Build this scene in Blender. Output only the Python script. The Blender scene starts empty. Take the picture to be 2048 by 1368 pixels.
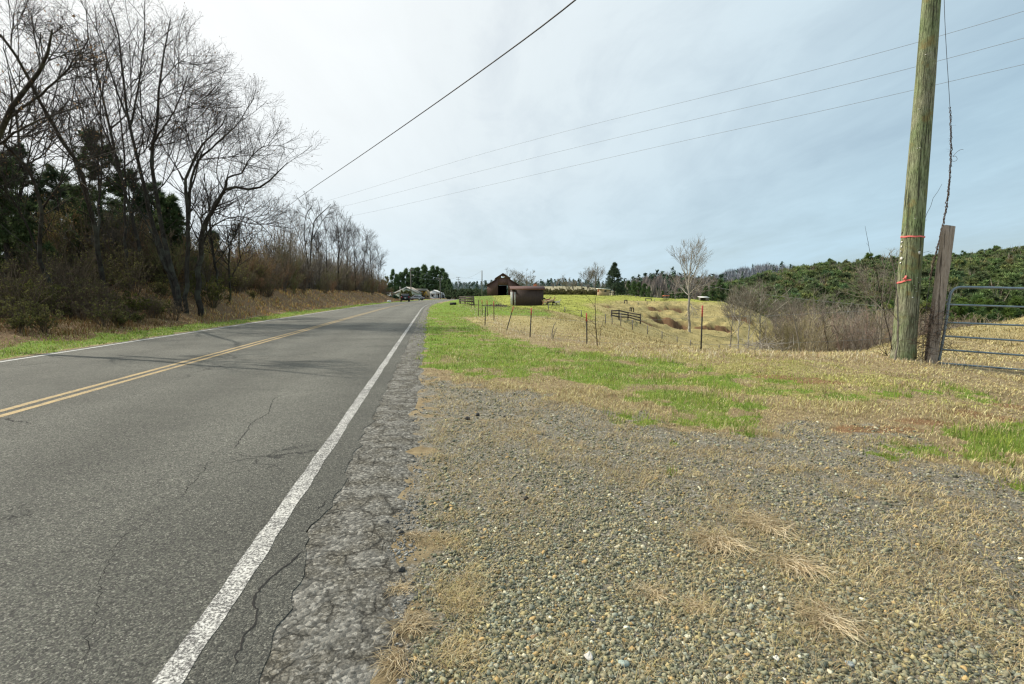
import bpy, math, random
import numpy as np
from mathutils import Vector
R = math.radians
PI = math.pi
rng = np.random.default_rng(7)
random.seed(7)
scene = bpy.context.scene
COL = scene.collection

# ------------------------------------------------------------------ camera
CH, PITCH, F = 1.3, R(5.19), 1024.0
cam_d = bpy.data.cameras.new('camera'); cam = bpy.data.objects.new('camera', cam_d); COL.objects.link(cam)
cam.location = (0, 0, CH); cam.rotation_euler = (PI / 2 - PITCH, 0, 0)
cam_d.sensor_width = 36; cam_d.lens = 18; cam_d.clip_start = 0.05; cam_d.clip_end = 20000
scene.camera = cam
CP, SP = math.cos(PITCH), math.sin(PITCH)

def at(px, py, D):
    """point of the world at depth D (metres north of the camera) seen in direction px, py of the survey photo"""
    cx, cy = (px - 1024) / F, -(py - 684) / F
    dy = CP + cy * SP
    t = D / dy
    return np.array([cx * t, D, CH + (cy * CP - SP) * t])

# ------------------------------------------------------------------ road line
def road_x(y):
    y = np.asarray(y, float)
    return -0.894 - 0.1585 * y + 0.0007 * np.clip(y - 45, 0, None) ** 2
def lat(x, y):            # metres to the left of the right white line
    return road_x(y) - x

# ------------------------------------------------------------------ terrain heights
ctl = []
def cz(px, D, z): ctl.append(((px - 1024) / F, math.log(D), z))
def cp(px, py, D):
    p = at(px, py, D); ctl.append((p[0] / p[1], math.log(D), p[2]))
for px in (-700, 0, 500, 900, 1200, 1500, 1900, 2400, 3200):
    cz(px, 2.5, 0); cz(px, 6, 0)
for px in (-700, 0, 400, 700, 850):
    for D in (12, 25, 50, 90, 150): cz(px, D, 0)
    cz(px, 300, 0)
cz(1060, 9, 0); cz(1400, 9, 0); cz(1700, 9.5, 0); cz(1830, 10.3, 0); cz(1900, 9.7, -.05); cz(2048, 9.5, -.17); cz(2300, 9, -.2)
cp(1404, 699, 12.3); cp(1173, 690.5, 13.4); cp(1061, 674, 16); cp(1013, 661, 19); cp(988, 642, 26)
cp(975, 632, 32.5); cp(949, 619, 47.5); cp(930, 609, 68); cz(905, 50, 0); cz(890, 90, 0.1); cz(905, 110, .35)
cz(1550, 11.6, 0); cz(1700, 11.4, 0)
cp(1035, 610, 70); cp(1100, 609, 67); cp(1100, 622, 43); cp(1096, 640, 28)
cp(1162, 633.5, 45); cp(1241, 649, 48); cp(1295, 667.5, 48); cp(1354, 687, 46); cp(1438, 702, 45)
cp(1230, 668, 24); cp(1295, 680.6, 20); cp(1295, 674, 30); cp(1354, 692, 24); cp(1438, 704, 24)
cp(1378, 665, 62); cp(1378, 640, 71); cp(1378, 612, 81); cp(1378, 598, 90); cz(1378, 120, -2)
cp(1300, 640, 64); cp(1300, 615, 76); cp(1300, 601, 92); cp(1230, 620, 62); cp(1230, 605, 80)
cp(1450, 640, 71); cp(1450, 606, 86); cp(1450, 672, 62); cp(1500, 618, 82); cp(1500, 655, 70); cp(1545, 645, 78); cp(1545, 690, 62)
cz(1450, 120, -4); cz(1545, 110, -7); cz(1640, 20, -1.8); cz(1640, 45, -5); cz(1640, 80, -6.5); cz(1540, 24, -2.2)
cz(1760, 45, -5); cz(1760, 90, -8); cz(1900, 60, -6.5); cz(2100, 70, -7); cz(2500, 60, -5)
cp(1730, 702, 19); cp(1800, 686, 23); cp(1900, 662, 27.5); cp(2048, 636, 32); cp(2300, 610, 34)
cp(1900, 690, 17); cp(2048, 688, 17); cp(2048, 655, 24); cp(1830, 705, 14.5); cz(2048, 12.5, -.22)
cz(1900, 42, -3.8); cz(2048, 46, -3.5)
cp(1000, 591.5, 148); cp(960, 593, 125); cp(935, 592.5, 118); cp(1050, 591, 130); cp(1100, 590, 122); cp(1170, 591, 122); cp(1240, 592.5, 120); cp(1300, 596, 112); cp(1340, 599, 104)
for px in (1000, 1150, 1300): cz(px, 200, .8)
cz(960, 190, .6); cz(925, 200, .2); cz(1450, 200, -6); cz(1700, 200, -9); cz(2200, 200, -9); cz(3000, 150, -4)
for px, z in ((900, 0), (1100, 0), (1400, -6), (1800, -9), (2600, -9)): cz(px, 300, z)
C = np.array(ctl); C[:, 0] *= 2.2
def _k(d2): return 0.5 * d2 * np.log(d2 + 1e-9)
_n = len(C)
_A = np.zeros((_n + 3, _n + 3))
_A[:_n, :_n] = _k((C[:, None, 0] - C[None, :, 0]) ** 2 + (C[:, None, 1] - C[None, :, 1]) ** 2) + np.eye(_n) * 0.004
_A[:_n, _n] = 1; _A[:_n, _n + 1:] = C[:, :2]; _A[_n, :_n] = 1; _A[_n + 1:, :_n] = C[:, :2].T
_W = np.linalg.solve(_A, np.concatenate([C[:, 2], [0, 0, 0]]))
def _tps(u, w):
    out = np.full(u.shape, _W[_n]) + _W[_n + 1] * u + _W[_n + 2] * w
    for i in range(_n):
        out += _W[i] * _k((u - C[i, 0]) ** 2 + (w - C[i, 1]) ** 2)
    return out
def sm(a, b, x):
    t = np.clip((x - a) / (b - a), 0, 1); return t * t * (3 - 2 * t)
_wv = [(rng.uniform(0, 2 * PI), rng.uniform(0, 2 * PI)) for _ in range(40)]
def wob(x, y, L, k=0, n=5):
    """cheap smooth noise about -1..1 with feature size L"""
    o = 0
    for i in range(n):
        a, ph = _wv[(k * 7 + i) % 40]; f = 2 * PI / (L * (0.7 + 0.19 * i))
        o = o + np.sin((x * math.cos(a) + y * math.sin(a)) * f + ph + 1.7 * np.sin((x * math.sin(a) - y * math.cos(a)) * f * .63 + ph * 2))
    return o / n * 1.5
# eroded scars on the knoll: px, py, depth, half width x, half width y, dent
SCARS = [(1342, 653, 66.5, 3.1, 2.3, .75), (1313, 621, 75, 1.7, 1.1, .45), (1347, 622, 77, 2.1, 1.1, .5),
         (1428, 661, 66, 3.2, 1.1, .6), (1484, 640, 73, 2.2, 1.4, .5), (1219, 616, 66, 1.2, .8, .25), (1300, 650, 60, 1.6, .7, .3)]
def hz(x, y):
    x = np.atleast_1d(np.asarray(x, float)); y = np.atleast_1d(np.asarray(y, float))
    yy = np.clip(y, 2.5, 300)
    u = np.clip(x / yy, -1.7, 2.0) * 2.2
    z = _tps(u, np.log(yy))
    z *= sm(2.5, 7, y)
    s = lat(x, y)
    # keep the road bed flat and low
    z *= np.where(s > -1, 0, sm(0.8, 7, -s))
    z = np.where(s > 0, 0, z)
    # left bank
    Hb = 1.75 * sm(19, 27, y) * (1 - sm(105, 140, y))
    Hw = 0.25 * (1 - sm(16, 26, y)) + .15
    z = z + np.where(s > 0, (Hb * (1 + .08 * wob(x, y, 9, 1))) * sm(9.3, 13.8, s) + Hw * sm(9, 12, s), 0)
    for px, py, D, a, b, d in SCARS:
        c = at(px, py, D)
        yb = c[1] + .5 * b + .25 * b * np.sin((x - c[0]) * 2.2 + px); ex = np.exp(-((x - c[0]) / a) ** 4)
        z = z - d * ex * sm(-2.6 * b, 0, y - yb) * (1 - sm(0, .22, y - yb)) + d * .35 * ex * sm(0, .3, y - yb) * (1 - sm(.3, 2.5, y - yb))
    off = np.where((s > -1.0) & (s < 9), 0, 1) * sm(2, 6, np.abs(y))
    far = sm(14, 40, y)
    z = z + off * (0.012 * wob(x, y, .9, 2) + 0.02 * wob(x, y, 2.3, 3) * sm(5, 12, y) + far * (.05 * wob(x, y, 4, 4) + .1 * wob(x, y, 13, 5)))
    rough = np.exp(-(((x - 24) / 13) ** 2 + ((y - 76) / 16) ** 2))
    z = z + rough * (.22 * wob(x, y, 3.4, 6) + .16 * wob(x * .5, y, 1.3, 2) + .10 * wob(x, y, .9, 3))
    tz = z / .62 + .25 * wob(x, y, 6, 1); z = z + rough * .16 * np.sin(2 * PI * tz)
    z = z - 0.035 * sm(-.75, -.5, s) * (1 - sm(7.6, 7.75, s))
    return z
def hz1(x, y): return float(hz(x, y)[0])
def ground(px, py, d0=1.0, d1=300.):
    """first terrain point met in that direction"""
    Ds = np.exp(np.linspace(math.log(d0), math.log(d1), 900))
    p = at(px, py, 1.0) - np.array([0, 0, CH])
    X, Y, Z = p[0] * Ds, Ds, CH + p[2] * Ds
    hit = np.nonzero(Z <= hz(X, Y))[0]
    i = hit[0] if len(hit) else len(Ds) - 1
    return np.array([X[i], Y[i], hz1(X[i], Y[i])])

# ------------------------------------------------------------------ polygon masks on the ground
def flat(pts):      # survey directions to ground plane z=0
    out = []
    for px, py in pts:
        p = at(px, py, 1.0) - np.array([0, 0, CH]); t = CH / -p[2]
        out.append((p[0] * t, p[1] * t))
    return np.array(out)
def sdf(x, y, poly):
    d = np.full(x.shape, 1e18); inside = np.zeros(x.shape, bool)
    n = len(poly)
    for i in range(n):
        ax, ay = poly[i]; bx, by = poly[(i + 1) % n]
        ex, ey = bx - ax, by - ay
        t = np.clip(((x - ax) * ex + (y - ay) * ey) / (ex * ex + ey * ey + 1e-12), 0, 1)
        d = np.minimum(d, (x - ax - t * ex) ** 2 + (y - ay - t * ey) ** 2)
        c = ((ay > y) != (by > y)) & (x < (bx - ax) * (y - ay) / (by - ay + 1e-12) + ax)
        inside ^= c
    d = np.sqrt(d)
    return np.where(inside, -d, d)
P_GREEN = flat([(862, 607), (845, 630), (838, 670), (838, 735), (900, 742), (975, 752), (1060, 762), (1090, 752), (1180, 770), (1260, 785), (1330, 815), (1400, 848), (1470, 862),
                (1500, 815), (1470, 770), (1400, 735), (1280, 716), (1180, 706), (1080, 692), (1000, 672), (940, 640), (915, 618), (905, 605)])
P_GRAVEL = np.array(list(map(tuple, flat([(838, 752), (960, 768), (1080, 790), (1240, 822), (1340, 850), (1500, 862), (1620, 845), (1800, 865), (1900, 930), (2080, 960), (2400, 1010)])))
                    + [(9, -12), (0.9, -12), (-.45, 1.5), (-.85, 4.2), (-1.2, 6.5)])
P_GREENR = flat([(1890, 880), (1940, 850), (2060, 838), (2300, 835), (2300, 925), (2048, 918), (1930, 915)])
P_YELLOW = flat([(1100, 700), (1400, 712), (1700, 735), (1850, 760), (1900, 800), (1700, 800), (1500, 800), (1450, 770), (1300, 730)])
TUFTS = [(1252, 832, .13), (1292, 846, .16), (1372, 845, .18), (1440, 848, .2), (1240, 845, .08), (1352, 888, .06), (1695, 798, .28), (1785, 792, .2), (1560, 765, .3), (1530, 785, .3),
         (1925, 778, .3), (1955, 790, .25), (1850, 785, .2), (1640, 800, .15), (1600, 785, .2), (1830, 900, .22), (1770, 912, .12), (2040, 975, .1), 
         (1345, 950, .03), (1500, 868, .1), (1480, 755, .3), (870, 690, .2), (830, 720, .1), (830, 600, .1)]
TUFTS = [(tuple(flat([(a, b)])[0]), r) for a, b, r in TUFTS]
DIRT = [(1545, 758, .45, .18), (1640, 768, .5, .2), (1590, 762, .5, .12), (1960, 826, .5, .3), (1750, 860, .6, .2), (2040, 800, .4, .2), (1850, 845, .4, .2)]
DIRT = [(tuple(flat([(a, b)])[0]), p, q) for a, b, p, q in DIRT]
_GUL = [tuple(at(a, b, c)[:2]) for a, b, c in ((1228, 652, 46), (1255, 660, 45), (1290, 674, 44), (1330, 685, 43), (1380, 694, 43), (1440, 700, 44))]
def masks(x, y):
    """green, gravel, dirt, pasture(far short grass), yellowgreen"""
    s = lat(x, y)
    j = .25 * wob(x, y, .8, 1) + .2 * wob(x, y, .33, 3)
    jf = 1 + np.clip(y / 14, 0, 3)
    g = 1 - sm(-.25, .3, sdf(x, y, P_GREEN) + j * .8 * jf ** .5)
    g = g * (.72 + .4 * wob(x, y, 1.6, 5)).clip(.15, 1)
    g = np.maximum(g, 1 - sm(-.2, .15, sdf(x, y, P_GREENR) + j * .7))
    for (cx, cy), r in TUFTS:
        g = np.maximum(g, .95 * np.exp(-(((x - cx) / (r * 1.5)) ** 2 + ((y - cy) / (r * 1.3)) ** 2) * 1.1) * (0.8 + .5 * wob(x, y, .2, 4)))
    # verge left of the road
    lg = sm(7.8, 8.1, s + .25 * wob(x, y, 1.5, 2)) * (1 - sm(8.9, 10.2, s + .4 * wob(x, y, 3, 3) - .7 * (1 - sm(18, 26, y))))
    g = np.maximum(g, lg * .95)
    g = np.maximum(g, np.where(s > 0, .85 * sm(95, 105, y) * sm(7.7, 8.2, s), 0))
    # strip by the road at distance and the green around the shed
    g = np.maximum(g, sm(-1.2, -2.2, s) * (1 - sm(-6, -10, s)) * sm(28, 45, y) * .95) if False else np.maximum(g, sm(1.0, 2.0, -s) * sm(24, 40, y) * (1 - sm(7.5, 11, -s - .02 * y)) * .85)
    gr = 1 - sm(-.3, .35, sdf(x, y, P_GRAVEL) + j)
    d = np.zeros_like(x)
    for (cx, cy), a, b in DIRT:
        d = np.maximum(d, .9 * np.exp(-(((x - cx) / a) ** 2 + ((y - cy) / b) ** 2)))
    for px, py, D, a, b, dd in SCARS:
        c = at(px, py, D)
        d = np.maximum(d, (1.1 if py > 630 and px < 1440 and px > 1310 else .75) * np.exp(-(((x - c[0]) / (a * .85)) ** 4 + ((y - c[1] - b * .25) / (b * .6)) ** 4)))
    # pasture: lush beyond the fence near the shed, fading to olive on the knoll
    fence = -s - (7.5 + .02 * y)
    pas = sm(38, 52, y + 6 * wob(x, y, 9, 1) - .25 * np.clip(x - 4, 0, 40)) * sm(0, 3, fence)
    lush = pas * (1 - .85 * np.exp(-(((x - 24) / 14) ** 2 + ((y - 76) / 17) ** 2)))
    lush = lush * (1 - sm(22, 40, x - (y - 60) * .3))
    lush = lush * (1 - sm(5, 13, x) * (1 - sm(62, 76, y)) * .8)
    yg = (1 - sm(-.6, .8, sdf(x, y, P_YELLOW) + j * 2)) * (.6 + .4 * wob(x, y, 1.3, 6)).clip(0, 1)
    yg = np.maximum(yg, np.where(pas > 0, .35 * pas, 0))
    # worn earth line along the lower fence, doubling as painted shade in the hollow
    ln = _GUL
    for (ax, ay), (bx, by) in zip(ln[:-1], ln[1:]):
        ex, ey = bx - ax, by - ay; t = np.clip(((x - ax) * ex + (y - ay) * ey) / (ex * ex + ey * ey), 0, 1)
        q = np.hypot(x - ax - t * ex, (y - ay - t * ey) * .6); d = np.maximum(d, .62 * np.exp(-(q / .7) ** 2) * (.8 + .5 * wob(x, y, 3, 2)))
    return g.clip(0, 1), gr.clip(0, 1), d.clip(0, 1), lush.clip(0, 1), yg.clip(0, 1)

# ------------------------------------------------------------------ mesh building
class Geo:
    def __init__(s):
        s.v = []; s.nv = 0; s.f = []; s.c = []; s.m = []; s.mi = 0
    def add(s, verts, faces, col=None):
        """verts (n,3), faces list of int arrays (k, corners)"""
        verts = np.asarray(verts, float).reshape(-1, 3)
        if not isinstance(faces, list): faces = [faces]
        for f in faces:
            f = np.asarray(f, np.int64)
            if f.ndim == 1: f = f[None, :]
            s.f.append(f + s.nv); s.m.append(np.full(len(f), s.mi))
        s.v.append(verts); s.nv += len(verts)
        if col is None: col = (1, 1, 1)
        col = np.asarray(col, float)
        if col.ndim == 1: col = np.tile(col[:3], (len(verts), 1))
        s.c.append(col[:, :3])
    def box(s, c, size, rz=0, rot=None, col=None, taper=1.0):
        h = np.array(size) / 2
        p = np.array([[x, y, z] for z in (-1, 1) for y in (-1, 1) for x in (-1, 1)], float) * h
        p[4:, :2] *= taper
        if rot is not None: p = p @ np.array(rot).T
        elif rz:
            cs, sn = math.cos(rz), math.sin(rz); p = p @ np.array([[cs, sn, 0], [-sn, cs, 0], [0, 0, 1]])
        s.add(p + np.array(c), np.array([[0, 2, 3, 1], [4, 5, 7, 6], [0, 1, 5, 4], [2, 6, 7, 3], [0, 4, 6, 2], [1, 3, 7, 5]]), col)
    def beam(s, a, b, w, h, up=(0, 0, 1), col=None):
        a = np.array(a, float); b = np.array(b, float); d = b - a; L = np.linalg.norm(d); d /= L
        sd = np.cross(d, up)
        if np.linalg.norm(sd) < 1e-3: sd = np.cross(d, (1, 0, 0))
        sd /= np.linalg.norm(sd); u = np.cross(sd, d)
        s.box((a + b) / 2, (w, L, h), rot=np.array([sd, d, u]).T, col=col)
    def prism(s, poly, axis_a, axis_b, axis_n, org, depth, col=None):
        poly = np.array(poly, float); n = len(poly); org = np.array(org, float)
        A, B, Nn = map(lambda q: np.array(q, float), (axis_a, axis_b, axis_n))
        p0 = org + poly[:, :1] * A + poly[:, 1:] * B; p1 = p0 + Nn * depth
        i = np.arange(n); j = (i + 1) % n
        s.add(np.vstack([p0, p1]), [np.stack([i, j, j + n, i + n], 1), i[::-1][None], (i + n)[None]], col)
    def tubes(s, P, Rr, sides=4, col=None, caps=False):
        """P (n,k,3) polylines, Rr (n,k) radii"""
        P = np.asarray(P, float); Rr = np.asarray(Rr, float)
        if P.ndim == 2: P = P[None]; Rr = Rr[None]
        n, k, _ = P.shape
        if n == 0: return
        T = np.empty_like(P); T[:, 1:-1] = P[:, 2:] - P[:, :-2]; T[:, 0] = P[:, 1] - P[:, 0]; T[:, -1] = P[:, -1] - P[:, -2]
        T /= np.linalg.norm(T, axis=2, keepdims=True) + 1e-12
        M = T.mean(1); ref = np.where(np.abs(M[:, 2:3]) < .75 * np.linalg.norm(M, axis=1, keepdims=True), np.array([[0, 0, 1.]]), np.array([[.1, 1., 0]]))
        ref = np.broadcast_to(ref[:, None, :], P.shape)
        A = np.cross(T, ref); A /= np.linalg.norm(A, axis=2, keepdims=True) + 1e-12
        B = np.cross(T, A)
        th = np.arange(sides) * 2 * PI / sides
        V = P[:, :, None, :] + Rr[:, :, None, None] * (A[:, :, None, :] * np.cos(th)[:, None] + B[:, :, None, :] * np.sin(th)[:, None])
        V = V.reshape(-1, 3)
        base = (np.arange(n) * k * sides)[:, None, None]; ring = (np.arange(k - 1) * sides)[None, :, None]
        i = np.arange(sides)[None, None, :]; j = (np.arange(sides) + 1)[None, None, :] % sides
        q = np.stack([base + ring + i, base + ring + j, base + ring + sides + j, base + ring + sides + i], -1).reshape(-1, 4)
        fs = [q]
        if caps:
            b0 = np.arange(n)[:, None] * k * sides
            fs += [b0 + np.arange(sides)[::-1][None], b0 + (k - 1) * sides + np.arange(sides)[None]]
        if col is not None and np.ndim(col) == 2 and len(col) == n: col = np.repeat(col, k * sides, 0)
        s.add(V, fs, col)
    def cyl(s, a, b, r0, r1=None, sides=12, col=None):
        s.tubes(np.array([a, b], float), np.array([r0, r0 if r1 is None else r1]), sides, col, caps=True)
    def poly_tris(s, T, col=None):
        """T (n,3,3)"""
        n = len(T); c = None if col is None else np.repeat(col, 3, 0) if np.ndim(col) == 2 else col
        s.add(T.reshape(-1, 3), np.arange(n * 3).reshape(n, 3), c)
    def build(s, name, mat, parent=None, origin=None, smooth=False):
        V = np.vstack(s.v)
        o = np.zeros(3)
        if parent is not None: o = np.array(parent['_o'])
        if origin is not None: o = np.array(origin, float)
        V = V - o
        me = bpy.data.meshes.new(name)
        me.vertices.add(len(V)); me.vertices.foreach_set('co', V.astype(np.float32).ravel())
        tot = sum(f.size for f in s.f); np_ = sum(len(f) for f in s.f)
        me.loops.add(tot); me.polygons.add(np_)
        li = np.concatenate([f.ravel() for f in s.f]).astype(np.int32)
        ls = np.concatenate([np.full(len(f), f.shape[1]) for f in s.f]); st = np.concatenate([[0], np.cumsum(ls)[:-1]]).astype(np.int32)
        me.loops.foreach_set('vertex_index', li); me.polygons.foreach_set('loop_start', st)
        if smooth: me.polygons.foreach_set('use_smooth', np.ones(np_, bool))
        mats = mat if isinstance(mat, (list, tuple)) else [mat]
        for m in mats: me.materials.append(m)
        if len(mats) > 1: me.polygons.foreach_set('material_index', np.concatenate(s.m).astype(np.int32))
        ca = me.color_attributes.new('Col', 'FLOAT_COLOR', 'POINT')
        cc = np.ones((len(V), 4), np.float32); cc[:, :3] = np.vstack(s.c); ca.data.foreach_set('color', cc.ravel())
        me.update(calc_edges=True)
        ob = bpy.data.objects.new(name, me); COL.objects.link(ob)
        if parent is not None:
            ob.parent = parent
            ob['_o'] = [float(q) for q in o]
            if origin is not None: ob.location = tuple(np.array(origin, float) - np.array(parent['_o']))
        else: ob.location = tuple(o); ob['_o'] = [float(q) for q in o]
        return ob
def tag(o, label=None, cat=None, group=None, kind=None):
    if label: o['label'] = label
    if cat: o['category'] = cat
    if group: o['group'] = group
    if kind: o['kind'] = kind
    return o
def thing(name, loc, label, cat, group=None):
    o = bpy.data.objects.new(name, None); COL.objects.link(o); o.location = tuple(float(q) for q in loc)
    o['_o'] = [float(q) for q in loc]; o.empty_display_size = .3
    return tag(o, label, cat, group)
def copy_tree(o, loc=None, parent=None, rz=None, sc=None, label=None):
    c = o.copy(); COL.objects.link(c)
    if parent is not None: c.parent = parent
    for ch in list(o.children): copy_tree(ch, parent=c)
    if loc is not None: c.location = tuple(float(q) for q in loc)
    if rz is not None: c.rotation_euler = (0, 0, rz)
    if sc is not None: c.scale = (sc, sc, sc) if np.ndim(sc) == 0 else tuple(sc)
    if label: c['label'] = label
    return c

# ------------------------------------------------------------------ node helper
class N:
    def __init__(s, name):
        s.mat = bpy.data.materials.new(name); s.mat.use_nodes = True; s.t = s.mat.node_tree; s.t.nodes.clear()
        s.out = s.t.nodes.new('ShaderNodeOutputMaterial')
    def n(s, typ, **kw):
        nd = s.t.nodes.new(typ)
        for k, v in kw.items(): setattr(nd, k, v)
        return nd
    def put(s, sock, v):
        if v is None: return
        if hasattr(v, 'links'): s.t.links.new(v, sock)
        elif isinstance(v, (tuple, list)):
            n_ = len(sock.default_value)
            sock.default_value = (tuple(v) + (1.,))[:n_] if n_ == 4 and len(v) == 3 else tuple(v)[:n_]
        else: sock.default_value = v
    def pos(s): return s.n('ShaderNodeNewGeometry').outputs['Position']
    def obj(s): return s.n('ShaderNodeTexCoord').outputs['Object']
    def rand(s): return s.n('ShaderNodeObjectInfo').outputs['Random']
    def attr(s, name='Col'): return s.n('ShaderNodeAttribute', attribute_name=name).outputs['Color']
    def sep(s, v):
        nd = s.n('ShaderNodeSeparateXYZ'); s.put(nd.inputs[0], v); return nd.outputs
    def vm(s, op, a, b=None):
        nd = s.n('ShaderNodeVectorMath', operation=op); s.put(nd.inputs[0], a); s.put(nd.inputs[1], b); return nd.outputs[0]
    def noise(s, vec, scale, detail=4, rough=.6, dist=0, col=False):
        nd = s.n('ShaderNodeTexNoise'); s.put(nd.inputs['Vector'], vec); nd.inputs['Scale'].default_value = scale
        nd.inputs['Detail'].default_value = detail; nd.inputs['Roughness'].default_value = rough; nd.inputs['Distortion'].default_value = dist
        return nd.outputs['Color' if col else 'Fac']
    def voro(s, vec, scale, feature='F1', out='Distance', rnd=1):
        nd = s.n('ShaderNodeTexVoronoi', feature=feature); s.put(nd.inputs['Vector'], vec); nd.inputs['Scale'].default_value = scale
        nd.inputs['Randomness'].default_value = rnd
        return nd.outputs[out]
    def ramp(s, fac, stops, mode='LINEAR'):
        nd = s.n('ShaderNodeValToRGB'); e = nd.color_ramp; e.interpolation = mode
        while len(e.elements) < len(stops): e.elements.new(.5)
        for el, (p, c) in zip(e.elements, stops):
            el.position = p; el.color = (c, c, c, 1) if np.ndim(c) == 0 else tuple(c) + (1,)
        s.put(nd.inputs[0], fac); return nd.outputs[0]
    def mix(s, fac, a, b, blend='MIX'):
        nd = s.n('ShaderNodeMix', data_type='RGBA', blend_type=blend); s.put(nd.inputs[0], fac); s.put(nd.inputs[6], a); s.put(nd.inputs[7], b); return nd.outputs[2]
    def math(s, op, a, b=None, c=None, clamp=False):
        nd = s.n('ShaderNodeMath', operation=op, use_clamp=clamp); s.put(nd.inputs[0], a); s.put(nd.inputs[1], b)
        if c is not None: s.put(nd.inputs[2], c)
        return nd.outputs[0]
    def maprange(s, v, a, b, c=0., d=1.):
        nd = s.n('ShaderNodeMapRange'); s.put(nd.inputs[0], v)
        for i, q in enumerate((a, b, c, d)): nd.inputs[i + 1].default_value = q
        return nd.outputs[0]
    def bump(s, h, strength=.5, dist=.01, normal=None):
        nd = s.n('ShaderNodeBump'); s.put(nd.inputs['Height'], h); nd.inputs['Strength'].default_value = strength
        nd.inputs['Distance'].default_value = dist; s.put(nd.inputs['Normal'], normal); return nd.outputs[0]
    def bsdf(s, color, rough=.85, normal=None, metal=0, spec=.3, trans=None):
        nd = s.n('ShaderNodeBsdfPrincipled'); s.put(nd.inputs['Base Color'], color); s.put(nd.inputs['Roughness'], rough)
        s.put(nd.inputs['Metallic'], metal); nd.inputs['Specular IOR Level'].default_value = spec
        s.put(nd.inputs['Normal'], normal)
        o = nd.outputs[0]
        if trans:
            tr = s.n('ShaderNodeBsdfTranslucent'); s.put(tr.inputs[0], color); mx = s.n('ShaderNodeMixShader'); mx.inputs[0].default_value = trans
            s.t.links.new(o, mx.inputs[1]); s.t.links.new(tr.outputs[0], mx.inputs[2]); o = mx.outputs[0]
        s.t.links.new(o, s.out.inputs[0]); return s.mat
def plain(name, col, rough=.7, metal=0, var=.25, scale=6., bump=0., spec=.3):
    """plain paint with dirt and slight unevenness"""
    m = N(name); p = m.obj(); a = m.noise(p, scale, 5, .65)
    c = m.mix(m.maprange(a, .3, .7, 0, 1), tuple(q * (1 - var) for q in col), tuple(min(1, q * (1 + var)) for q in col))
    nrm = m.bump(m.noise(p, scale * 8, 4), bump, .01) if bump else None
    return m.bsdf(c, m.maprange(a, .3, .7, rough - .08, rough + .08), nrm, metal, spec)
def tinted(name, rough=.8, trans=None, var=.3, scale=3., spec=.2):
    """colour from the mesh attribute with noise"""
    m = N(name); c = m.attr()
    v = m.maprange(m.noise(m.obj(), scale, 3), .3, .7, 1 - var, 1 + var)
    return m.bsdf(m.vm('MULTIPLY', c, m.combine(v)) if False else m.mix(1., c, v, 'MULTIPLY'), rough, None, 0, spec, trans)
# ------------------------------------------------------------------ light and sky
SUN_AZ, SUN_EL = R(-66), R(43)      # azimuth from +Y, negative = to the left
sdir = Vector((math.sin(SUN_AZ) * math.cos(SUN_EL), math.cos(SUN_AZ) * math.cos(SUN_EL), math.sin(SUN_EL)))
sl = bpy.data.lights.new('sun', 'SUN'); sl.energy = 4.9; sl.angle = R(.6); sl.color = (1, .925, .80)
so = bpy.data.objects.new('sun', sl); COL.objects.link(so); so.rotation_euler = sdir.to_track_quat('Z', 'Y').to_euler(); so.location = (-30, 20, 40)
wd = bpy.data.worlds.new('World'); scene.world = wd; wd.use_nodes = True; nt = wd.node_tree; nt.nodes.clear()
S = N.__new__(N); S.t = nt; S.mat = None
wout = S.n('ShaderNodeOutputWorld')
sky = S.n('ShaderNodeTexSky', sky_type='NISHITA', sun_disc=False, sun_elevation=SUN_EL, sun_rotation=SUN_AZ, altitude=800, air_density=1.2, dust_density=1.5)
d = S.n('ShaderNodeTexCoord').outputs['Generated']
bg1 = S.n('ShaderNodeBackground'); nt.links.new(sky.outputs[0], bg1.inputs[0]); bg1.inputs[1].default_value = .10
dot = S.n('ShaderNodeVectorMath', operation='DOT_PRODUCT'); nt.links.new(d, dot.inputs[0]); dot.inputs[1].default_value = sdir
dt = dot.outputs['Value']
xyz = S.sep(d)
up = S.math('MAXIMUM', xyz[2], .0)
# cirrus laid out on a plane far above: direction / (z + c)
den = S.math('ADD', up, .12)
pl = S.n('ShaderNodeCombineXYZ'); S.put(pl.inputs[0], S.math('DIVIDE', xyz[0], den)); S.put(pl.inputs[1], S.math('DIVIDE', xyz[1], den))
mp = S.n('ShaderNodeMapping'); S.put(mp.inputs[0], pl.outputs[0]); mp.inputs['Rotation'].default_value = (0, 0, R(28)); mp.inputs['Scale'].default_value = (1, .42, 1)
c1 = S.noise(mp.outputs[0], 1.1, 7, .58, .5)
c2 = S.noise(mp.outputs[0], 3.6, 6, .6, .9)
cl = S.math('ADD', S.math('MULTIPLY', c1, .72), S.math('MULTIPLY', c2, .28))
glow = S.maprange(dt, -.05, .90, 0, 1)
glow2 = S.math('POWER', glow, 1.1)
fac = S.maprange(S.math('ADD', cl, S.math('MULTIPLY', glow, .22)), .32, .62, .68, 1.0)
low = S.maprange(up, .0, .22, 1., 0.)
cloudc = S.mix(glow2, (.47, .645, .755), (.99, .995, .985))
cloudc = S.mix(S.math('MULTIPLY', low, .45), cloudc, (.58, .76, .86))
shade = S.maprange(cl, .35, .62, .945, 1.02)
cloudc = S.mix(1., cloudc, shade, 'MULTIPLY')
bg2 = S.n('ShaderNodeBackground'); S.put(bg2.inputs[0], cloudc); bg2.inputs[1].default_value = 1.06
mx = S.n('ShaderNodeMixShader'); S.put(mx.inputs[0], fac); nt.links.new(bg1.outputs[0], mx.inputs[1]); nt.links.new(bg2.outputs[0], mx.inputs[2])
nt.links.new(mx.outputs[0], wout.inputs[0])
scene.view_settings.view_transform = 'Standard'; scene.view_settings.look = 'None'; scene.view_settings.exposure = 0
scene.render.engine = 'CYCLES'
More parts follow.
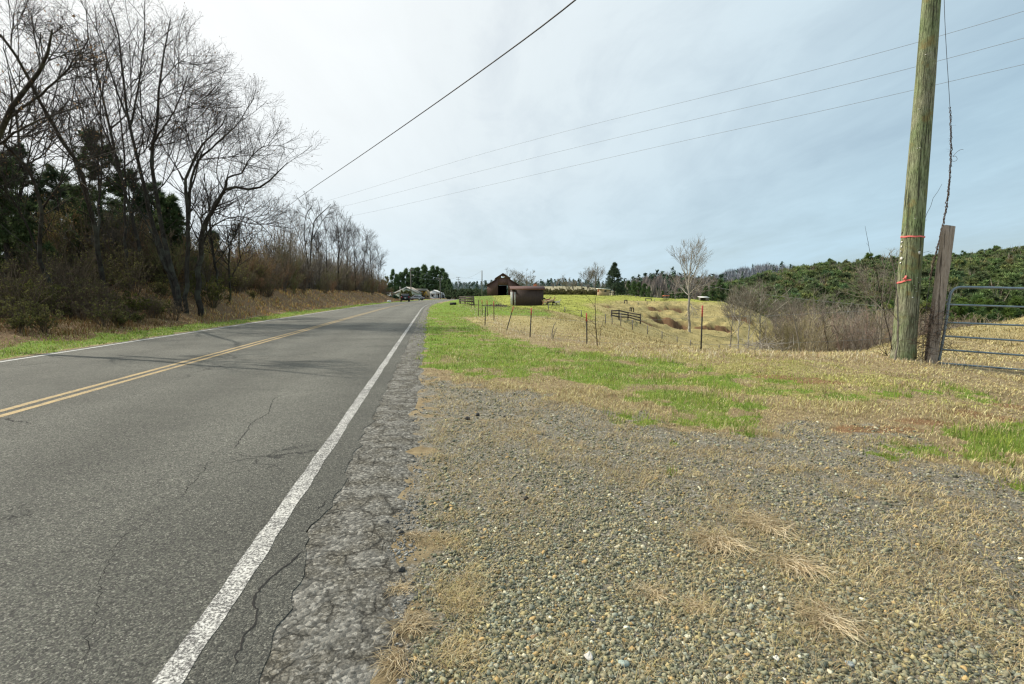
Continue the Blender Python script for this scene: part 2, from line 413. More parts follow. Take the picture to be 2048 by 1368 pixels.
scene.cycles.max_bounces = 6; scene.cycles.transparent_max_bounces = 8; scene.cycles.use_denoising = True
scene.cycles.filter_width = 1.3

# ------------------------------------------------------------------ ground material
def ground_mat():
    m = N('ground_soil_and_grass'); p = m.pos(); a = m.sep(m.attr('Mask')); b = m.sep(m.attr('MaskB'))
    flatp = m.vm('MULTIPLY', p, (1, 1, .3))
    n1 = m.noise(flatp, 1.3, 6, .65); n2 = m.noise(flatp, 9, 6, .7); n3 = m.noise(flatp, 60, 4, .7); n4 = m.noise(flatp, 240, 3, .7)
    # dry grass thatch, stretched fibres
    mp1 = m.n('ShaderNodeMapping'); m.put(mp1.inputs[0], p); mp1.inputs['Rotation'].default_value = (0, 0, .6); mp1.inputs['Scale'].default_value = (30, 200, 30)
    f1 = m.noise(mp1.outputs[0], 1.2, 5, .75, 1.2)
    mp2 = m.n('ShaderNodeMapping'); m.put(mp2.inputs[0], p); mp2.inputs['Rotation'].default_value = (0, 0, -.9); mp2.inputs['Scale'].default_value = (30, 170, 30)
    f2 = m.noise(mp2.outputs[0], 1.3, 5, .75, 1.2)
    fib = m.math('MAXIMUM', f1, f2)
    dry = m.ramp(m.math('ADD', m.math('MULTIPLY', fib, .55), m.math('MULTIPLY', n2, .45)), [(.36, (.10, .078, .045)), (.5, (.26, .205, .12)), (.64, (.43, .35, .21)), (.8, (.60, .52, .34))])
    dry = m.mix(m.maprange(n1, .35, .65, 0, .5), dry, m.mix(1., dry, (.86, .76, .62), 'MULTIPLY'))
    pasd = m.ramp(m.math('ADD', m.math('MULTIPLY', n3, .5), m.math('MULTIPLY', n2, .5)), [(.3, (.15, .125, .05)), (.5, (.33, .275, .12)), (.68, (.50, .42, .21))])
    green = m.ramp(m.math('ADD', m.math('MULTIPLY', n3, .45), m.math('MULTIPLY', n2, .55)), [(.3, (.055, .085, .010)), (.48, (.13, .215, .025)), (.6, (.22, .28, .055)), (.75, (.38, .39, .12))])
    lush = m.ramp(m.math('ADD', m.math('MULTIPLY', n3, .4), m.math('MULTIPLY', n2, .6)), [(.3, (.13, .155, .022)), (.5, (.27, .31, .045)), (.7, (.42, .43, .10))])
    yg = m.ramp(n2, [(.3, (.13, .12, .03)), (.5, (.26, .25, .07)), (.7, (.40, .37, .14))])
    # gravel
    warp = m.vm('ADD', p, m.vm('MULTIPLY', m.noise(p, 90, 2, .5, col=True), (.006, .006, .006)))
    vc = m.voro(warp, 85, 'F1', 'Color'); vd = m.voro(warp, 85, 'F1', 'Distance')
    vb = m.voro(warp, 38, 'F1', 'Color'); vbd = m.voro(warp, 38, 'F1', 'Distance')
    rc = m.sep(vc); rb = m.sep(vb)
    stone = [(0, (.08, .082, .075)), (.2, (.19, .19, .165)), (.42, (.28, .268, .22)), (.6, (.35, .29, .20)), (.75, (.28, .30, .28)), (.9, (.46, .44, .38)), (1, (.62, .61, .56))]
    gcol = m.mix(m.maprange(rb[2], .45, .55, 0, 1), m.ramp(rc[0], stone), m.ramp(rb[0], stone))
    gap = m.ramp(m.math('MAXIMUM', m.math('MULTIPLY', vd, 1.1), m.math('MULTIPLY', vbd, .75)), [(.35, 1.), (.75, .45)])
    gcol = m.mix(1., gcol, gap, 'MULTIPLY')
    gcol = m.mix(m.maprange(n3, .3, .7, .1, .5), gcol, (.30, .26, .185))
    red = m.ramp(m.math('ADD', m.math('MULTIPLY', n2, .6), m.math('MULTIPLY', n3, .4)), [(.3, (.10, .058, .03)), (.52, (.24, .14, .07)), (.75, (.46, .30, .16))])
    def edge(mask, k=.55, lo=.42, hi=.58):
        e = m.math('ADD', mask, m.math('MULTIPLY', m.math('SUBTRACT', m.math('ADD', m.math('MULTIPLY', n2, .6), m.math('MULTIPLY', n3, .4)), .5), k * 2))
        return m.maprange(e, lo, hi, 0, 1)
    c = m.mix(b[1], dry, pasd)
    c = m.mix(m.math('MULTIPLY', edge(b[0], .5), .85), c, lush)
    c = m.mix(m.math('MULTIPLY', edge(b[2], .8), .7), c, yg)
    gpatch = m.math('MULTIPLY', a[1], m.maprange(m.math('ADD', m.math('MULTIPLY', n1, .5), m.math('MULTIPLY', n2, .5)), .38, .60, 1.25, .34))
    c = m.mix(edge(gpatch, .45, .3, .6), c, gcol)
    c = m.mix(edge(a[0], .5), c, green)
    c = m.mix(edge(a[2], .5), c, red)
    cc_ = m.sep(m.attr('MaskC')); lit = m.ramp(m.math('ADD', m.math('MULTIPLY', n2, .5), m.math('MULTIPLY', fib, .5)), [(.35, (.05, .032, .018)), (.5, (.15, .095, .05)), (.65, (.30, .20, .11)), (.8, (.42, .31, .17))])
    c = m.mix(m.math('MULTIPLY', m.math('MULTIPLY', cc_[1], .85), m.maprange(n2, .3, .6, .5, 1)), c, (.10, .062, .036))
    c = m.mix(edge(cc_[0], .4), c, lit)
    nl = m.maprange(m.math('ADD', m.math('MULTIPLY', m.noise(flatp, .35, 5, .7), .5), m.math('MULTIPLY', m.noise(flatp, 2.2, 4, .7), .5)), .35, .65, .72, 1.22)
    c = m.mix(b[1], c, m.mix(1., c, nl, 'MULTIPLY'))
    gm = edge(gpatch, .45, .3, .6)
    h = m.math('ADD', m.math('MULTIPLY', m.math('MULTIPLY', gm, m.math('SUBTRACT', 1., vd)), 1.0), m.math('ADD', m.math('MULTIPLY', fib, 1.2), m.math('MULTIPLY', n2, 1.5)))
    nr = m.bump(h, .9, .012)
    return m.bsdf(c, .95, nr, spec=.15)
GROUND = ground_mat()

# ground sheet: rings around the viewpoint, finer close by, out to the horizon
def lip_shade(x, y):  # dark brown band along scar tops, painting the shade of the overhang
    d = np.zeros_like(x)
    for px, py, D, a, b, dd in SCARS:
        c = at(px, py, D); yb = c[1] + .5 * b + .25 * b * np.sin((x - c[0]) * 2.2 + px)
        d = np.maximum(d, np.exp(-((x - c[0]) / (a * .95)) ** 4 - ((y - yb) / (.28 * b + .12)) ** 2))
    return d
def ground_sheet():
    rad = [0.0, .35]
    while rad[-1] < 9000:
        r = rad[-1]; rad.append(r + max(.035, r * (.0065 if 45 < r < 105 else .0135)) if r < 140 else r * 1.06)
    rad = np.array(rad[1:])
    half = R(60); nf = 460
    ang = np.concatenate([np.linspace(-half, half, nf), np.linspace(half, 2 * PI - half, 74)[1:-1]])
    A, Q = np.meshgrid(ang, rad)
    X, Y = np.sin(A) * Q, np.cos(A) * Q
    Z = hz(X.ravel(), Y.ravel())
    n, k = len(rad), len(ang)
    V = np.stack([X.ravel(), Y.ravel(), Z], 1)
    i = np.arange(n - 1)[:, None] * k; j = np.arange(k)[None]; j2 = (j + 1) % k
    q = np.stack([i + j, i + k + j, i + k + j2, i + j2], -1).reshape(-1, 4)[:, ::-1]
    g = Geo(); g.add(V, [q, np.arange(k)[None, ::-1][:, ::-1]])
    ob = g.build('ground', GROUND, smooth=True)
    M1 = masks(V[:, 0], V[:, 1]); s = lat(V[:, 0], V[:, 1])
    far = sm(14, 26, V[:, 1]) * np.where(s < -3, 1, 0)
    for nm, ch in (('Mask', (M1[0], M1[1], M1[2])), ('MaskB', (M1[3], far, M1[4])), ('MaskC', (sm(8.9, 10.2, s + .4 * wob(V[:, 0], V[:, 1], 1.5, 2)) * (1 - sm(30, 45, s)), lip_shade(V[:, 0], V[:, 1]), far))):
        ca = ob.data.color_attributes.new(nm, 'FLOAT_COLOR', 'POINT'); cc = np.ones((len(V), 4), np.float32)
        for t in range(3): cc[:, t] = ch[t]
        ca.data.foreach_set('color', cc.ravel())
    return tag(ob, kind='structure')
ground_sheet()

# ------------------------------------------------------------------ road
def asphalt_mat(name, shoulder=False):
    m = N(name); p = m.pos()
    flatp = m.vm('MULTIPLY', p, (1, 1, 0))
    n1 = m.noise(flatp, .55, 4, .6); n2 = m.noise(flatp, 5, 5, .65); n3 = m.noise(flatp, 170, 3, .75)
    agg = m.voro(flatp, 150 if not shoulder else 60, 'F1', 'Color'); ad = m.voro(flatp, 150 if not shoulder else 60, 'F1', 'Distance')
    ag = m.sep(agg)
    if not shoulder:
        st = m.ramp(ag[0], [(0, (.045, .045, .043)), (.35, (.115, .112, .104)), (.7, (.23, .222, .20)), (.92, (.36, .35, .315)), (1, (.60, .58, .53))])
        c = m.mix(m.maprange(n3, .35, .65, 0, .75), st, (.068, .067, .064))
        c = m.mix(m.maprange(n2, .3, .7, 0, .4), c, (.12, .118, .11))
        sx = m.sep(m.attr('Lane'))           # x: across the road in metres / 10
        wt = m.ramp(sx[0], [(.0, .82), (.10, 1.08), (.2, .86), (.29, 1.08), (.37, .90), (.47, 1.04), (.56, .90), (.66, 1.04), (.76, .9)])
        c = m.mix(1., c, wt, 'MULTIPLY')
        c = m.mix(1., c, m.maprange(n1, .3, .7, .80, 1.18), 'MULTIPLY')
        c = m.mix(1., c, (1.06, 1.08, .99), 'MULTIPLY')
        big = m.voro(flatp, 62, 'F1', 'Distance'); c = m.mix(m.maprange(big, .55, .95, 0, .6), c, (.03, .03, .028))
        warp = m.vm('ADD', flatp, m.vm('MULTIPLY', m.noise(flatp, 2.2, 5, .7, col=True), (.9, .9, 0)))
        e = m.voro(warp, .34, 'DISTANCE_TO_EDGE'); cm = m.math('MULTIPLY', m.maprange(e, .0, .0042, 1, 0), m.maprange(m.noise(flatp, .3, 2), .50, .56, 0, 1))
        c = m.mix(m.math('MULTIPLY', cm, .8), c, (.02, .02, .02))
        h = m.math('SUBTRACT', m.math('ADD', m.math('MULTIPLY', m.math('SUBTRACT', 1., ad), .8), m.math('MULTIPLY', n3, 1.)), m.math('MULTIPLY', cm, 2.))
        return m.bsdf(c, .85, m.bump(h, 1., .010), spec=.3)
    st = m.ramp(ag[0], [(0, (.09, .09, .08)), (.35, (.195, .19, .168)), (.75, (.30, .29, .255)), (1, (.54, .52, .46))])
    c = m.mix(m.maprange(n3, .35, .65, 0, .6), st, (.13, .125, .11))
    c = m.mix(m.maprange(n2, .45, .65, 0, .4), c, (.30, .265, .19))
    warp = m.vm('ADD', flatp, m.vm('MULTIPLY', m.noise(flatp, 22, 5, .75, col=True), (.075, .075, 0)))
    e = m.voro(warp, 5.5, 'DISTANCE_TO_EDGE'); e2 = m.voro(warp, 52, 'DISTANCE_TO_EDGE')
    cm = m.math('MAXIMUM', m.math('MULTIPLY', m.maprange(e, 0, .035, 1, 0), m.maprange(n2, .4, .55, 0, 1)), m.math('MULTIPLY', m.maprange(e2, 0, .09, 1, 0), m.maprange(n2, .45, .6, 0, .7)))
    c = m.mix(m.math('MULTIPLY', cm, .8), c, (.03, .029, .026))
    h = m.math('SUBTRACT', m.math('ADD', m.math('SUBTRACT', 1., ad), n3), m.math('MULTIPLY', cm, 2.5))
    return m.bsdf(c, .95, m.bump(h, .9, .014), spec=.15)
ASPH = asphalt_mat('asphalt'); SHLD = asphalt_mat('broken_shoulder_asphalt', True)
ys = [-40.0]
while ys[-1] < 255: ys.append(ys[-1] + max(.05, min(abs(ys[-1]) * .03, 4)) if ys[-1] > -3 else ys[-1] + 2.0)
ys = np.array(ys)
def strip(name, mat, s_list, z_list, rag=(0, 0), kind='structure', y0=-40, y1=255, lane=False, seed=0, shl=False):
    yy = ys[(ys >= y0) & (ys <= y1)]; S_ = np.array(s_list, float); K = len(S_)
    X = road_x(yy)[:, None] - S_[None]; Y = np.repeat(yy[:, None], K, 1); Z = np.repeat(np.array(z_list, float)[None], len(yy), 0)
    r = wob(yy * 1.0, yy * 0 + seed, .35, seed) + .8 * wob(yy, yy * 0, 1.4, seed + 1)
    r2 = wob(yy * 1.0, yy * 0 + seed + 5, .3, seed + 2) + .8 * wob(yy, yy * 0, 1.1, seed + 3)
    X[:, 0] += rag[0] * r; X[:, -1] += rag[1] * r2
    if shl: r3 = wob(yy, yy * 0, .13, 6); X[:, 1] += rag[0] * (r * .8 + r3 * .5); X[:, 0] += rag[0] * r3 * .5; X[:, 2] += rag[0] * r * .5
    V = np.stack([X, Y, Z], -1).reshape(-1, 3); i = np.arange(len(yy) - 1)[:, None] * K; j = np.arange(K - 1)[None]
    q = np.stack([i + j, i + K + j, i + K + j + 1, i + j + 1], -1).reshape(-1, 4)
    if X[0, 0] > X[0, -1]: q = q[:, ::-1]
    q = q if True else q
    g = Geo(); g.add(V, q); ob = g.build(name, mat, smooth=True)
    ca = ob.data.color_attributes.new('Lane', 'FLOAT_COLOR', 'POINT'); cc = np.ones((len(V), 4), np.float32)
    cc[:, 0] = np.repeat(S_[None], len(yy), 0).ravel() / 10; ca.data.foreach_set('color', cc.ravel())
    return tag(ob, kind=kind)
RZ = .012
strip('road', ASPH, [-.26, 0, 1, 2, 3, 3.85, 5, 6, 7, 7.62], [RZ - .001, RZ, RZ, RZ, RZ, RZ, RZ, RZ, RZ, RZ - .001], (.035, .03))
strip('road_shoulder', SHLD, [-.80, -.70, -.58, -.4, -.2], [-.02, .002, .008, .008, .006], (.11, 0), seed=3, shl=True)
strip('road_shoulder', SHLD, [7.5, 7.75, 8.0], [.006, .004, -.02], (0, .05), seed=6)
def paint_mat(name, col, wear, dark=(.09, .088, .083)):
    m = N(name); p = m.vm('MULTIPLY', m.pos(), (1, 1, 0)); sx = m.sep(m.attr('Lane'))
    n3 = m.noise(p, 75, 5, .8); n2 = m.noise(p, 14, 4, .7); n1 = m.noise(p, 1.2, 3)
    e = m.math('ADD', m.math('ADD', m.math('MULTIPLY', n3, .75), m.math('MULTIPLY', n2, .2)), m.math('MULTIPLY', n1, .1))
    k = m.maprange(e, wear - .03, wear + .06, 0, 1)
    c = m.mix(k, dark, m.mix(n2, tuple(q * .85 for q in col), col))
    return m.bsdf(c, .75, m.bump(n3, .6, .004), spec=.3)
WHITE = paint_mat('worn_white_paint', (.66, .65, .60), .525); WHITE2 = paint_mat('white_paint_left', (.55, .55, .52), .45)
YEL = paint_mat('yellow_paint', (.50, .36, .16), .49)
def marking(name, mat, s, w, y0=-40, y1=250, seed=1, rag=.004):
    return strip(name, mat, [s - w / 2, s - w / 4, s, s + w / 4, s + w / 2], [RZ + .0022] * 5, (rag, rag), y0=y0, y1=y1, seed=seed)
marking('white_edge_line', WHITE, 0, .105, seed=2, rag=.006)
marking('white_edge_line', WHITE2, 7.5, .10, seed=3)
marking('yellow_centre_line', YEL, 3.73, .10, y1=120, seed=4); marking('yellow_centre_line', YEL, 3.94, .10, y1=120, seed=5)
# long cracks in the pavement
CRK = plain('dark_crack', (.018, .017, .016), .9, var=.2)  # flat dark colour of the crack strips
def crack(pts, w, z=RZ + .0015, seed=0, amp=.02):
    r = np.random.default_rng(seed); P = flat(pts); seg = []
    for a, b in zip(P[:-1], P[1:]):
        n = max(4, int(np.linalg.norm(b - a) / .018)); t = np.linspace(0, 1, n, endpoint=False)[:, None]; seg.append(a + (b - a) * t)
    Q = np.vstack(seg); n = len(Q)
    jit = np.cumsum(r.normal(0, amp * .45, (n, 2)), 0); jit -= np.linspace(0, 1, n)[:, None] * jit[-1]; k = np.hanning(5); k /= k.sum()
    Q = Q + jit * .5 + r.normal(0, amp * .18, (n, 2))
    T = np.gradient(Q, axis=0); T /= np.linalg.norm(T, axis=1, keepdims=True) + 1e-9; Nn = np.stack([-T[:, 1], T[:, 0]], 1)
    ww = w * (.35 + .65 * r.random(n)) * np.clip(np.minimum(np.arange(n), np.arange(n)[::-1]) / 8, .1, 1) * .5
    V = np.concatenate([np.c_[Q + Nn * ww[:, None], np.full(n, z)], np.c_[Q - Nn * ww[:, None], np.full(n, z)]])
    i = np.arange(n - 1); g = Geo(); g.add(V, np.stack([i, i + 1, i + 1 + n, i + n], 1)[:, ::-1])
    return tag(g.build('pavement_crack', CRK), kind='structure')
crack([(570, 790), (545, 800), (530, 830), (495, 850), (478, 880), (466, 905)], .010, seed=1)
crack([(466, 905), (490, 914), (560, 913), (620, 916)], .006, seed=2)
crack([(436, 920), (412, 935), (390, 965), (370, 990), (345, 1010)], .007, seed=3)
crack([(655, 1000), (645, 1018), (625, 1035)], .012, seed=4)
crack([(640, 1100), (600, 1110), (560, 1150), (535, 1175), (515, 1210), (505, 1250), (478, 1280), (468, 1310), (462, 1370)], .012, seed=5)
crack([(150, 1370), (190, 1180), (260, 1080), (345, 1010)], .004, seed=6)
crack([(0, 838), (40, 842), (70, 852)], .02, seed=7, amp=.05)
# ------------------------------------------------------------------ shared materials
def bark_mat(name, dark, light, lichen=None, sc=14):
    m = N(name); p = m.pos(); mp = m.n('ShaderNodeMapping'); m.put(mp.inputs[0], p); mp.inputs['Scale'].default_value = (1, 1, .22)
    a = m.noise(mp.outputs[0], sc, 5, .7, .6); b = m.noise(p, 2.2, 4, .6)
    c = m.mix(m.maprange(a, .35, .65, 0, 1), dark, light)
    if lichen: c = m.mix(m.maprange(b, .5, .62, 0, .75), c, lichen)
    return m.bsdf(c, .92, m.bump(a, .8, .02), spec=.15)
BARK = bark_mat('bark_dark', (.022, .018, .015), (.062, .053, .044), (.085, .085, .066))
BARKT = bark_mat('bark_twig', (.026, .021, .018), (.058, .047, .038))
BARKP = bark_mat('bark_pale', (.19, .17, .14), (.42, .39, .33), (.5, .48, .42), 8)
BARKG = bark_mat('bark_grey', (.11, .095, .08), (.25, .22, .18), (.28, .27, .2))
TWIGB = tinted('twig_colour', .9, None, .25)
LEAF = tinted('needle_foliage', .75, .38, .3, 1.5)
GRASSM = tinted('grass_blades', .7, .35, .2, .8)
STRAW = tinted('straw_blades', .8, .2, .2, 2)

def unit(v): return v / (np.linalg.norm(v, axis=-1, keepdims=True) + 1e-12)
def resamp(P, Rr, k):
    P = np.array(P, float); Rr = np.array(Rr, float); s = np.r_[0, np.cumsum(np.linalg.norm(np.diff(P, axis=0), axis=1))]; t = np.linspace(0, s[-1], k)
    return np.stack([np.interp(t, s, P[:, i]) for i in range(3)], 1), np.interp(t, s, Rr)
def smoothline(P, it=2):
    P = np.array(P, float)
    for _ in range(it):
        Q = [P[0]]
        for a, b in zip(P[:-1], P[1:]): Q += [a * .75 + b * .25, a * .25 + b * .75]
        P = np.array(Q + [P[-1]])
    return P
def spawn(P, Rr, m, t0, t1, ang, L, k, rf, up, jit, g, rmin=.002, taper=.25, droop=None):
    """children of polylines P (n,K,3): m each, L = length range, returns (n*m,k,3),(n*m,k)"""
    n, K, _ = P.shape
    t = np.sort(g.uniform(t0, t1, (n, m)), 1) * (K - 1); i = np.clip(t.astype(int), 0, K - 2); f = (t - i)[..., None]
    r_ = np.arange(n)[:, None]
    a = P[r_, i]; b = P[r_, i + 1]; o = a * (1 - f) + b * f; T = unit(b - a)
    rad = Rr[r_, i] * (1 - f[..., 0]) + Rr[r_, i + 1] * f[..., 0]
    ref = unit(g.normal(0, 1, T.shape)); side = unit(ref - T * (ref * T).sum(-1, keepdims=True))
    th = g.uniform(ang[0], ang[1], (n, m, 1))
    D = unit(T * np.cos(th) + side * np.sin(th))
    tt = t / (K - 1)
    Ln = g.uniform(L[0], L[1], (n, m)) * (1 - .55 * (tt - t0) / max(1e-6, t1 - t0))
    plen = np.linalg.norm(np.diff(P, axis=1), axis=2).sum(1)[:, None]
    Ln = np.minimum(Ln, plen * 1.2)
    o = o.reshape(-1, 3); D = D.reshape(-1, 3); Ln = Ln.reshape(-1); rad = rad.reshape(-1)
    out = np.empty((len(o), k, 3)); out[:, 0] = o; st = (Ln / (k - 1))[:, None]
    for q in range(1, k):
        D = unit(D + g.normal(0, jit, D.shape) + np.array([0, 0, up]))
        out[:, q] = out[:, q - 1] + D * st
    r0 = np.maximum(rad * rf * g.uniform(.6, 1, len(rad)), rmin)
    RR = r0[:, None] * np.linspace(1, taper, k)[None]
    return out, np.maximum(RR, rmin * .8)

def bare_tree(name, label, cat, group, base, limbs, seed=0, levels=((9, (.7, 1.6)), (6, (.4, .9)), (4, (.2, .5))), bark=None, twigbark=None, ang=(.45, 1.0), up=.045, rmin=.003, jit=.095, t0=.3, sides=7, buds=0, twigcol=None):
    g = np.random.default_rng(seed)
    root = thing(name, base, label, cat, group)
    tr = Geo(); tw = Geo()
    LP = []
    for P, r in limbs:
        P = smoothline(P, 2); rr = np.interp(np.linspace(0, 1, len(P)), np.linspace(0, 1, len(r)), r)
        P, rr = resamp(P, rr, 18)
        w = g.normal(0, 1, P.shape) * np.minimum(rr[:, None] * .35, .05); w[0] = 0
        P = P + w; tr.tubes(P, rr, sides); LP.append((P, rr))
    P = np.stack([p for p, _ in LP]); Rr = np.stack([r for _, r in LP])
    cur = (P, Rr); K = [7, 6, 5, 4]
    allp = []
    for li, (m, L) in enumerate(levels):
        C_, CR = spawn(cur[0], cur[1], m, t0 if li == 0 else .2, 1.0, ang, L, K[min(li, 3)], .42 if li == 0 else .6, up, jit * (.7 if li == 0 else 1), g, rmin * (4.5, 2.2, 1.2, 1)[min(li, 3) + (0 if len(levels) > 3 or li == 0 else 0)])
        if li == 0: tr.tubes(C_, CR, 5)
        else: tw.tubes(C_, CR, 3)
        if li == 0: allp = [(C_, CR)]
        cur = (C_, CR)
    if buds:
        tips = cur[0][:, -1]; tips = tips[g.random(len(tips)) < buds]
        d = g.normal(0, .02, (len(tips), 3, 3)); T = tips[:, None, :] + d
        cb = np.array([(.30, .18, .09)]) * g.uniform(.6, 1.5, (len(tips), 1)); tw.mi = 1; tw.poly_tris(T, cb)
    a = tr.build('trunk', bark or BARK, root, smooth=True)
    b = tw.build('crown', [twigbark or BARKT, TWIGB], root)
    return root

def pxl(pts, D0, D1=None):
    """survey line px,py at depth running D0..D1"""
    n = len(pts); D1 = D0 if D1 is None else D1
    return [at(x, y, D0 + (D1 - D0) * i / (n - 1)) for i, (x, y) in enumerate(pts)]

# ------------------------------------------------------------------ big bare trees left of the road
GT = 'bare trees along the left side of the road'
LV = ((12, (1.1, 3.4)), (5, (.8, 1.8)), (4, (.4, 1.0)), (2, (.2, .45)))
def limbsof(D, spec, basez=None):
    out = []
    for pts, r0, r1, dd in spec:
        L = pxl(pts, D, D + dd); r0 = r0 * .56; out.append((L, (r0, r0 * .55, r1 * .8)))
    return out
D = 24.5
b = at(362, 642, D)
bare_tree('bare_tree', 'tall bare tree of several trunks rising from one base at the road edge', 'tree', GT, (b[0], b[1], hz1(b[0], b[1]) - .1),
  limbsof(D, [([(366, 648), (352, 560), (322, 470), (318, 400), (300, 300), (312, 270), (318, 170), (330, 100), (340, 40)], .24, .02, 1),
              ([(362, 648), (345, 560), (300, 440), (290, 380), (270, 300), (255, 230), (243, 140), (240, 70), (215, 0)], .22, .02, 2),
              ([(370, 648), (372, 560), (378, 470), (372, 400), (368, 360), (390, 320), (400, 290), (440, 260), (455, 225)], .20, .02, -1),
              ([(368, 360), (350, 330), (330, 300), (318, 280)], .07, .02, .5),
              ([(300, 300), (322, 262), (342, 235), (360, 195), (375, 150)], .10, .02, -2),
              ([(372, 400), (392, 350), (395, 330), (410, 290), (420, 240)], .09, .02, 1),
              ([(255, 235), (235, 190), (215, 120), (195, 60), (160, 0)], .09, .015, 2),
              ([(262, 250), (275, 190), (282, 130), (290, 60), (290, -10)], .09, .015, -1),
              ([(345, 560), (322, 520), (306, 470), (280, 420), (250, 380), (210, 350)], .12, .02, -1),
              ([(318, 170), (350, 130), (380, 110)], .05, .01, 1), ([(316, 200), (350, 185), (400, 165)], .05, .01, -1), ([(312, 240), (360, 225), (420, 190), (440, 160)], .05, .01, 0)]),
  seed=11, levels=LV, buds=.5)
b = at(398, 636, D + .8)
bare_tree('bare_tree', 'grey lichened bare tree beside the road whose long limbs sweep right over the verge', 'tree', GT, (b[0], b[1], hz1(b[0], b[1]) - .1),
  limbsof(D + .8, [([(402, 640), (396, 600), (398, 520), (404, 460), (430, 410), (448, 380), (462, 372), (515, 382), (550, 350), (575, 325)], .27, .015, -2),
              ([(450, 380), (455, 350), (485, 350), (495, 320), (520, 295), (540, 290)], .10, .012, -1),
              ([(404, 460), (400, 430), (420, 420), (470, 440), (520, 452), (560, 440)], .08, .012, 1),
              ([(398, 520), (410, 470), (440, 440), (490, 430), (530, 455), (548, 480)], .08, .012, -2),
              ([(378, 440), (380, 370), (392, 322), (420, 300), (445, 275), (480, 245), (495, 215)], .13, .012, 0),
              ([(392, 322), (440, 315), (480, 312), (520, 310)], .06, .01, 1),
              ([(392, 322), (382, 290), (370, 255), (368, 225)], .06, .01, -1), ([(448, 380), (430, 350), (440, 300), (460, 270)], .06, .01, 1)]),
  seed=12, levels=LV, buds=.5)
b = at(225, 660, 23.)
bare_tree('bare_tree', 'bare tree leaning far to the left from behind the brush, its trunk crossing the pines', 'tree', GT, (b[0], b[1], hz1(b[0], b[1]) - .1),
  limbsof(23., [([(225, 665), (205, 570), (195, 480), (172, 400), (165, 340), (125, 285), (100, 235), (75, 195), (50, 140), (18, 90), (0, 70), (-30, 40)], .20, .03, -6),
              ([(172, 400), (150, 330), (135, 250), (150, 170), (160, 120)], .08, .012, 1),
              ([(22, 100), (22, 60), (40, 45), (52, 50)], .04, .01, 0), ([(100, 235), (70, 240), (30, 290), (0, 330)], .05, .01, 0),
              ([(195, 480), (200, 400), (205, 300), (200, 200), (205, 130)], .11, .012, 2)]),
  seed=13, levels=LV, buds=.3)
b = at(140, 668, 21.5)
bare_tree('bare_tree', 'bare tree with crooked trunk at the far left forest edge leaning toward the road', 'tree', GT, (b[0], b[1], hz1(b[0], b[1]) - .1),
  limbsof(21.5, [([(140, 672), (95, 560), (75, 500), (88, 420), (60, 340), (22, 300), (0, 285), (-20, 250)], .18, .03, -4),
              ([(85, 420), (110, 380), (150, 330), (200, 310), (240, 300)], .06, .012, -3),
              ([(75, 500), (40, 420), (10, 380), (-30, 350)], .08, .02, -2)]),
  seed=14, levels=LV, buds=.3)
# near branches of a tree that stands left of the view
b = at(-150, 700, 13.)
bare_tree('bare_tree', 'nearest bare tree at the left frame edge with thick budding boughs reaching in', 'tree', GT, (b[0], b[1], hz1(b[0], b[1]) - .1),
  limbsof(13., [([(-150, 705), (-120, 520), (-60, 380), (0, 260), (8, 240), (60, 165), (95, 120), (105, 60)], .2, .02, -2),
              ([(-30, 320), (0, 285), (35, 262), (75, 240), (120, 225), (175, 212)], .07, .012, -1.5),
              ([(-30, 300), (0, 250), (60, 205), (110, 165), (135, 140), (155, 110)], .08, .012, -1.2),
              ([(60, 165), (75, 150), (100, 118), (110, 95)], .04, .01, 0), ([(-20, 275), (60, 272), (125, 285)], .03, .008, .5)]),
  seed=15, levels=((9, (.8, 1.8)), (6, (.4, .9)), (4, (.2, .4))), buds=.5)
def auto_tree(label, px, py, D, top, nl=4, spread=.35, seed=0, r=.14, group=GT, name='bare_tree', lv=None, bark=None, tb=None, cat='tree', rmin=.005, lean=0., buds=0., hsplit=.25, z=None):
    """free grown tree: height taken from py of base and top"""
    g = np.random.default_rng(seed); b = at(px, py, D); b[2] = (hz1(b[0], b[1]) - .08) if z is None else z
    H = at(px, top, D)[2] - b[2]; limbs = []
    main = [b, b + [lean * H * .15, 0, H * .3], b + [lean * H * .35 + g.normal(0, .02) * H, g.normal(0, .02) * H, H * .65], b + [lean * H * .5, 0, H]]
    r = r * .75; limbs.append((main, (r, r * .6, r * .1)))
    for i in range(nl):
        f = hsplit + (.6 - hsplit * .6) * (i + .3) / nl; o = b + (main[2] - b) * min(1, f / .65) if f < .65 else main[2]
        a = 2 * PI * (i * .38 + g.uniform(0, .3)); sp = spread * H * g.uniform(.6, 1.1) * (1.1 - .5 * f); h1 = H * g.uniform(.78, .98)
        o = np.array(o); e = np.array([o[0] + math.cos(a) * sp, o[1] + math.sin(a) * sp, b[2] + h1 - .25 * sp])
        mid = o * .5 + e * .5 + np.array([math.cos(a) * sp * .2, math.sin(a) * sp * .2, -H * .03]) + g.normal(0, .015, 3) * H
        limbs.append(([o, o * .8 + mid * .2 + [0, 0, .0], mid, e], (r * .5, r * .28, r * .06)))
    lv = lv or ((8, (.18 * H, .34 * H)), (5, (.09 * H, .18 * H)), (4, (.045 * H, .10 * H)))
    return bare_tree(name, label, cat, group, b, limbs, seed, lv, bark, tb, rmin=rmin, sides=6, buds=buds, up=.07)
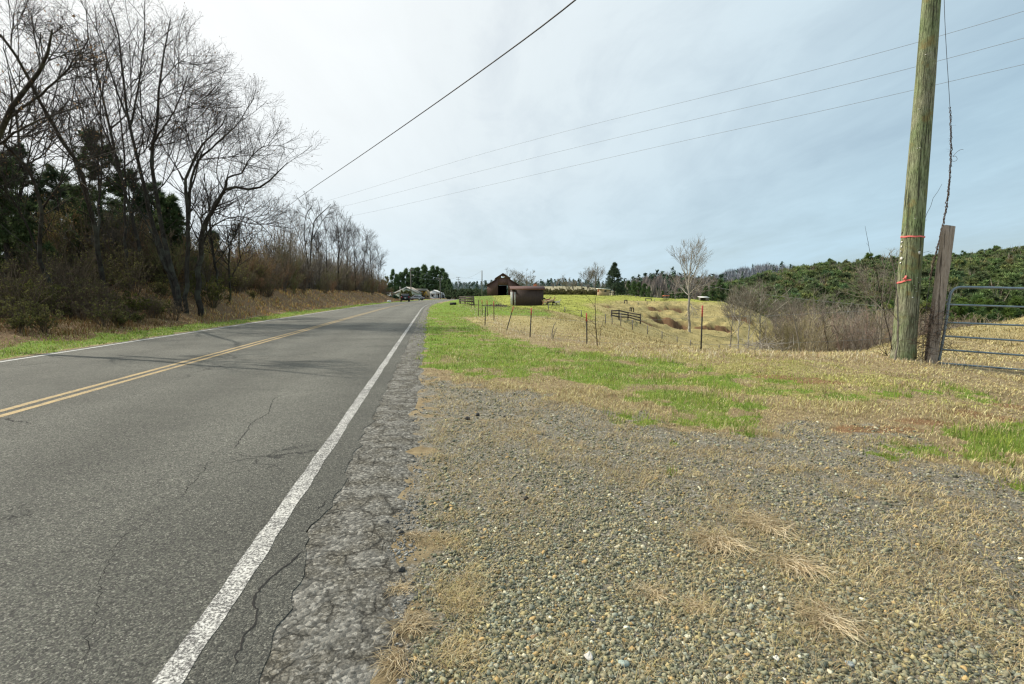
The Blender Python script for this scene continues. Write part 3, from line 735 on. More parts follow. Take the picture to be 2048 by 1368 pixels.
# slimmer trees around and behind the big ones
auto_tree('slim bare tree between the leaning trunks with a straight dark stem', 262, 655, 25, 150, 3, .2, 21, .11)
auto_tree('bare tree just right of the lichened one, seen through its low limbs', 437, 628, 30, 360, 4, .3, 22, .13)
auto_tree('short bare tree at the left end of the grassy bank', 462, 625, 31, 440, 4, .35, 23, .1)
auto_tree('dark bare tree deep in the wood left of the tall cluster', 60, 668, 26, 130, 5, .28, 24, .16)
auto_tree('bare tree leaning left in front of the dense pines', 300, 652, 27, 60, 4, .28, 25, .15, lean=-.35)
auto_tree('bare tree beyond the left frame edge whose twigs fill the corner', -60, 672, 22, 90, 5, .32, 26, .16)
# trees on the bank to the right of them
G2 = 'bare trees on top of the roadside bank'
def bankD(px, s=14.5):
    Ds = np.linspace(25, 150, 800); return float(Ds[np.argmin(np.abs((px - 1024) / 1024 * Ds - (road_x(Ds) - s)))])
L2 = ((8, (1.2, 3.2)), (5, (.7, 1.6)), (4, (.3, .8)))
BD = bankD(618)
bb = at(618, 600, BD)
bare_tree('bare_tree', 'broad bare tree with two main forks, largest on the bank beside the black cable', 'tree', G2, (bb[0], bb[1], hz1(bb[0], bb[1]) - .1),
  limbsof(BD, [([(616, 605), (620, 540), (623, 480), (628, 440), (645, 425), (655, 415), (662, 408)], .22, .03, 1), ([(618, 540), (608, 480), (610, 430), (622, 415)], .14, .03, -1),
                ([(616, 520), (598, 470), (582, 442), (578, 432)], .08, .02, -1), ([(624, 480), (640, 450), (652, 430), (668, 425)], .1, .02, 1), ([(626, 450), (618, 435), (612, 410)], .09, .02, 0)]),
  31, L2 + ((2, (.2, .4)),), rmin=.0055)
auto_tree('vine wrapped bare tree on the bank, russet and shaggy', 678, 606, bankD(678), 424, 4, .22, 32, .2, G2, rmin=.0055)
auto_tree('bare tree on the bank with a single dark stem in front', 641, 610, bankD(641), 470, 3, .2, 33, .1, G2, rmin=.0055)
auto_tree('bare tree near the right end of the bank with upright stems', 712, 606, bankD(712), 455, 4, .25, 34, .15, G2, rmin=.0055)
auto_tree('bare tree with a wide fork above the end of the bank', 745, 604, bankD(745), 478, 4, .42, 35, .17, G2, rmin=.0055)
auto_tree('last small bare tree where the bank meets the road', 760, 604, bankD(760), 500, 3, .35, 36, .12, G2, rmin=.0055)
auto_tree('thin bare tree half way along the bank', 655, 606, bankD(655), 450, 3, .22, 37, .12, G2, rmin=.0055)
auto_tree('crooked bare tree on the bank behind the vine wrapped one', 695, 606, bankD(695), 440, 3, .25, 38, .14, G2, rmin=.0055)
auto_tree('slender bare tree behind the wide forked one', 728, 604, bankD(728), 490, 3, .25, 39, .12, G2, rmin=.0055)

# ------------------------------------------------------------------ pines
def tufts(P, per, tri, ln, wd, g, t0=.25, col=(.05, .085, .03), upb=.3, cv=.35):
    """needle tufts along polylines -> triangles"""
    n, K, _ = P.shape
    t = g.uniform(t0, 1.0, (n, per)) * (K - 1); i = np.clip(t.astype(int), 0, K - 2); f = (t - i)[..., None]; r_ = np.arange(n)[:, None]
    o = (P[r_, i] * (1 - f) + P[r_, i + 1] * f).reshape(-1, 3); T = unit((P[r_, i + 1] - P[r_, i]).reshape(-1, 3))
    m = len(o); d = unit(g.normal(0, 1, (m, tri, 3)) + T[:, None] * .7 + np.array([0, 0, upb]))
    L = ln * g.uniform(.6, 1.2, (m, tri, 1)); w = unit(np.cross(d, g.normal(0, 1, d.shape))) * wd * g.uniform(.7, 1.3, (m, tri, 1))
    o = o[:, None]
    V = np.stack([o - w * .5, o + w * .5, o + d * L], 2).reshape(-1, 3, 3)
    c = np.array(col)[None, None] * g.uniform(1 - cv, 1 + cv, (m, 1, 1)) * g.uniform(.8, 1.2, (m, tri, 1)) * np.array([1, 1, 1])
    return V, c.reshape(-1, 3)
def pine_mesh_parts(H, seed, nb=70, per=16, tri=6, ln=.28, wd=.03, spread=.26, t_low=.15, col=(.05, .085, .03), shape=.8, r=.16, droop=-.02, blen=None):
    g = np.random.default_rng(seed); z = np.linspace(0, H, 10)
    Tn = np.stack([g.normal(0, .03, 10).cumsum() * .5, g.normal(0, .03, 10).cumsum() * .5, z], 1); Tn[0, :2] = 0
    tr = Geo(); tr.tubes(Tn, np.linspace(r, .02, 10), 7, (.09, .075, .06))
    h = np.sort(g.uniform(t_low, .99, nb)); h = t_low + (h - t_low); a = g.uniform(0, 2 * PI, nb)
    L = spread * H * ((1 - h) / (1 - t_low) + .06) ** shape * g.uniform(.65, 1.15, nb)
    o = np.stack([np.interp(h * H, z, Tn[:, i]) for i in range(3)], 1)
    D_ = np.stack([np.cos(a), np.sin(a), .1 + .6 * h], 1); P = np.empty((nb, 5, 3)); P[:, 0] = o
    for q in range(1, 5):
        D_ = unit(D_ + g.normal(0, .08, D_.shape) + np.array([0, 0, droop])); P[:, q] = P[:, q - 1] + D_ * (L / 4)[:, None]
    tr.tubes(P, np.maximum(.03 * L[:, None] * .35 * np.linspace(1, .25, 5)[None], .006), 3, (.08, .065, .05))
    P2, R2 = spawn(P, np.full(P.shape[:2], .01), 4, .3, .95, (.5, .95), (.18 * spread * H, .4 * spread * H), 3, .5, .03, .1, g)
    V1, c1 = tufts(P, per, tri, ln, wd, g, .25, col); V2, c2 = tufts(P2, max(3, per // 2), tri, ln, wd, g, .1, col)
    V = np.concatenate([V1, V2]); c = np.concatenate([c1, c2])
    return tr, V, c
def pine(label, px, py, D, top, seed, group, name='pine_tree', cat='tree', z=None, **kw):
    b = at(px, py, D); b[2] = (hz1(b[0], b[1]) - .1) if z is None else z; H = at(px, top, D)[2] - b[2]
    tr, V, c = pine_mesh_parts(H, seed, **kw); root = thing(name, b, label, cat, group)
    for q in tr.v: q += b
    tr.build('trunk', BARK, root, smooth=True)
    g = Geo(); g.poly_tris(V + b, c); g.build('crown', LEAF, root)
    return root
GP = 'dark pines behind the bare trees on the left'
DK = (.032, .052, .028)
for i, (px, py, D, top, lb, sp) in enumerate([
    (30, 660, 25, 330, 'dark pine at the left frame edge behind bare limbs', .32), (65, 655, 30, 305, 'pointed dark pine standing above the brush far left', .26),
    (135, 650, 31, 345, 'dark pine between two leaning bare trunks on the left', .3), (218, 650, 29, 275, 'tallest dark pine, its top between the forked trunks', .27),
    (275, 648, 33, 350, 'dark pine directly behind the tall many trunked tree', .3), (318, 645, 34, 372, 'dark pine showing right of the tall bare trunks', .26),
    (350, 645, 30, 400, 'small dark pine low behind the clustered trunks', .27), (-40, 665, 28, 330, 'dark pine beyond the left frame edge', .34),
    (170, 655, 36, 380, 'low dark pine in the second row of the wood', .36), (10, 655, 38, 420, 'low dark pine deep in the wood at far left', .4),
    (430, 630, 40, 470, 'small bushy pine behind the road bank at the right end of the wood', .3), (240, 650, 40, 430, 'dark pine far back between the trunks', .4),
    (95, 655, 40, 400, 'dark pine far back in the left wood', .42)]):
    pine(lb, px, py, D, top, 50 + i, GP, nb=95, per=13, tri=6, ln=.30, wd=.045, spread=sp, col=(.060, .092, .045) if i % 3 else (.085, .125, .05), t_low=.06, shape=.6)
# ------------------------------------------------------------------ shrubs and brush
def shrub_geo(base, H, Wd, n, g, col, tw=Geo, leaf=0, leafcol=(.16, .17, .06), rmin=.006, lsz=.04):
    """many stems from one foot; returns geo"""
    b = np.array(base, float); a = g.uniform(0, 2 * PI, n); ti = g.uniform(0, .75, n) * Wd / H * 1.3
    o = b + np.stack([np.cos(a) * g.uniform(0, .15 * Wd, n), np.sin(a) * g.uniform(0, .15 * Wd, n), np.zeros(n)], 1)
    D_ = unit(np.stack([np.cos(a) * ti, np.sin(a) * ti, np.ones(n)], 1)); L = H * g.uniform(.6, 1.05, n) * 1.02
    P = np.empty((n, 6, 3)); P[:, 0] = o
    for q in range(1, 6):
        D_ = unit(D_ + g.normal(0, .09, D_.shape)); P[:, q] = P[:, q - 1] + D_ * (L / 5)[:, None]
    r = np.full(n, max(rmin * 1.8, .008 * H))[:, None] * np.linspace(1, .3, 6)[None]
    G = Geo(); G.tubes(P, r, 3, np.array(col)[None] * g.uniform(.7, 1.3, (n, 1)))
    P2, R2 = spawn(P, r, 6, .25, 1, (.35, .8), (.15 * H, .32 * H), 4, .6, .05, .12, g, rmin)
    G.tubes(P2, R2, 3, np.array(col)[None] * g.uniform(.7, 1.35, (len(P2), 1)))
    P3, R3 = spawn(P2, R2, 4, .3, 1, (.35, .8), (.06 * H, .15 * H), 3, .7, .03, .12, g, rmin)
    G.tubes(P3, R3, 3, np.array(col)[None] * g.uniform(.8, 1.4, (len(P3), 1)))
    if leaf:
        V, c = tufts(P3, leaf, 2, lsz * 1.6, lsz, g, .3, leafcol, .3, .5); G.mi = 1; G.poly_tris(V, c); G.mi = 0
    return G
def shrub(label, px, py, D, top, wpx, n, seed, group, col=(.12, .095, .07), name='shrub', cat='shrub', z=None, **kw):
    g = np.random.default_rng(seed); b = at(px, py, D); b[2] = (hz1(b[0], b[1]) - .05) if z is None else z
    H = at(px, top, D)[2] - b[2]; G = shrub_geo(b, H, wpx / 1024 * D, n, g, col, **kw)
    o = G.build(name, [TWIGB, LEAF], origin=b); return tag(o, label, cat, group)
GS = 'shrubs in the shade under the left wood'
for i, (px, py, D, top, w, lb, lf, col) in enumerate([
    (25, 690, 19.5, 575, 90, 'leafless brown shrub at the left frame edge under the pines', 0, (.10, .075, .05)),
    (80, 685, 19.5, 560, 90, 'yellow green budding shrub low in front of the dark pines', 5, (.10, .08, .05)),
    (150, 680, 20, 590, 70, 'brown bramble at the foot of the crooked tree', 0, (.12, .085, .055)),
    (205, 676, 20.5, 600, 70, 'tangled russet shrub beside the leaning trunk', 0, (.13, .085, .055)),
    (258, 668, 21.5, 585, 70, 'olive leaved shrub left of the clustered trunks', 4, (.12, .09, .06)),
    (310, 660, 22.5, 590, 60, 'shrub with dry stems touching the clustered trunks', 2, (.13, .1, .07)),
    (425, 625, 28, 545, 70, 'olive shrub behind the lichened trunk at the bank', 5, (.12, .1, .06)),
    (-30, 690, 19, 560, 90, 'dark shrub beyond the left frame edge', 2, (.1, .08, .05))]):
    shrub(lb, px, py, D, top, w, 34, 200 + i, GS, col, leaf=lf, leafcol=(.13, .135, .035), lsz=.035)
# thicket on the bank: one mass of brush nobody could count
def thicket():
    g = np.random.default_rng(5); G = None; parts = []
    GG = Geo(); cnt = 0
    for k in range(250):
        y = math.exp(g.uniform(math.log(27), math.log(125))); s = g.uniform(12.3, 19)
        x = float(road_x(y)) - s; H = g.uniform(1.8, 4.6)
        if s < 14: H *= .5 + .3 * (s - 12.3)
        c = [(.17, .135, .075), (.14, .11, .075), (.15, .14, .06), (.12, .1, .08), (.2, .12, .07)][int(g.integers(0, 5))]
        q = shrub_geo((x, y, hz1(x, y) - .05), H, H * .6, 17, g, c, leaf=(2 if y < 45 else 0) if k % 2 else 0, leafcol=(.24, .22, .07) if k % 3 else (.26, .18, .08), rmin=.008, lsz=.04)
        for v, f, c_, m in ((q, None, None, None),):
            off = GG.nv
            for f_ in q.f: GG.f.append(f_ + off)
            GG.v += q.v; GG.c += q.c; GG.m += q.m; GG.nv += q.nv
    for k in range(70):
        y = g.uniform(52, 122); s = g.uniform(14, 18); x = float(road_x(y)) - s; H = g.uniform(4.2, 7.5)
        q = shrub_geo((x, y, hz1(x, y) - .05), H, H * .38, 12, g, [(.16, .135, .11), (.20, .165, .12), (.13, .11, .09)][k % 3], rmin=.010); off = GG.nv
        for f_ in q.f: GG.f.append(f_ + off)
        GG.v += q.v; GG.c += q.c; GG.m += q.m; GG.nv += q.nv
    return tag(GG.build('roadside_thicket', [TWIGB, LEAF]), 'tangled brown and olive thicket along the top of the roadside bank', 'thicket', kind='stuff')
thicket()
def undergrowth():
    g = np.random.default_rng(6); GG = Geo()
    for k in range(210):
        y = g.uniform(14, 42); s = g.uniform(10.2 if k % 2 else 11.5, 20); y = y if s > 11.5 else g.uniform(14, 24); x = float(road_x(y)) - s; H = g.uniform(.7, 2.6)
        if x / y < -1.25: continue
        if s < 13: H *= .45 + .2 * (s - 10.2)
        q = shrub_geo((x, y, hz1(x, y) - .05), H, H * .8, 18, g, (.11, .082, .055), leaf=1 if k % 3 else 0, leafcol=(.14, .14, .045), rmin=.005, lsz=.035); off = GG.nv
        for f_ in q.f: GG.f.append(f_ + off)
        GG.v += q.v; GG.c += q.c; GG.m += q.m; GG.nv += q.nv
    return tag(GG.build('woodland_undergrowth', [TWIGB, LEAF]), 'dark tangled undergrowth filling the floor of the left wood', 'undergrowth', kind='stuff')
undergrowth()

# ------------------------------------------------------------------ grass
def blades(name, label, n, rmax, dens, colf, hgt, wid, seed, mat, ang=R(52), rmin=1.3, lean=.5, flat_=0., cat='grass', clump=0):
    g = np.random.default_rng(seed)
    r = np.exp(g.uniform(math.log(rmin), math.log(rmax), n)); a = g.uniform(-ang, ang, n)
    x, y = np.sin(a) * r, np.cos(a) * r
    if clump:
        x = x + g.normal(0, .02, n) * r ** .5; y = y + g.normal(0, .02, n) * r ** .5
    k = g.random(n) < dens(x, y); x, y, r = x[k], y[k], r[k]; n = len(x)
    z = hz(x, y) - .004
    h = hgt(x, y, g) * g.uniform(.5, 1.25, n); w = np.maximum(wid * g.uniform(.6, 1.3, n), .00085 * r)
    b = np.stack([x, y, z], 1); az = g.uniform(0, 2 * PI, n)
    ld = np.stack([np.cos(az), np.sin(az), np.zeros(n)], 1); sd = np.stack([-np.sin(az + g.normal(0, .6, n)), np.cos(az), np.zeros(n)], 1)
    le = np.abs(g.normal(lean, .3, n)); le = np.clip(le, 0, 1.5)
    if flat_: le = g.uniform(1.25, 1.52, n)
    up = np.array([0, 0, 1.])
    m = b + (ld * np.sin(le * .5)[:, None] + up * np.cos(le * .5)[:, None]) * (h * .55)[:, None]
    t = m + (ld * np.sin(le)[:, None] + up * np.cos(le)[:, None]) * (h * .5)[:, None]
    ws = w[:, None] * .5
    V = np.stack([b - sd * ws, b + sd * ws, m - sd * ws * .8, m + sd * ws * .8, t], 1)
    i = np.arange(n)[:, None] * 5
    c = np.repeat(colf(x, y, g), 5, 0)
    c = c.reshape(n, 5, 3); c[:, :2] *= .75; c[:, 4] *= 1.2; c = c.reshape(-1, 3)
    G = Geo(); G.add(V.reshape(-1, 3), [i + np.array([[0, 1, 3, 2]]), i + np.array([[2, 3, 4]])], c)
    return tag(G.build(name, mat), label, cat, kind='stuff')
def cpick(cols):
    cols = np.array(cols)
    def f(x, y, g):
        return cols[g.integers(0, len(cols), len(x))] * g.uniform(.75, 1.25, (len(x), 1))
    return f
def green_d(x, y):
    m = masks(x, y); return np.clip(m[0] * 1.3 - .15, 0, 1) * np.clip(.78 + .5 * wob(x, y, .6, 2), .25, 1) * np.where(y > 1, 1, 0) * (1 - sm(60, 90, y) * .5)
def greencol(x, y, g):
    v = wob(x, y, 1.1, 4)[:, None] * .5 + wob(x, y, .35, 3)[:, None] * .25 + g.normal(0, .25, (len(x), 1)) + .12
    far = sm(9, 30, y)[:, None] * .35; v = np.clip(v + .4 + far, 0, 1)
    a = np.array([(.11, .19, .025)]); b_ = np.array([(.35, .41, .08)]); c = a * (1 - v) + b_ * v
    dead = (g.random(len(x)) < .17)[:, None]
    return np.where(dead, np.array([(.42, .36, .17)]), c) * g.uniform(.75, 1.25, (len(x), 1))
blades('green_grass', 'bright green grass on the road verges and at the edge of the gravel', 420000, 95, green_d, greencol,
       lambda x, y, g: .075 + .05 * np.clip(wob(x, y, 1.3, 5), -.5, 1), .0045, 31, GRASSM, lean=.7, rmin=2.5)

def dry_d(x, y):
    m = masks(x, y); s = -lat(x, y); nog = 1 - m[1]; v = (1 - m[0] * .7) * nog * np.where(s > 1.2, 1, 0)
    v = v * (1 - sm(20, 45, y) * .75) * (1 - m[3] * .8) * (1 - m[2] * .8)
    v2 = np.where((s < -7.8), .35 * (1 - sm(12, 19, -s)), 0)
    return np.clip(v * (.75 + .25 * wob(x, y, 1.2, 2)), 0, 1) * .9 + v2
def drycol(x, y, g):
    cols = np.array([(.66, .57, .34), (.58, .48, .27), (.46, .36, .20), (.74, .66, .44), (.48, .35, .22), (.44, .43, .15), (.56, .54, .21)])
    c = cols[g.integers(0, 5, len(x))]; yg = masks(x, y)[4] > g.random(len(x)) * 1.1
    c = np.where(yg[:, None], cols[g.integers(5, 7, len(x))] * 1.05, c)
    return c * g.uniform(.6, 1.2, (len(x), 1)) * np.array([.97, 1.0, .82])
blades('dry_grass', 'pale dry winter grass covering the field edge and the bank', 620000, 70, dry_d, drycol,
       lambda x, y, g: .045 + .04 * np.clip(wob(x, y, 1.7, 1), -.6, 1) + .04 * sm(10.2, 11.6, y) * (1 - sm(14, 18, y)) * sm(1, 3, x), .0038, 32, STRAW, lean=1.15, rmin=4)
# short pasture grass in tufts beyond the fence
def pas_d(x, y):
    s = -lat(x, y); return np.where(y > 16, 1, 0) * sm(6, 9, s) * np.clip(.30 + 1.0 * wob(x, y, 2.4, 3) + .5 * wob(x, y, .9, 5), .03, 1) * (1 - masks(x, y)[2] * .9)
def pascol(x, y, g):
    m = masks(x, y); l = (m[3] * (.8 + .3 * wob(x, y, 5, 2)))[:, None].clip(0, 1)
    dry = np.array([(.52, .43, .22), (.40, .33, .15), (.30, .25, .11), (.58, .50, .28)])[g.integers(0, 4, len(x))]; gr = np.array([(.30, .36, .06), (.22, .28, .045), (.42, .44, .11), (.16, .21, .035)])[g.integers(0, 4, len(x))]
    return (dry * (1 - l) + gr * l) * g.uniform(.6, 1.15, (len(x), 1))
blades('pasture_grass', 'short tufted grass over the pasture, the hollow and the knoll', 420000, 125, pas_d, pascol, lambda x, y, g: .12 + .06 * wob(x, y, 1.5, 3), .006, 36, STRAW, lean=.9, rmin=14)
# tall tufts along the fence and field brow
def brow_d(x, y):
    s = -lat(x, y); near = np.exp(-((y - (10.9 + .9 * wob(x, y * 0, 3, 2) * .5)) / .8) ** 2) * np.where(x > 2.2, 1, 0) * np.where(x < 9.5, 1, 0)
    fl = np.interp(y, [12.3, 13.4, 16, 19, 26, 32, 47, 70], [4.6, 1.95, .58, -.2, -.92, -1.5, -3.4, -6.5]); f2 = np.exp(-((x - fl) / (.35 + .01 * y)) ** 2) * np.where(y > 12.2, 1, 0) * np.where(y < 70, 1, 0)
    pc = at(1835, 719, 10.15); foot = np.exp(-((x - pc[0]) / .55) ** 2 - ((y - pc[1]) / .3) ** 2)
    return np.maximum(np.maximum(near * .7, f2 * .8) * np.clip(.45 + .9 * wob(x, y, .7, 5), 0, 1), foot * .9)
blades('tall_dry_grass', 'taller tufts of bleached dead grass along the wire fence and the field brow', 260000, 72, brow_d, cpick([(.72, .62, .42), (.62, .50, .31), (.48, .35, .22), (.78, .70, .52)]),
       lambda x, y, g: .10 + .06 * wob(x, y, .8, 3), .0035, 33, STRAW, lean=.5, rmin=9)
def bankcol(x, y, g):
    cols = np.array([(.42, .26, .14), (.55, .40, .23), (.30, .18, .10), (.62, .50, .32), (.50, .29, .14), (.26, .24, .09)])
    return np.array([1.3, 1.2, .85]) * cols[g.integers(0, 6, len(x))] * (g.uniform(.7, 1.25, len(x)) * (.35 + .65 * sm(21, 28, y)))[:, None]  # weeds darkened beside the near wood, its shade put into the colour
def bankd(x, y):
    s = lat(x, y); return np.where(y > 14, 1, 0) * sm(8.8, 10.5, s) * (1 - sm(14, 16, s)) * np.clip(.55 + .6 * wob(x, y, 2, 2), .1, 1)
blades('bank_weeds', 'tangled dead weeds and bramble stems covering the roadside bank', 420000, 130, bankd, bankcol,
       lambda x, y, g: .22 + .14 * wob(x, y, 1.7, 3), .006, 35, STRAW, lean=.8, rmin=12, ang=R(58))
# thatch lying over the gravel
_TC = [(*flat([(a, b)])[0], c) for a, b, c in ((1440, 1085, .22), (1530, 1060, .24), (1590, 1130, .22), (1655, 1245, .22), (1700, 1150, .3), (1390, 1215, .1), (1310, 1190, .1), (820, 1255, .09), (800, 1320, .08), (835, 1075, .12), (800, 1180, .1), (1850, 1150, .35), (1950, 1040, .4), (900, 900, .25), (1000, 860, .3))]
def thatch_d(x, y):
    m = masks(x, y); s = -lat(x, y)
    v = m[1] * np.clip(.40 + .9 * wob(x, y, 1.1, 2) + .5 * wob(x, y, .4, 4), 0.14, 1)
    rr_ = np.hypot(x, y); v = v * (.16 + .84 * sm(2.5, 4.2, rr_ + .6 * wob(x, y, .9, 5) + 1.3 * sm(.8, 2.2, x)))
    for tx, ty, tr in _TC: v = np.maximum(v, .9 * np.exp(-((x - tx) ** 2 + (y - ty) ** 2) / tr ** 2))
    v = v + m[1] * .5 * sm(.75, 1.1, wob(x, y, .45, 6))
    edge_ = np.exp(-((s - .98 - .08 * wob(x, y, .7, 3)) / .12) ** 2) * sm(1.2, 2, y)
    return np.clip(np.maximum(v * .8 * sm(.9, 1.3, s), edge_ * np.clip(.3 + wob(x, y, .5, 5), 0, 1)) + (1 - m[1]) * .35 * (1 - m[0]) * np.where(s > .9, 1, 0), 0, 1)
blades('dead_grass_thatch', 'flattened dead grass stems matted over the gravel', 430000, 13, thatch_d, cpick([(.50, .40, .22), (.42, .32, .17), (.56, .48, .30), (.30, .22, .12), (.44, .38, .17)]),
       lambda x, y, g: .05 + .02 * wob(x, y, .5, 3), .0022, 34, STRAW, flat_=1, rmin=1.35)
# straw tussocks
def tussock(px, py, rad, n, seed, label):
    g = np.random.default_rng(seed); c = flat([(px, py)])[0]; az = g.uniform(0, 2 * PI, n) if seed % 2 else g.normal(g.uniform(0, 6), 1.1, n); L = rad * g.uniform(.35, 1.1, n)
    o = np.stack([c[0] + g.normal(0, rad * .28, n), c[1] + g.normal(0, rad * .28, n)], 1); zz = hz(o[:, 0], o[:, 1])
    d = np.stack([np.cos(az), np.sin(az)], 1); P = np.empty((n, 4, 3)); hh = g.uniform(.08, .4, n) * rad
    for q in range(4):
        t = q / 3; P[:, q, :2] = o + d * (L * t)[:, None] + g.normal(0, .006, (n, 2)); P[:, q, 2] = zz + .006 + hh * math.sin(t * 2.6) * .6
    G = Geo(); cols = np.array([(.74, .62, .40), (.62, .50, .30), (.42, .31, .18), (.80, .70, .50)])
    G.tubes(P, np.full((n, 4), .0010) * np.array([1, 1, .9, .5]), 3, cols[g.integers(0, 4, n)] * g.uniform(.7, 1.2, (n, 1)))
    return tag(G.build('straw_tussock', STRAW, origin=(c[0], c[1], hz1(*c))), label, 'tussock', 'dead straw tussocks on the gravel')
for i, (px, py, rad, n, lb) in enumerate([(1440, 1085, .16, 170, 'largest flattened straw tussock in the middle of the gravel'), (1530, 1055, .17, 140, 'straw tussock with pale stems combed to the right'),
    (1590, 1130, .15, 110, 'straw tussock right of the largest one on the gravel'), (1655, 1245, .14, 130, 'straw tussock near the lower right of the gravel'),
    (1390, 1215, .07, 60, 'small brown tussock below the largest straw tussock'), (1310, 1190, .08, 60, 'thin straw tussock in the lower middle of the gravel'),
    (625, 1070, .08, 70, 'dry tuft growing through the pavement beside the white line'), (820, 1255, .10, 80, 'pale straw tussock where the broken asphalt meets gravel, second from the photo bottom'),
    (800, 1320, .09, 90, 'lowest pale straw tussock at the edge of the broken asphalt'), (720, 1330, .05, 40, 'little dry tuft inside the broken asphalt at the bottom'),
    (835, 1075, .07, 60, 'short tan tussock beside the asphalt lumps'), (800, 1180, .07, 60, 'tan tussock on the ragged asphalt edge above the pale ones')]):
    tussock(px, py, rad, int(n * 1.8), 300 + i, lb)

# ------------------------------------------------------------------ gravel stones
def stones():
    g = np.random.default_rng(9); n = 330000
    r = np.exp(g.uniform(math.log(1.25), math.log(8.5), n)); a = g.uniform(-R(50), R(50), n); x, y = np.sin(a) * r, np.cos(a) * r
    m = masks(x, y); s = -lat(x, y)
    dens = m[1] * np.clip(.68 - .55 * wob(x, y, 1.1, 2) + .2 * wob(x, y, .4, 4), .26, 1) * (1 - m[0]) * sm(.78, 1.0, s); dens = np.maximum(dens, m[1] * .85 * (1 - sm(2.4, 3.8, r)) * sm(.85, 1.1, s))
    dens = np.maximum(dens, .50 * sm(.3, .5, s) * (s < 1.0) * np.clip(.6 + wob(x, y, .5, 3), 0, 1)) * (.42 + .58 * sm(4.5, 2.2, r))
    k = g.random(n) < dens; x, y, r = x[k], y[k], r[k]; n = len(x)
    ico = np.array([(0, 0, -1), (.72, -.53, -.45), (-.28, -.85, -.45), (-.89, 0, -.45), (-.28, .85, -.45), (.72, .53, -.45), (.28, -.85, .45), (-.72, -.53, .45), (-.72, .53, .45), (.28, .85, .45), (.89, 0, .45), (0, 0, 1)], float)
    fc = np.array([(0, 1, 2), (1, 0, 5), (0, 2, 3), (0, 3, 4), (0, 4, 5), (1, 5, 10), (2, 1, 6), (3, 2, 7), (4, 3, 8), (5, 4, 9), (1, 10, 6), (2, 6, 7), (3, 7, 8), (4, 8, 9), (5, 9, 10), (6, 10, 11), (7, 6, 11), (8, 7, 11), (9, 8, 11), (10, 9, 11)])
    sz = np.clip(np.exp(g.normal(math.log(.0043), .50, n)), .0022, .0135) * (1 + .10 * np.clip(r - 2, 0, 6))
    V = ico[None] + g.normal(0, .28, (n, 12, 3))
    V = V * np.stack([g.uniform(.75, 1.25, n), g.uniform(.6, 1.05, n), g.uniform(.4, .8, n)], 1)[:, None]
    az = g.uniform(0, 2 * PI, n); c_, s_ = np.cos(az)[:, None], np.sin(az)[:, None]
    X = V[..., 0] * c_ - V[..., 1] * s_; Y = V[..., 0] * s_ + V[..., 1] * c_; til = g.normal(0, .3, (n, 1)); Z = V[..., 2] + X * til
    W_ = np.stack([X, Y, Z], -1) * sz[:, None, None] + np.stack([x, y, hz(x, y) + sz * .25], 1)[:, None]
    pal = np.array([(.19, .195, .155), (.25, .245, .185), (.13, .14, .115), (.33, .29, .18), (.36, .26, .14), (.23, .245, .225), (.29, .31, .285), (.20, .19, .15), (.44, .42, .36), (.26, .235, .175), (.15, .16, .15), (.62, .62, .58)])
    pr = np.array([16, 16, 10, 13, 5, 8, 6, 14, 5, 14, 8, .7]); pr = pr / pr.sum()
    c = pal[g.choice(len(pal), n, p=pr)] * g.uniform(.55, 1.3, (n, 1)) * np.array([1.08, 1.06, .88]); sh_ = (-lat(x, y) < .8)[:, None]; c = np.where(sh_, c.mean(1, keepdims=True) * np.array([1.05, 1.04, .95]), c)
    G = Geo(); G.add(W_.reshape(-1, 3), (fc[None] + (np.arange(n) * 12)[:, None, None]).reshape(-1, 3), np.repeat(c, 12, 0))
    return tag(G.build('gravel', STONEM), 'small grey, tan and bluish gravel stones covering the pull-off', 'gravel', kind='stuff')
STONEM = tinted('stone_colour', .88, None, .18, 120)
stones()
def rock(px, py, sz, col, label, seed, flatn=.5, group=None, name='stone'):
    g = np.random.default_rng(seed); c = flat([(px, py)])[0]; n1, n2 = 9, 14; V = []
    for i in range(n1):
        th = PI * i / (n1 - 1)
        for j in range(n2):
            ph = 2 * PI * j / n2; d = np.array([math.sin(th) * math.cos(ph), math.sin(th) * math.sin(ph), math.cos(th)])
            rr = 1 + .16 * math.sin(3 * ph + seed + 2 * th) + .1 * math.sin(5 * th + seed * 2 + ph) + g.normal(0, .03) * math.sin(th)
            V.append(d * rr * sz * np.array([1, .75, flatn]))
    V = np.array(V); az = seed * 1.3; M = np.array([[math.cos(az), -math.sin(az), 0], [math.sin(az), math.cos(az), 0], [0, 0, 1]]); V = V @ M.T
    z0 = hz1(*c) + (RZ if lat(*c) > .3 else 0); V += np.array([c[0], c[1], z0 + sz * flatn * .45])
    F_ = [[i * n2 + j, (i + 1) * n2 + j, (i + 1) * n2 + (j + 1) % n2, i * n2 + (j + 1) % n2] for i in range(n1 - 1) for j in range(n2)]
    G = Geo(); G.add(V, np.array(F_), col); return tag(G.build(name, STONEM, origin=(c[0], c[1], z0)), label, name, group)
GR = 'larger stones lying on the gravel'
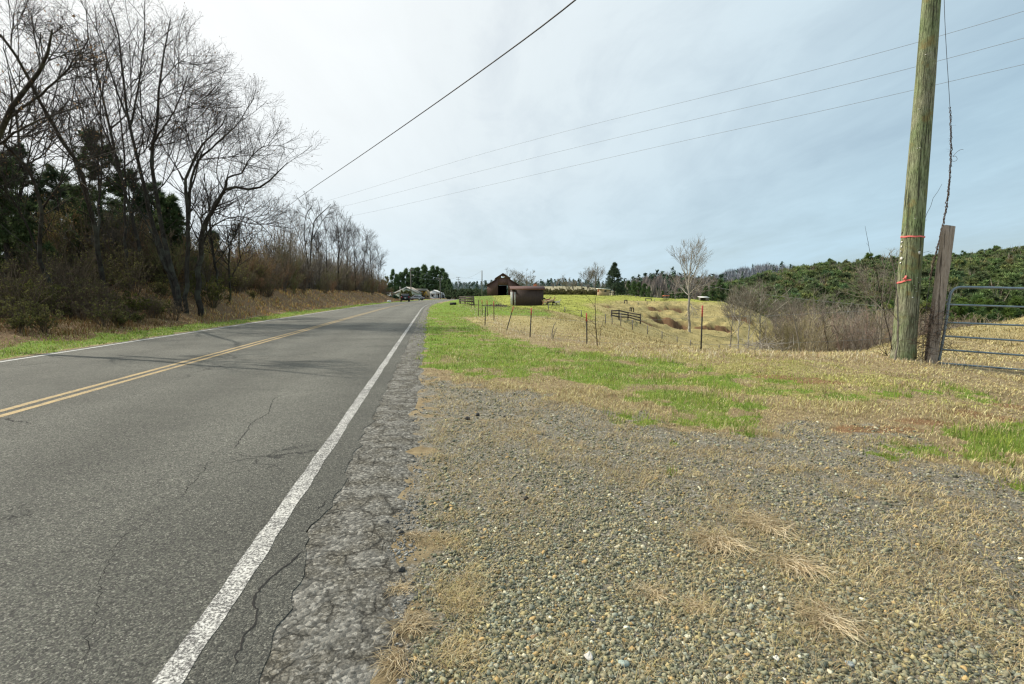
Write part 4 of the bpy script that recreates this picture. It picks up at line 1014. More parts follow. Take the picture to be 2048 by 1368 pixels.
for i, a in enumerate([(1178, 1316, .021, (.55, .53, .49), 'large pale stone with a dark spot at the bottom of the gravel'), (1247, 1330, .021, (.30, .36, .32), 'long greenish stone right of the large pale one'),
    (1553, 1318, .014, (.62, .62, .58), 'round white stone low on the right of the gravel'), (1186, 1243, .013, (.14, .15, .16), 'dark blue grey stone above the large pale one'),
    (1067, 1275, .013, (.36, .25, .14), 'rusty brown stone at lower left of the gravel'), (1199, 1264, .014, (.40, .37, .28), 'tan oval stone just above the greenish one'),
    (1460, 1318, .018, (.26, .24, .18), 'brown stone between the greenish and the white stones'), (1155, 1150, .009, (.60, .60, .56), 'small white stone in the lower left gravel'),
    (1348, 1238, .013, (.44, .30, .16), 'orange tinted flat stone in the middle of the lower gravel'), (872, 1040, .008, (.8, .8, .78), 'tiny bright white chip near the asphalt lumps'),
    (1700, 1330, .016, (.30, .35, .36), 'blue grey stone near the lower right corner'), (1845, 965, .022, (.09, .085, .08), 'dark stone on the thatch at the right')]):
    rock(a[0], a[1], a[2], a[3], a[4], 400 + i, .5, GR)
for i, a in enumerate([(774, 1045, .026), (803, 1067, .018), (818, 1078, .018), (804, 1142, .018), (727, 978, .018), (935, 838, .03), (955, 830, .028), (1010, 835, .02), (1052, 998, .018)]):
    rock(a[0], a[1], a[2], (.05, .05, .048), ['broken black asphalt lump, highest of those on the broken shoulder', 'black asphalt lump on the shoulder straw, left of a pair', 'black asphalt lump on the shoulder straw, right of a pair', 'black asphalt lump lower down on the shoulder straw',
          'small black asphalt lump near the white edge line', 'black lump on the gravel below the grass, left one of a pair', 'black lump on the gravel below the grass, right one of a pair', 'black lump on the gravel farther right below the grass', 'dark lump alone in the middle gravel'][i], 430 + i, .7, 'black asphalt lumps', 'asphalt_lump')
# ------------------------------------------------------------------ utility pole at the right
def wood_mat(name, pal, sc=(9, 9, .9), bump=.9, green=None, stain=None):
    m = N(name); p = m.obj(); mp = m.n('ShaderNodeMapping'); m.put(mp.inputs[0], p); mp.inputs['Scale'].default_value = sc
    a = m.noise(mp.outputs[0], 3.2, 7, .68, 1.4); b = m.noise(mp.outputs[0], 14, 4, .6, .4); c2 = m.noise(p, 1.3, 4, .6)
    e = m.math('ADD', m.math('MULTIPLY', a, .7), m.math('MULTIPLY', b, .3))
    c = m.ramp(e, pal)
    if green: c = m.mix(m.maprange(c2, .38, .6, 0, .85), c, m.mix(1., c, green, 'MULTIPLY'))
    if stain: c = m.mix(m.maprange(m.noise(p, 2.6, 3), .56, .66, 0, .6), c, stain)
    chk = m.n('ShaderNodeMapping'); m.put(chk.inputs[0], p); chk.inputs['Scale'].default_value = (30, 30, .8)
    ck = m.maprange(m.noise(chk.outputs[0], 1., 3, .5, .3), .60, .65, 0, 1); c = m.mix(m.math('MULTIPLY', ck, .75), c, (.03, .025, .02))
    h = m.math('SUBTRACT', e, m.math('MULTIPLY', ck, .8))
    return m.bsdf(c, .88, m.bump(h, bump, .03), spec=.2)
POLEM = wood_mat('treated_pole_wood', [(.34, (.05, .05, .03)), (.44, (.12, .12, .078)), (.52, (.27, .265, .175)), (.66, (.46, .455, .34))], green=(.68, .92, .60), stain=(.26, .19, .08))
POSTM = wood_mat('weathered_post_wood', [(.3, (.12, .09, .07)), (.45, (.30, .245, .20)), (.6, (.46, .39, .33)), (.75, (.56, .50, .43))], sc=(16, 16, .8))
GREYW = wood_mat('old_grey_timber', [(.3, (.08, .07, .06)), (.5, (.2, .185, .165)), (.7, (.34, .32, .29))])
PINK = plain('pink_marker_ribbon', (.82, .19, .17), .5, var=.15, scale=30); METAL = plain('dull_aluminium_tag', (.6, .6, .58), .4, .7, .2, 30)
TAGW = plain('pale_tag', (.7, .69, .64), .6, 0, .15, 30)
WIRE = plain('dark_cable', (.03, .03, .032), .6); STEELW = plain('galvanised_wire', (.22, .23, .24), .45, .6)
PB = flat([(1807, 719)])[0]; pb = np.array([PB[0] - .01, PB[1], 0.]); pb[2] = hz1(PB[0], PB[1])
H_POLE = 8.6
root = thing('utility_pole', pb, 'thick greenish wooden utility pole with two pink ribbons standing at the field gate', 'utility pole')
rp = np.random.default_rng(3)
g = Geo(); zs = np.linspace(-.15, H_POLE, 44)
lean = .009
def pole_c(z): return np.array([pb[0] + lean * z, pb[1], pb[2] + z])
def pole_r(z): return .206 - .0085 * z
PV = []
for z in zs:
    r_ = pole_r(z) * (1.06 if z < .1 else 1)
    for j in range(28):
        th = 2 * PI * j / 28; rr = r_ * (1 + .018 * math.sin(3 * th + z * .6) + .014 * math.sin(7 * th + z * 1.1) + rp.normal(0, .006))
        c = pole_c(z); PV.append((c[0] + math.cos(th) * rr, c[1] + math.sin(th) * rr, c[2]))
i = np.arange(43)[:, None] * 28; j = np.arange(28)[None]
g.add(PV, [np.stack([i + j, i + (j + 1) % 28, i + 28 + (j + 1) % 28, i + 28 + j], -1).reshape(-1, 4), (43 * 28 + np.arange(28))[None]])
g.build('pole_shaft', POLEM, root, smooth=True)
def pole_pt(px, py, out=.004):
    """point on the visible surface of the pole"""
    q = at(px, py, pb[1]); z = q[2] - pb[2]; c = pole_c(z); r_ = pole_r(z) + out
    dx = (q[0] - c[0]) * 1.0
    # view direction from the front-left
    v = np.array([-c[0], -c[1]]); v /= np.linalg.norm(v); sdv = np.array([-v[1], v[0]]); k = np.clip(-dx * 1.0 / r_, -.95, .95) * (1 if sdv[0] < 0 else -1)
    k = np.clip(dx / r_ * (1 if sdv[0] > 0 else -1), -.95, .95)
    d = v * math.sqrt(1 - k * k) + sdv * k
    return np.array([c[0] + d[0] * r_, c[1] + d[1] * r_, q[2]]), math.atan2(d[1], d[0])
def band(z, w, tilt, a0=0, a1=2 * PI, n=36, name='ribbon', label=None, wave=.004):
    g = Geo(); V = []
    for k in range(n + 1):
        th = a0 + (a1 - a0) * k / n; zz = z + tilt * math.sin(th - .6) + wave * math.sin(th * 7); c = pole_c(zz); r_ = pole_r(zz) * 1.045 + .004
        for dz in (-w / 2, w / 2): V.append((c[0] + math.cos(th) * r_, c[1] + math.sin(th) * r_, c[2] + dz))
    i = np.arange(n) * 2; g.add(V, np.stack([i, i + 2, i + 3, i + 1], 1)); o = g.build(name, PINK, root); 
    if label: o['label'] = label
    return o
zb = at(1820, 474, pb[1])[2] - pb[2]; band(zb, .029, .012, label='upper pink ribbon tied round the pole')
z2 = at(1803, 562, pb[1])[2] - pb[2]; th0 = math.atan2(-pb[1], -pb[0])
band(z2, .030, -.05, th0 - 1.45, th0 + .15, 16, label='torn lower pink ribbon')
k_, _ = pole_pt(1812, 555, .012); g = Geo(); g.beam(k_ + [-.01, -.015, -.05], k_ + [.012, -.01, .03], .03, .018); g.beam(k_ + [-.05, -.01, -.035], k_ + [.01, -.012, 0], .02, .012, col=None); g.build('ribbon_knot', PINK, root)
for px, py, w, h, mt, nm in [(1807, 484, .085, .022, METAL, 'metal_tag'), (1807, 493, .032, .04, TAGW, 'number_tag'), (1806, 502, .028, .03, METAL, 'metal_tag'), (1807, 517, .065, .07, TAGW, 'number_tag'), (1805, 526, .04, .034, METAL, 'metal_tag'),
                         (1835, 507, .04, .06, TAGW, 'paper_scrap'), (1823, 595, .026, .026, METAL, 'nail_washer'), (1807, 465, .04, .05, GREYW, 'number_tag'), (1806, 503, .03, .03, TAGW, 'metal_tag')]:
    c, a = pole_pt(px, py, .006); g = Geo(); nrm = np.array([math.cos(a), math.sin(a), 0]); sd = np.array([-nrm[1], nrm[0], 0])
    if px == 1807 and py == 517 or nm == 'nail_washer' or py in (502, 526): g.cyl(c, c + nrm * .006, w / 2, sides=10)
    else: g.box(c, (w, .004, h), rot=np.array([sd, nrm, [0, 0, 1]]).T)
    g.build(nm, mt, root)
for px, py in [(1830, 439), (1834, 65), (1836, 300), (1822, 559), (1833, 565), (1829, 583), (1828, 577), (1826, 571), (1831, 556), (1815, 455), (1840, 300), (1852, 115), (1840, 222)]:
    c, a = pole_pt(px, py, .004); nrm = np.array([math.cos(a), math.sin(a), 0]); sd = np.array([-nrm[1], nrm[0], 0]); g = Geo(); g.box(c, (.024, .008, .006), rot=np.array([sd, nrm, [0, 0, 1]]).T); g.build('staple', METAL, root)

# crossarm and insulators at the top, above the photo frame
g = Geo(); c = pole_c(H_POLE - .35); g.beam(c + [-1.1, -.2, 0], c + [1.1, -.2, 0], .1, .12); g.build('crossarm', GREYW, root)

# leaning gate post
gb = flat([(1861, 722)])[0]; gb = np.array([gb[0], gb[1], hz1(*gb)]); 
tp = at(1897, 452, gb[1] - .02)
root = thing('gate_post', gb, 'grey weathered square timber post leaning right between the utility pole and the gate', 'post')
g = Geo(); d = unit(tp - gb); w = .165; sd = unit(np.cross(d, (math.sin(.30), math.cos(.30), 0))); fw = np.cross(sd, d)
L = np.linalg.norm(tp - gb); P = []
nz = 12
for q in range(nz + 1):
    c = gb + d * (L * q / nz - .1 * (q == 0))
    for a, b_ in ((-1, -1), (1, -1), (1, 1), (-1, 1)):
        P.append(c + sd * a * w / 2 * (1 + rp.normal(0, .012)) + fw * b_ * w / 2 * (1 + rp.normal(0, .012)) + (d * (.012 * a) if q == nz else 0))
i = np.arange(nz)[:, None] * 4; j = np.arange(4)[None]
g.add(P, [np.stack([i + j, i + (j + 1) % 4, i + 4 + (j + 1) % 4, i + 4 + j], -1).reshape(-1, 4), (nz * 4 + np.arange(4))[None]])
ob = g.build('post_timber', POSTM, root); bv = ob.modifiers.new('bevel', 'BEVEL'); bv.width = .006; bv.segments = 1
# wire wrapped round it
gg = np.random.default_rng(8)
for h0 in (.28, .42, .6, .78, .88, .93, 1.02):
    h = h0; pts = []
    for q in range(26):
        th = q / 25 * 2 * PI * 1.2; m_ = max(abs(math.cos(th)), abs(math.sin(th)))
        pts.append(gb + d * (h + .012 * q / 25 + gg.normal(0, .008)) + (sd * math.cos(th) + fw * math.sin(th)) / m_ * (w / 2 + .007))
    g = Geo(); g.tubes(np.array(pts), np.full(26, .0026), 4); g.build('wrapped_wire', STEELW, root, smooth=True)
# dead vine on the gate post
VINE = plain('dead_vine', (.085, .06, .045), .9, var=.4, scale=40)
def vine_mass(center, axis, rad, z0, z1, n, seed, name, label, thick=.003, curl=.25, side=(0, 0, 0), cat='vine', Lr=(.25, .8)):
    g = np.random.default_rng(seed); o = np.array(center) + np.outer(g.uniform(z0, z1, n), axis) + g.normal(0, rad * .6, (n, 3)) * [1, .7, .2] + np.array(side) * g.uniform(0, 1, (n, 1))
    D_ = unit(g.normal(0, 1, (n, 3)) + np.array(axis) * .8); k = 10; P = np.empty((n, k, 3)); P[:, 0] = o; L = g.uniform(*Lr, n); curlv = unit(g.normal(0, 1, (n, 3)))
    for q in range(1, k):
        D_ = unit(D_ + np.cross(curlv, D_) * curl + g.normal(0, .18, D_.shape) - (P[:, q - 1] - o) * .6); P[:, q] = P[:, q - 1] + D_ * (L / (k - 1))[:, None]
    P[..., 2] = np.maximum(P[..., 2], hz1(center[0], center[1]) + .005)
    G = Geo(); G.tubes(P, np.full((n, k), thick) * np.linspace(1, .5, k) * g.uniform(.5, 1.4, (n, 1)), 4)
    return tag(G.build(name, VINE, origin=center, smooth=True), label, cat)
vine_mass(gb + fw * -.02, d, .10, .02, 1.05, 210, 1, 'dead_vine', 'dead brown vine tangled round the lower half of the leaning gate post', thick=.0035, side=sd * .1)

# gate of bent tube
GALV = plain('galvanised_tube', (.20, .25, .28), .42, .55, .25, 5, 0, .5)
ga = flat([(1880, 722)])[0]; ga = np.array([ga[0], ga[1] - .02, 0]); ga[2] = hz1(ga[0], ga[1])
root = thing('field_gate', ga, 'blue grey tubular metal gate with five rails hung at the leaning post', 'gate')
gx = np.array([1., -.10, 0.]); gx /= np.linalg.norm(gx)
def gp(px, py, depth=None):
    # intersect survey direction with the gate plane
    n_ = np.array([gx[1], -gx[0], 0]); o = np.array([0, 0, CH]); r_ = at(px, py, 1.) - o; t = np.dot(ga - o, n_) / np.dot(r_, n_); return o + r_ * t
TL = gp(1901, 585); BL = gp(1878, 722); 
Lg = 3.3; rail_y = [577, 614, 651, 682, 711, 740]
leftx = [1925, 1893, 1890, 1886, 1884, 1878]; lefty = [573, 609, 645, 672, 699, 726]
g = Geo(); P = [BL, gp(1884, 690), gp(1893, 640), gp(1899, 596), gp(1903, 583), gp(1911, 576), gp(1925, 573.5), gp(2048, 577)]
P[-1] = P[-2] + (P[-1] - P[-2]) * (Lg / np.linalg.norm(P[-1] - P[-2])); 
Pb = gp(2048, 740); Pb0 = gp(1880, 727); dirb = unit(Pb - Pb0)
end_t = P[-1]; end_b = np.array([end_t[0], end_t[1], 0]); end_b = Pb0 + dirb * np.linalg.norm(end_t[:2] - Pb0[:2])
P2 = P + [end_t + unit(P[-1] - P[-2]) * .1 + [0, 0, -.04], end_t + unit(P[-1] - P[-2]) * .14 + [0, 0, -.16], end_b + dirb * .14, ]
Q = smoothline(P2, 2); g.tubes(Q, np.full(len(Q), .024), 12, caps=True); g.build('gate_frame', GALV, root, smooth=True)
for k in range(1, 6):
    a = gp(leftx[k], lefty[k]); b_ = gp(2048, rail_y[k]); dd = unit(b_ - a); n = 14; ln = (Lg + .15) if k < 5 else Lg
    Q = a + np.outer(np.linspace(0, ln, n), dd); g = Geo(); g.tubes(Q, np.full(n, .019), 10, caps=True); g.build('gate_rail', GALV, root, smooth=True)
g = Geo(); a = gp(1900, 600); b_ = gp(1890, 601); g.cyl(a, b_ + (b_ - a) * .3, .012); g.build('hinge', STEELW, root); g = Geo(); a = gp(1880, 705); b_ = gp(1868, 706); g.cyl(a, b_, .012); g.build('hinge', STEELW, root)
vine_mass(ga + [.16, 0, 0], np.array([0, 0, 1.]), .16, .02, .75, 26, 2, 'dead_vine', 'sparse dead vine trailing through the lower rails of the metal gate', .0022, side=(.3, 0, 0), Lr=(.3, .9))
vine_mass(pb + [0, -.19, 0], np.array([0, 0, 1.]), .13, .05, .9, 22, 3, 'dead_vine', 'thin dead vines climbing the foot of the greenish utility pole', .0028, Lr=(.4, 1.1))
# loose field fence between pole and post
g = Geo()
for k in range(5):
    a = np.array([pb[0] + .17, pb[1] + .05, pb[2] + .1 + .17 * k]); b_ = gb + d * (.1 + .18 * k) - sd * .08; t = np.linspace(0, 1, 8)[:, None]; g.tubes(a + (b_ - a) * t + rp.normal(0, .008, (8, 3)), np.full(8, .0018), 4)
for k in range(4):
    a = np.array([pb[0] + .2 + .07 * k, pb[1] + .05, pb[2] + .03]); g.tubes(a + np.linspace(0, 1, 6)[:, None] * np.array([.02, 0, .8]) + rp.normal(0, .008, (6, 3)), np.full(6, .0018), 4)
tag(g.build('wire_mesh', STEELW, origin=pb + [.3, 0, 0]), 'rusty loose wire netting stretched between the pole foot and the leaning post', 'wire netting')
# hanging wire with vine
D = pb[1] + .25
Q = smoothline(np.array([at(1886, -260, D - .5), at(1887, -120, D - .3), at(1888, 0, D), at(1892, 90, D), at(1898, 180, D), at(1902, 250, D), at(1902, 320, D), at(1896, 400, D), at(1882, 470, D), at(1868, 520, D), at(1860, 560, D), at(1852, 620, D), at(1846, 700, D), at(1845, 726, D)]), 2)
g = Geo(); g.tubes(Q, np.full(len(Q), .005), 5); hw = tag(g.build('hanging_wire', WIRE, origin=Q[-1], smooth=True), 'thin dark wire hanging from above down behind the leaning gate post', 'wire')
gg = np.random.default_rng(4); lo, hi = 212, 540
R_, _ = resamp(Q, np.ones(len(Q)), 600); R_ = R_[(R_[:, 2] < at(1900, 214, D)[2]) & (R_[:, 2] > at(1865, 560, D)[2])]
n = len(R_); th = np.linspace(0, n * .42, n); g = Geo()
for ph, am in ((0, .012), (2.4, .015), (4.1, .010)):
    A = R_ + np.stack([np.cos(th + ph), np.sin(th + ph), 0 * th], 1) * am * (1 + .5 * np.sin(th * .23 + ph))[:, None] + gg.normal(0, .003, (n, 3)); g.tubes(A, np.full(n, .0075) * (1 + .3 * np.sin(np.arange(n) * 1.3 + ph)) * np.clip(np.linspace(.6, 1.4, n), 0, 1), 5)
sp, sr = spawn(R_[None], np.full((1, n), .006), 46, .02, .98, (.5, 1.3), (.03, .1), 4, .4, .05, .3, gg, .0018); g.tubes(sp, sr, 3)
c0 = at(1905, 325, D); lp = np.array([c0 + [.0, 0, .12], c0 + [.05, 0, .13], c0 + [.09, 0, .09], c0 + [.085, 0, .04], c0 + [.03, 0, .02], c0 + [-.01, 0, .03]]); lp = smoothline(lp, 2); g.tubes(lp, np.full(len(lp), .004), 4)
lp = smoothline(np.array([c0 + [0, 0, .12], c0 + [.08, 0, .22], c0 + [.16, 0, .26], c0 + [.2, 0, .25]]), 2); g.tubes(lp, np.full(len(lp), .0035), 4)
tag(g.build('twisted_vine', VINE, origin=Q[-1], smooth=True), 'dry vine twisted tightly round the lower part of the hanging wire', 'vine')
# saplings and twigs by the pole
def twigs_thing(label, lines, D, seed, col=BARKT, name='sapling', cat='sapling', grp=None, kids=((7, (.12, .35)), (4, (.06, .15))), rmin=.002):
    g = np.random.default_rng(seed); root0 = lines[0][0][0]; b = at(root0[0], root0[1], D); b[2] = hz1(b[0], b[1]) - .03
    G = Geo()
    for pts, r0, r1 in lines:
        P = smoothline(np.array(pxl(pts, D)), 2); rr = np.linspace(r0, r1, len(P)); P, rr = resamp(P, rr, 16); P[1:-1] += g.normal(0, .006 + .0, (14, 3)); G.tubes(P, rr, 5)
        cur = (P[None], rr[None])
        for m, L in kids:
            cur = spawn(cur[0], cur[1], m, .2, 1, (.4, .9), L, 5, .5, .05, .12, g, rmin); G.tubes(cur[0], cur[1], 3)
    return tag(G.build(name, [col], origin=b, smooth=True), label, cat, grp)
twigs_thing('dark vine covered sapling hugging the left side of the utility pole', [([(1790, 722), (1796, 680), (1795, 620), (1793, 560), (1785, 520), (1778, 505)], .02, .006), ([(1795, 640), (1770, 610), (1745, 590), (1725, 575)], .008, .002), ([(1794, 580), (1775, 550), (1765, 530)], .007, .002)], 10.1, 41, BARKG, kids=((12, (.15, .45)), (5, (.08, .2))))
twigs_thing('thin reddish whip curving up from the grass left of the utility pole', [([(1784, 700), (1772, 640), (1762, 590), (1752, 540), (1742, 512), (1735, 480), (1730, 452)], .009, .002), ([(1768, 620), (1750, 600), (1738, 590)], .005, .0015)], 10.2, 42, BARKT, kids=((5, (.05, .15)),))
twigs_thing('slender dark twig rising between the pole and the hanging wire', [([(1832, 600), (1838, 560), (1842, 480), (1848, 440), (1862, 405), (1884, 368)], .007, .0025), ([(1842, 510), (1852, 502), (1862, 505)], .004, .0015)], 10.45, 43, BARKT, kids=((3, (.04, .1)),))
twigs_thing('low spray of broken reddish stems in the grass beside the pole', [([(1775, 712), (1752, 690), (1740, 668)], .006, .002), ([(1775, 712), (1765, 690), (1758, 665)], .006, .002), ([(1775, 712), (1785, 690), (1800, 672)], .006, .002), ([(1775, 712), (1748, 702), (1728, 700)], .005, .002), ([(1770, 712), (1778, 680), (1790, 662)], .005, .002)], 9.9, 44, BARKT, kids=((3, (.05, .18)),))
twigs_thing('sparse leafless sapling standing beside the second red topped fence post', [([(1195, 693), (1192, 660), (1191, 630), (1190, 605), (1193, 590), (1196, 575)], .014, .003), ([(1190, 612), (1178, 598), (1168, 588)], .006, .002), ([(1199, 690), (1200, 665), (1206, 645), (1208, 635)], .007, .002), ([(1195, 680), (1180, 665), (1172, 655)], .006, .002), ([(1192, 650), (1180, 640), (1168, 634)], .005, .002)], 13.2, 45, BARKT, kids=((4, (.12, .3)),))
twigs_thing('broken forked stump sprout in the dry grass between two fence posts', [([(1104, 678), (1104, 662), (1109, 648), (1112, 644)], .02, .006), ([(1106, 680), (1108, 665), (1114, 655)], .014, .004)], 15.0, 46, BARKG, kids=((4, (.1, .25)),), name='stump_sprout', cat='sprout')
twigs_thing('thin brushy weed stems beside the leaning fence post', [([(1045, 672), (1043, 655), (1040, 645)], .006, .002), ([(1047, 672), (1050, 650)], .005, .002), ([(1043, 672), (1036, 660)], .005, .002)], 17.0, 47, BARKT, kids=((5, (.1, .25)),), name='dry_weed', cat='weed')
for i, (px, py, top, lean_, lb) in enumerate([(1686, 705, 612, 0, 'pale thin sapling before the bushes midway between post and pole'), (1655, 704, 640, -8, 'small leaning sapling left of the pale thin one on the brow'), (1600, 703, 572, -30, 'crooked dark sapling rising from the brow among the bushes'), (1720, 703, 650, 10, 'short sapling on the brow nearest the red whip')]):
    D_ = 12.2 if i != 2 else 30
    twigs_thing(lb, [([(px, py), (px + lean_ * .3 + 2, py - (py - top) * .35), (px + lean_ * .6 - 1, py - (py - top) * .7), (px + lean_, top)], .010 if i != 2 else .06, .003 if i != 2 else .02), ([(px + 1, py - (py - top) * .45), (px + 14, py - (py - top) * .6)], .005, .002)], D_, 60 + i, BARKG if i != 1 else BARKT, grp='saplings on the field brow', kids=((6, (.12, .4)), (3, (.06, .15))) if i != 2 else ((6, (.5, 1.3)), (5, (.2, .6))))
# yellow flower
fc_ = flat([(1851, 750)])[0]; z = hz1(*fc_); g = Geo(); g.cyl((fc_[0], fc_[1], z), (fc_[0], fc_[1], z + .09), .002, sides=5, col=(.2, .3, .08)); 
for k in range(11):
    a = k * 2 * PI / 11; g.poly_tris(np.array([[[fc_[0], fc_[1], z + .09], [fc_[0] + .022 * math.cos(a - .25), fc_[1] + .022 * math.sin(a - .25), z + .098], [fc_[0] + .022 * math.cos(a + .25), fc_[1] + .022 * math.sin(a + .25), z + .096]]]), np.array([(.85, .6, .02)]))
tag(g.build('dandelion', GRASSM, origin=(fc_[0], fc_[1], z)), 'single yellow dandelion flower in the dry grass in front of the pole', 'flower')

# ------------------------------------------------------------------ fence with steel posts
RUST = plain('dark_painted_steel', (.045, .042, .04), .7, .2, .4, 20); RED = plain('faded_red_paint', (.50, .09, .07), .65, 0, .3, 20); RUSTB = plain('rusty_brown_steel', (.13, .075, .055), .85, .1, .4, 20)
GF = 'steel fence posts along the roadside field'
def tpost(px, py, px2, py2, D, label, redtop=True, group=GF, w=1.0, mat=None):
    b = at(px, py, D); b[2] = hz1(b[0], b[1]); t = at(px2, py2, D); root = thing('fence_post', b, label, 'fence post', group)
    d_ = unit(t - b); L = np.linalg.norm(t - b); k = .26 if redtop else 0
    g = Geo(); e = b + d_ * (L * (1 - k)); g.beam(b - d_ * .2, e, .034 * w, .008, up=(0, 1, 0)); g.beam(b - d_ * .2 + [0, .012, 0], e + [0, .012, 0], .008, .034 * w, up=(0, 1, 0))
    n = int(L / .055)
    for q in range(n):
        c = b + d_ * (q * .055 + .02)
        if q * .055 < L * (1 - k): g.box(c + [0, -.008, 0], (.026 * w, .012, .014))
    g.build('post_shaft', mat or RUST, root)
    if redtop:
        g = Geo(); g.beam(e, t, .036 * w, .010, up=(0, 1, 0)); g.beam(e + [0, .012, 0], t + [0, .012, 0], .010, .036 * w, up=(0, 1, 0)); g.build('painted_top', RED, root)
    return root, b, t
FP = []
for px, py, px2, py2, D_, lb, rt in [
    (1402, 699, 1405, 611, 12.3, 'nearest steel fence post with red top, right of the others before the pond of bushes', True),
    (1174, 691, 1173, 626, 13.4, 'red topped steel fence post standing left of the leafless sapling', True),
    (1060, 674, 1063, 616, 16., 'red topped steel fence post in front of the dark shed', True),
    (1013, 661, 1027, 613, 19., 'fence post leaning strongly to the right', True),
    (970, 647, 971, 613, 22.5, 'short dark fence post standing nearer the road than its row', False),
    (988, 642, 987.5, 602, 26., 'upright brown fence post left of the leaning one', True),
    (975, 632, 974, 601, 32.5, 'brown fence post third left of the leaning one', True),
    (964.5, 629.5, 964, 600, 34.6, 'brown fence post between two thinner ones near the shed corner', True),
    (956.5, 633, 957, 600, 33, 'pale rusty fence post with brush at its foot', False),
    (949.5, 619, 948, 594, 47.5, 'dark stout post just right of the small wooden pen', False),
    (943.5, 616, 943, 597, 50, 'thin post in line directly right of the pen gate', False), (938, 614, 938, 596, 54, 'thin post within the pen gate line, second from its right end', False),
    (935, 612.5, 935, 596, 57, 'thin post within the pen gate line, third from its right end', False), (931.5, 611.5, 931.5, 596, 60, 'thin post within the pen gate line, fourth from its right end', False),
    (928.5, 610.5, 928.5, 596, 63, 'thin post within the pen gate line, nearest its left end', False)]:
    r_, b, t = tpost(px, py, px2, py2, D_, lb.replace('the pond of bushes', 'the valley bushes'), rt, w=1.0 if D_ < 20 else 1.25, mat=RUST if D_ < 24 else RUSTB)
    if py != 647: FP.append((b, t))
pole_end = [np.array([pb[0] - .1, pb[1] + .1, pb[2] + h]) for h in (1.02, .42)]
for k, f in enumerate((.74, .12)):
    g = Geo(); pts = [gb + d * (1.1 if k == 0 else .5), pole_end[k]] + [b + (t - b) * f for b, t in FP]
    for a, c in zip(pts[:-1], pts[1:]):
        q = np.linspace(0, 1, 9)[:, None]; g.tubes(a + (c - a) * q - np.array([0, 0, .05]) * (q * (1 - q)) * 4 * min(1, np.linalg.norm(c - a) / 6), np.full(9, .0022), 4)
    tag(g.build('fence_wire', STEELW, origin=pts[0]), ['upper strand of smooth wire running from the pole along the red topped posts', 'lower strand of smooth wire running from the pole along the red topped posts'][k], 'wire')
# second fence down in the hollow
GF2 = 'small posts of the lower pasture fence'
WP = []
def wpost(px, py, top, D_, label, w=.1, group=GF2, mat=None, lean=0):
    b = at(px, py, D_); b[2] = hz1(b[0], b[1]); t = at(px + lean, top, D_); t[2] = max(t[2], b[2] + .5); g = Geo(); g.tubes(np.array([b - [0, 0, .2], b * .5 + t * .5 + [.01, 0, 0], t]), np.array([w / 2, w / 2 * .95, w / 2 * .85]), 7, caps=True)
    o = g.build('wooden_post', mat or GREYW, origin=b); tag(o, label, 'fence post', group); return b, t
for a in [(1096.6, 625, 612, 47, 'leftmost thin post of the lower pasture fence, in green grass'), (1129.5, 629, 617, 46, 'second thin post from the left on the green slope'), (1162.5, 634, 620, 45, 'tilted thin post in green grass left of the sapling'),
          (1211, 640, 628, 44, 'thin post just right of the leafless sapling'), (1224, 650, 632, 46, 'post under the left end of the small board pen'), (1241.5, 650, 626, 47, 'tilted pale post under the right end of the small board pen'),
          (1265, 656, 640, 47, 'post next right after the small board pen'), (1295, 668, 651, 47.5, 'post halfway down the hollow, second after the board pen'), (1324, 677, 662, 47, 'pale topped post with wires, third after the board pen'),
          (1354, 688, 673, 46, 'dark post low in the hollow left of the pale tree'), (1381, 693, 680, 45.5, 'post below the pale tree in the hollow'), (1438, 703, 690, 45, 'lowest post at the end of the hollow by the brush')]:
    WP.append(wpost(*a, w=.09))
g = Geo()
for a, c in zip(WP[:-1], WP[1:]):
    for f in (.9, .5): g.tubes(np.array([a[0] + (a[1] - a[0]) * f, c[0] + (c[1] - c[0]) * f]), np.full(2, .006), 3)
tag(g.build('fence_wire', STEELW, origin=WP[0][0]), 'thin wires strung along the small posts of the lower pasture fence', 'wire')
PENW = wood_mat('dark_old_boards', [(.3, (.04, .033, .028)), (.5, (.10, .085, .07)), (.7, (.19, .17, .15))])
def board_pen(name, label, posts, rails, D_, cat='pen', w=.12, dD=0, GREYW=None):
    GREYW = GREYW or PENW
    """posts: (px, bottom, top, D)   rails: (i, j, fraction)"""
    B = []
    for px, py, top, D__ in posts:
        b = at(px, py, D__); b[2] = hz1(b[0], b[1]); t = at(px, top, D__); B.append((b, t))
    root = thing(name, B[0][0], label, cat)
    for b, t in B: g = Geo(); g.beam(b - [0, 0, .15], t, w, w, up=(0, 1, 0)); g.build('post', GREYW, root)
    for i_, j_, f in rails:
        a = B[i_][0] + (B[i_][1] - B[i_][0]) * f; c = B[j_][0] + (B[j_][1] - B[j_][0]) * f; g = Geo(); g.beam(a - [0, w * .6, 0], c - [0, w * .6, 0], .03, .14); g.build('rail', GREYW, root)
    return root
board_pen('board_pen', 'small grey board pen with three rails at the top of the hollow', [(1223, 632, 620, 52), (1238, 636, 619, 52), (1256, 634, 624, 57), (1281, 643, 628, 56)],
          [(0, 1, .9), (0, 1, .6), (0, 1, .3), (1, 2, .9), (1, 2, .6), (1, 2, .3), (2, 3, .92), (2, 3, .62), (2, 3, .32)], 52)
board_pen('board_pen', 'weathered wooden pen with a metal gate at the road end of the field fence', [(918.5, 607, 592.5, 76), (921, 609, 594, 70), (947, 606, 592, 62), (930, 603, 594, 80)],
          [(0, 2, .92), (0, 2, .66), (0, 2, .4), (0, 2, .14), (1, 2, .8), (1, 2, .5), (0, 3, .9), (0, 3, .5)], 70)
board_pen('wooden_stand', 'two leaning grey stakes with a crosspiece above the small board pen', [(1249, 608, 600, 75), (1254, 610, 600, 75)], [(0, 1, .95)], 75, 'stand')
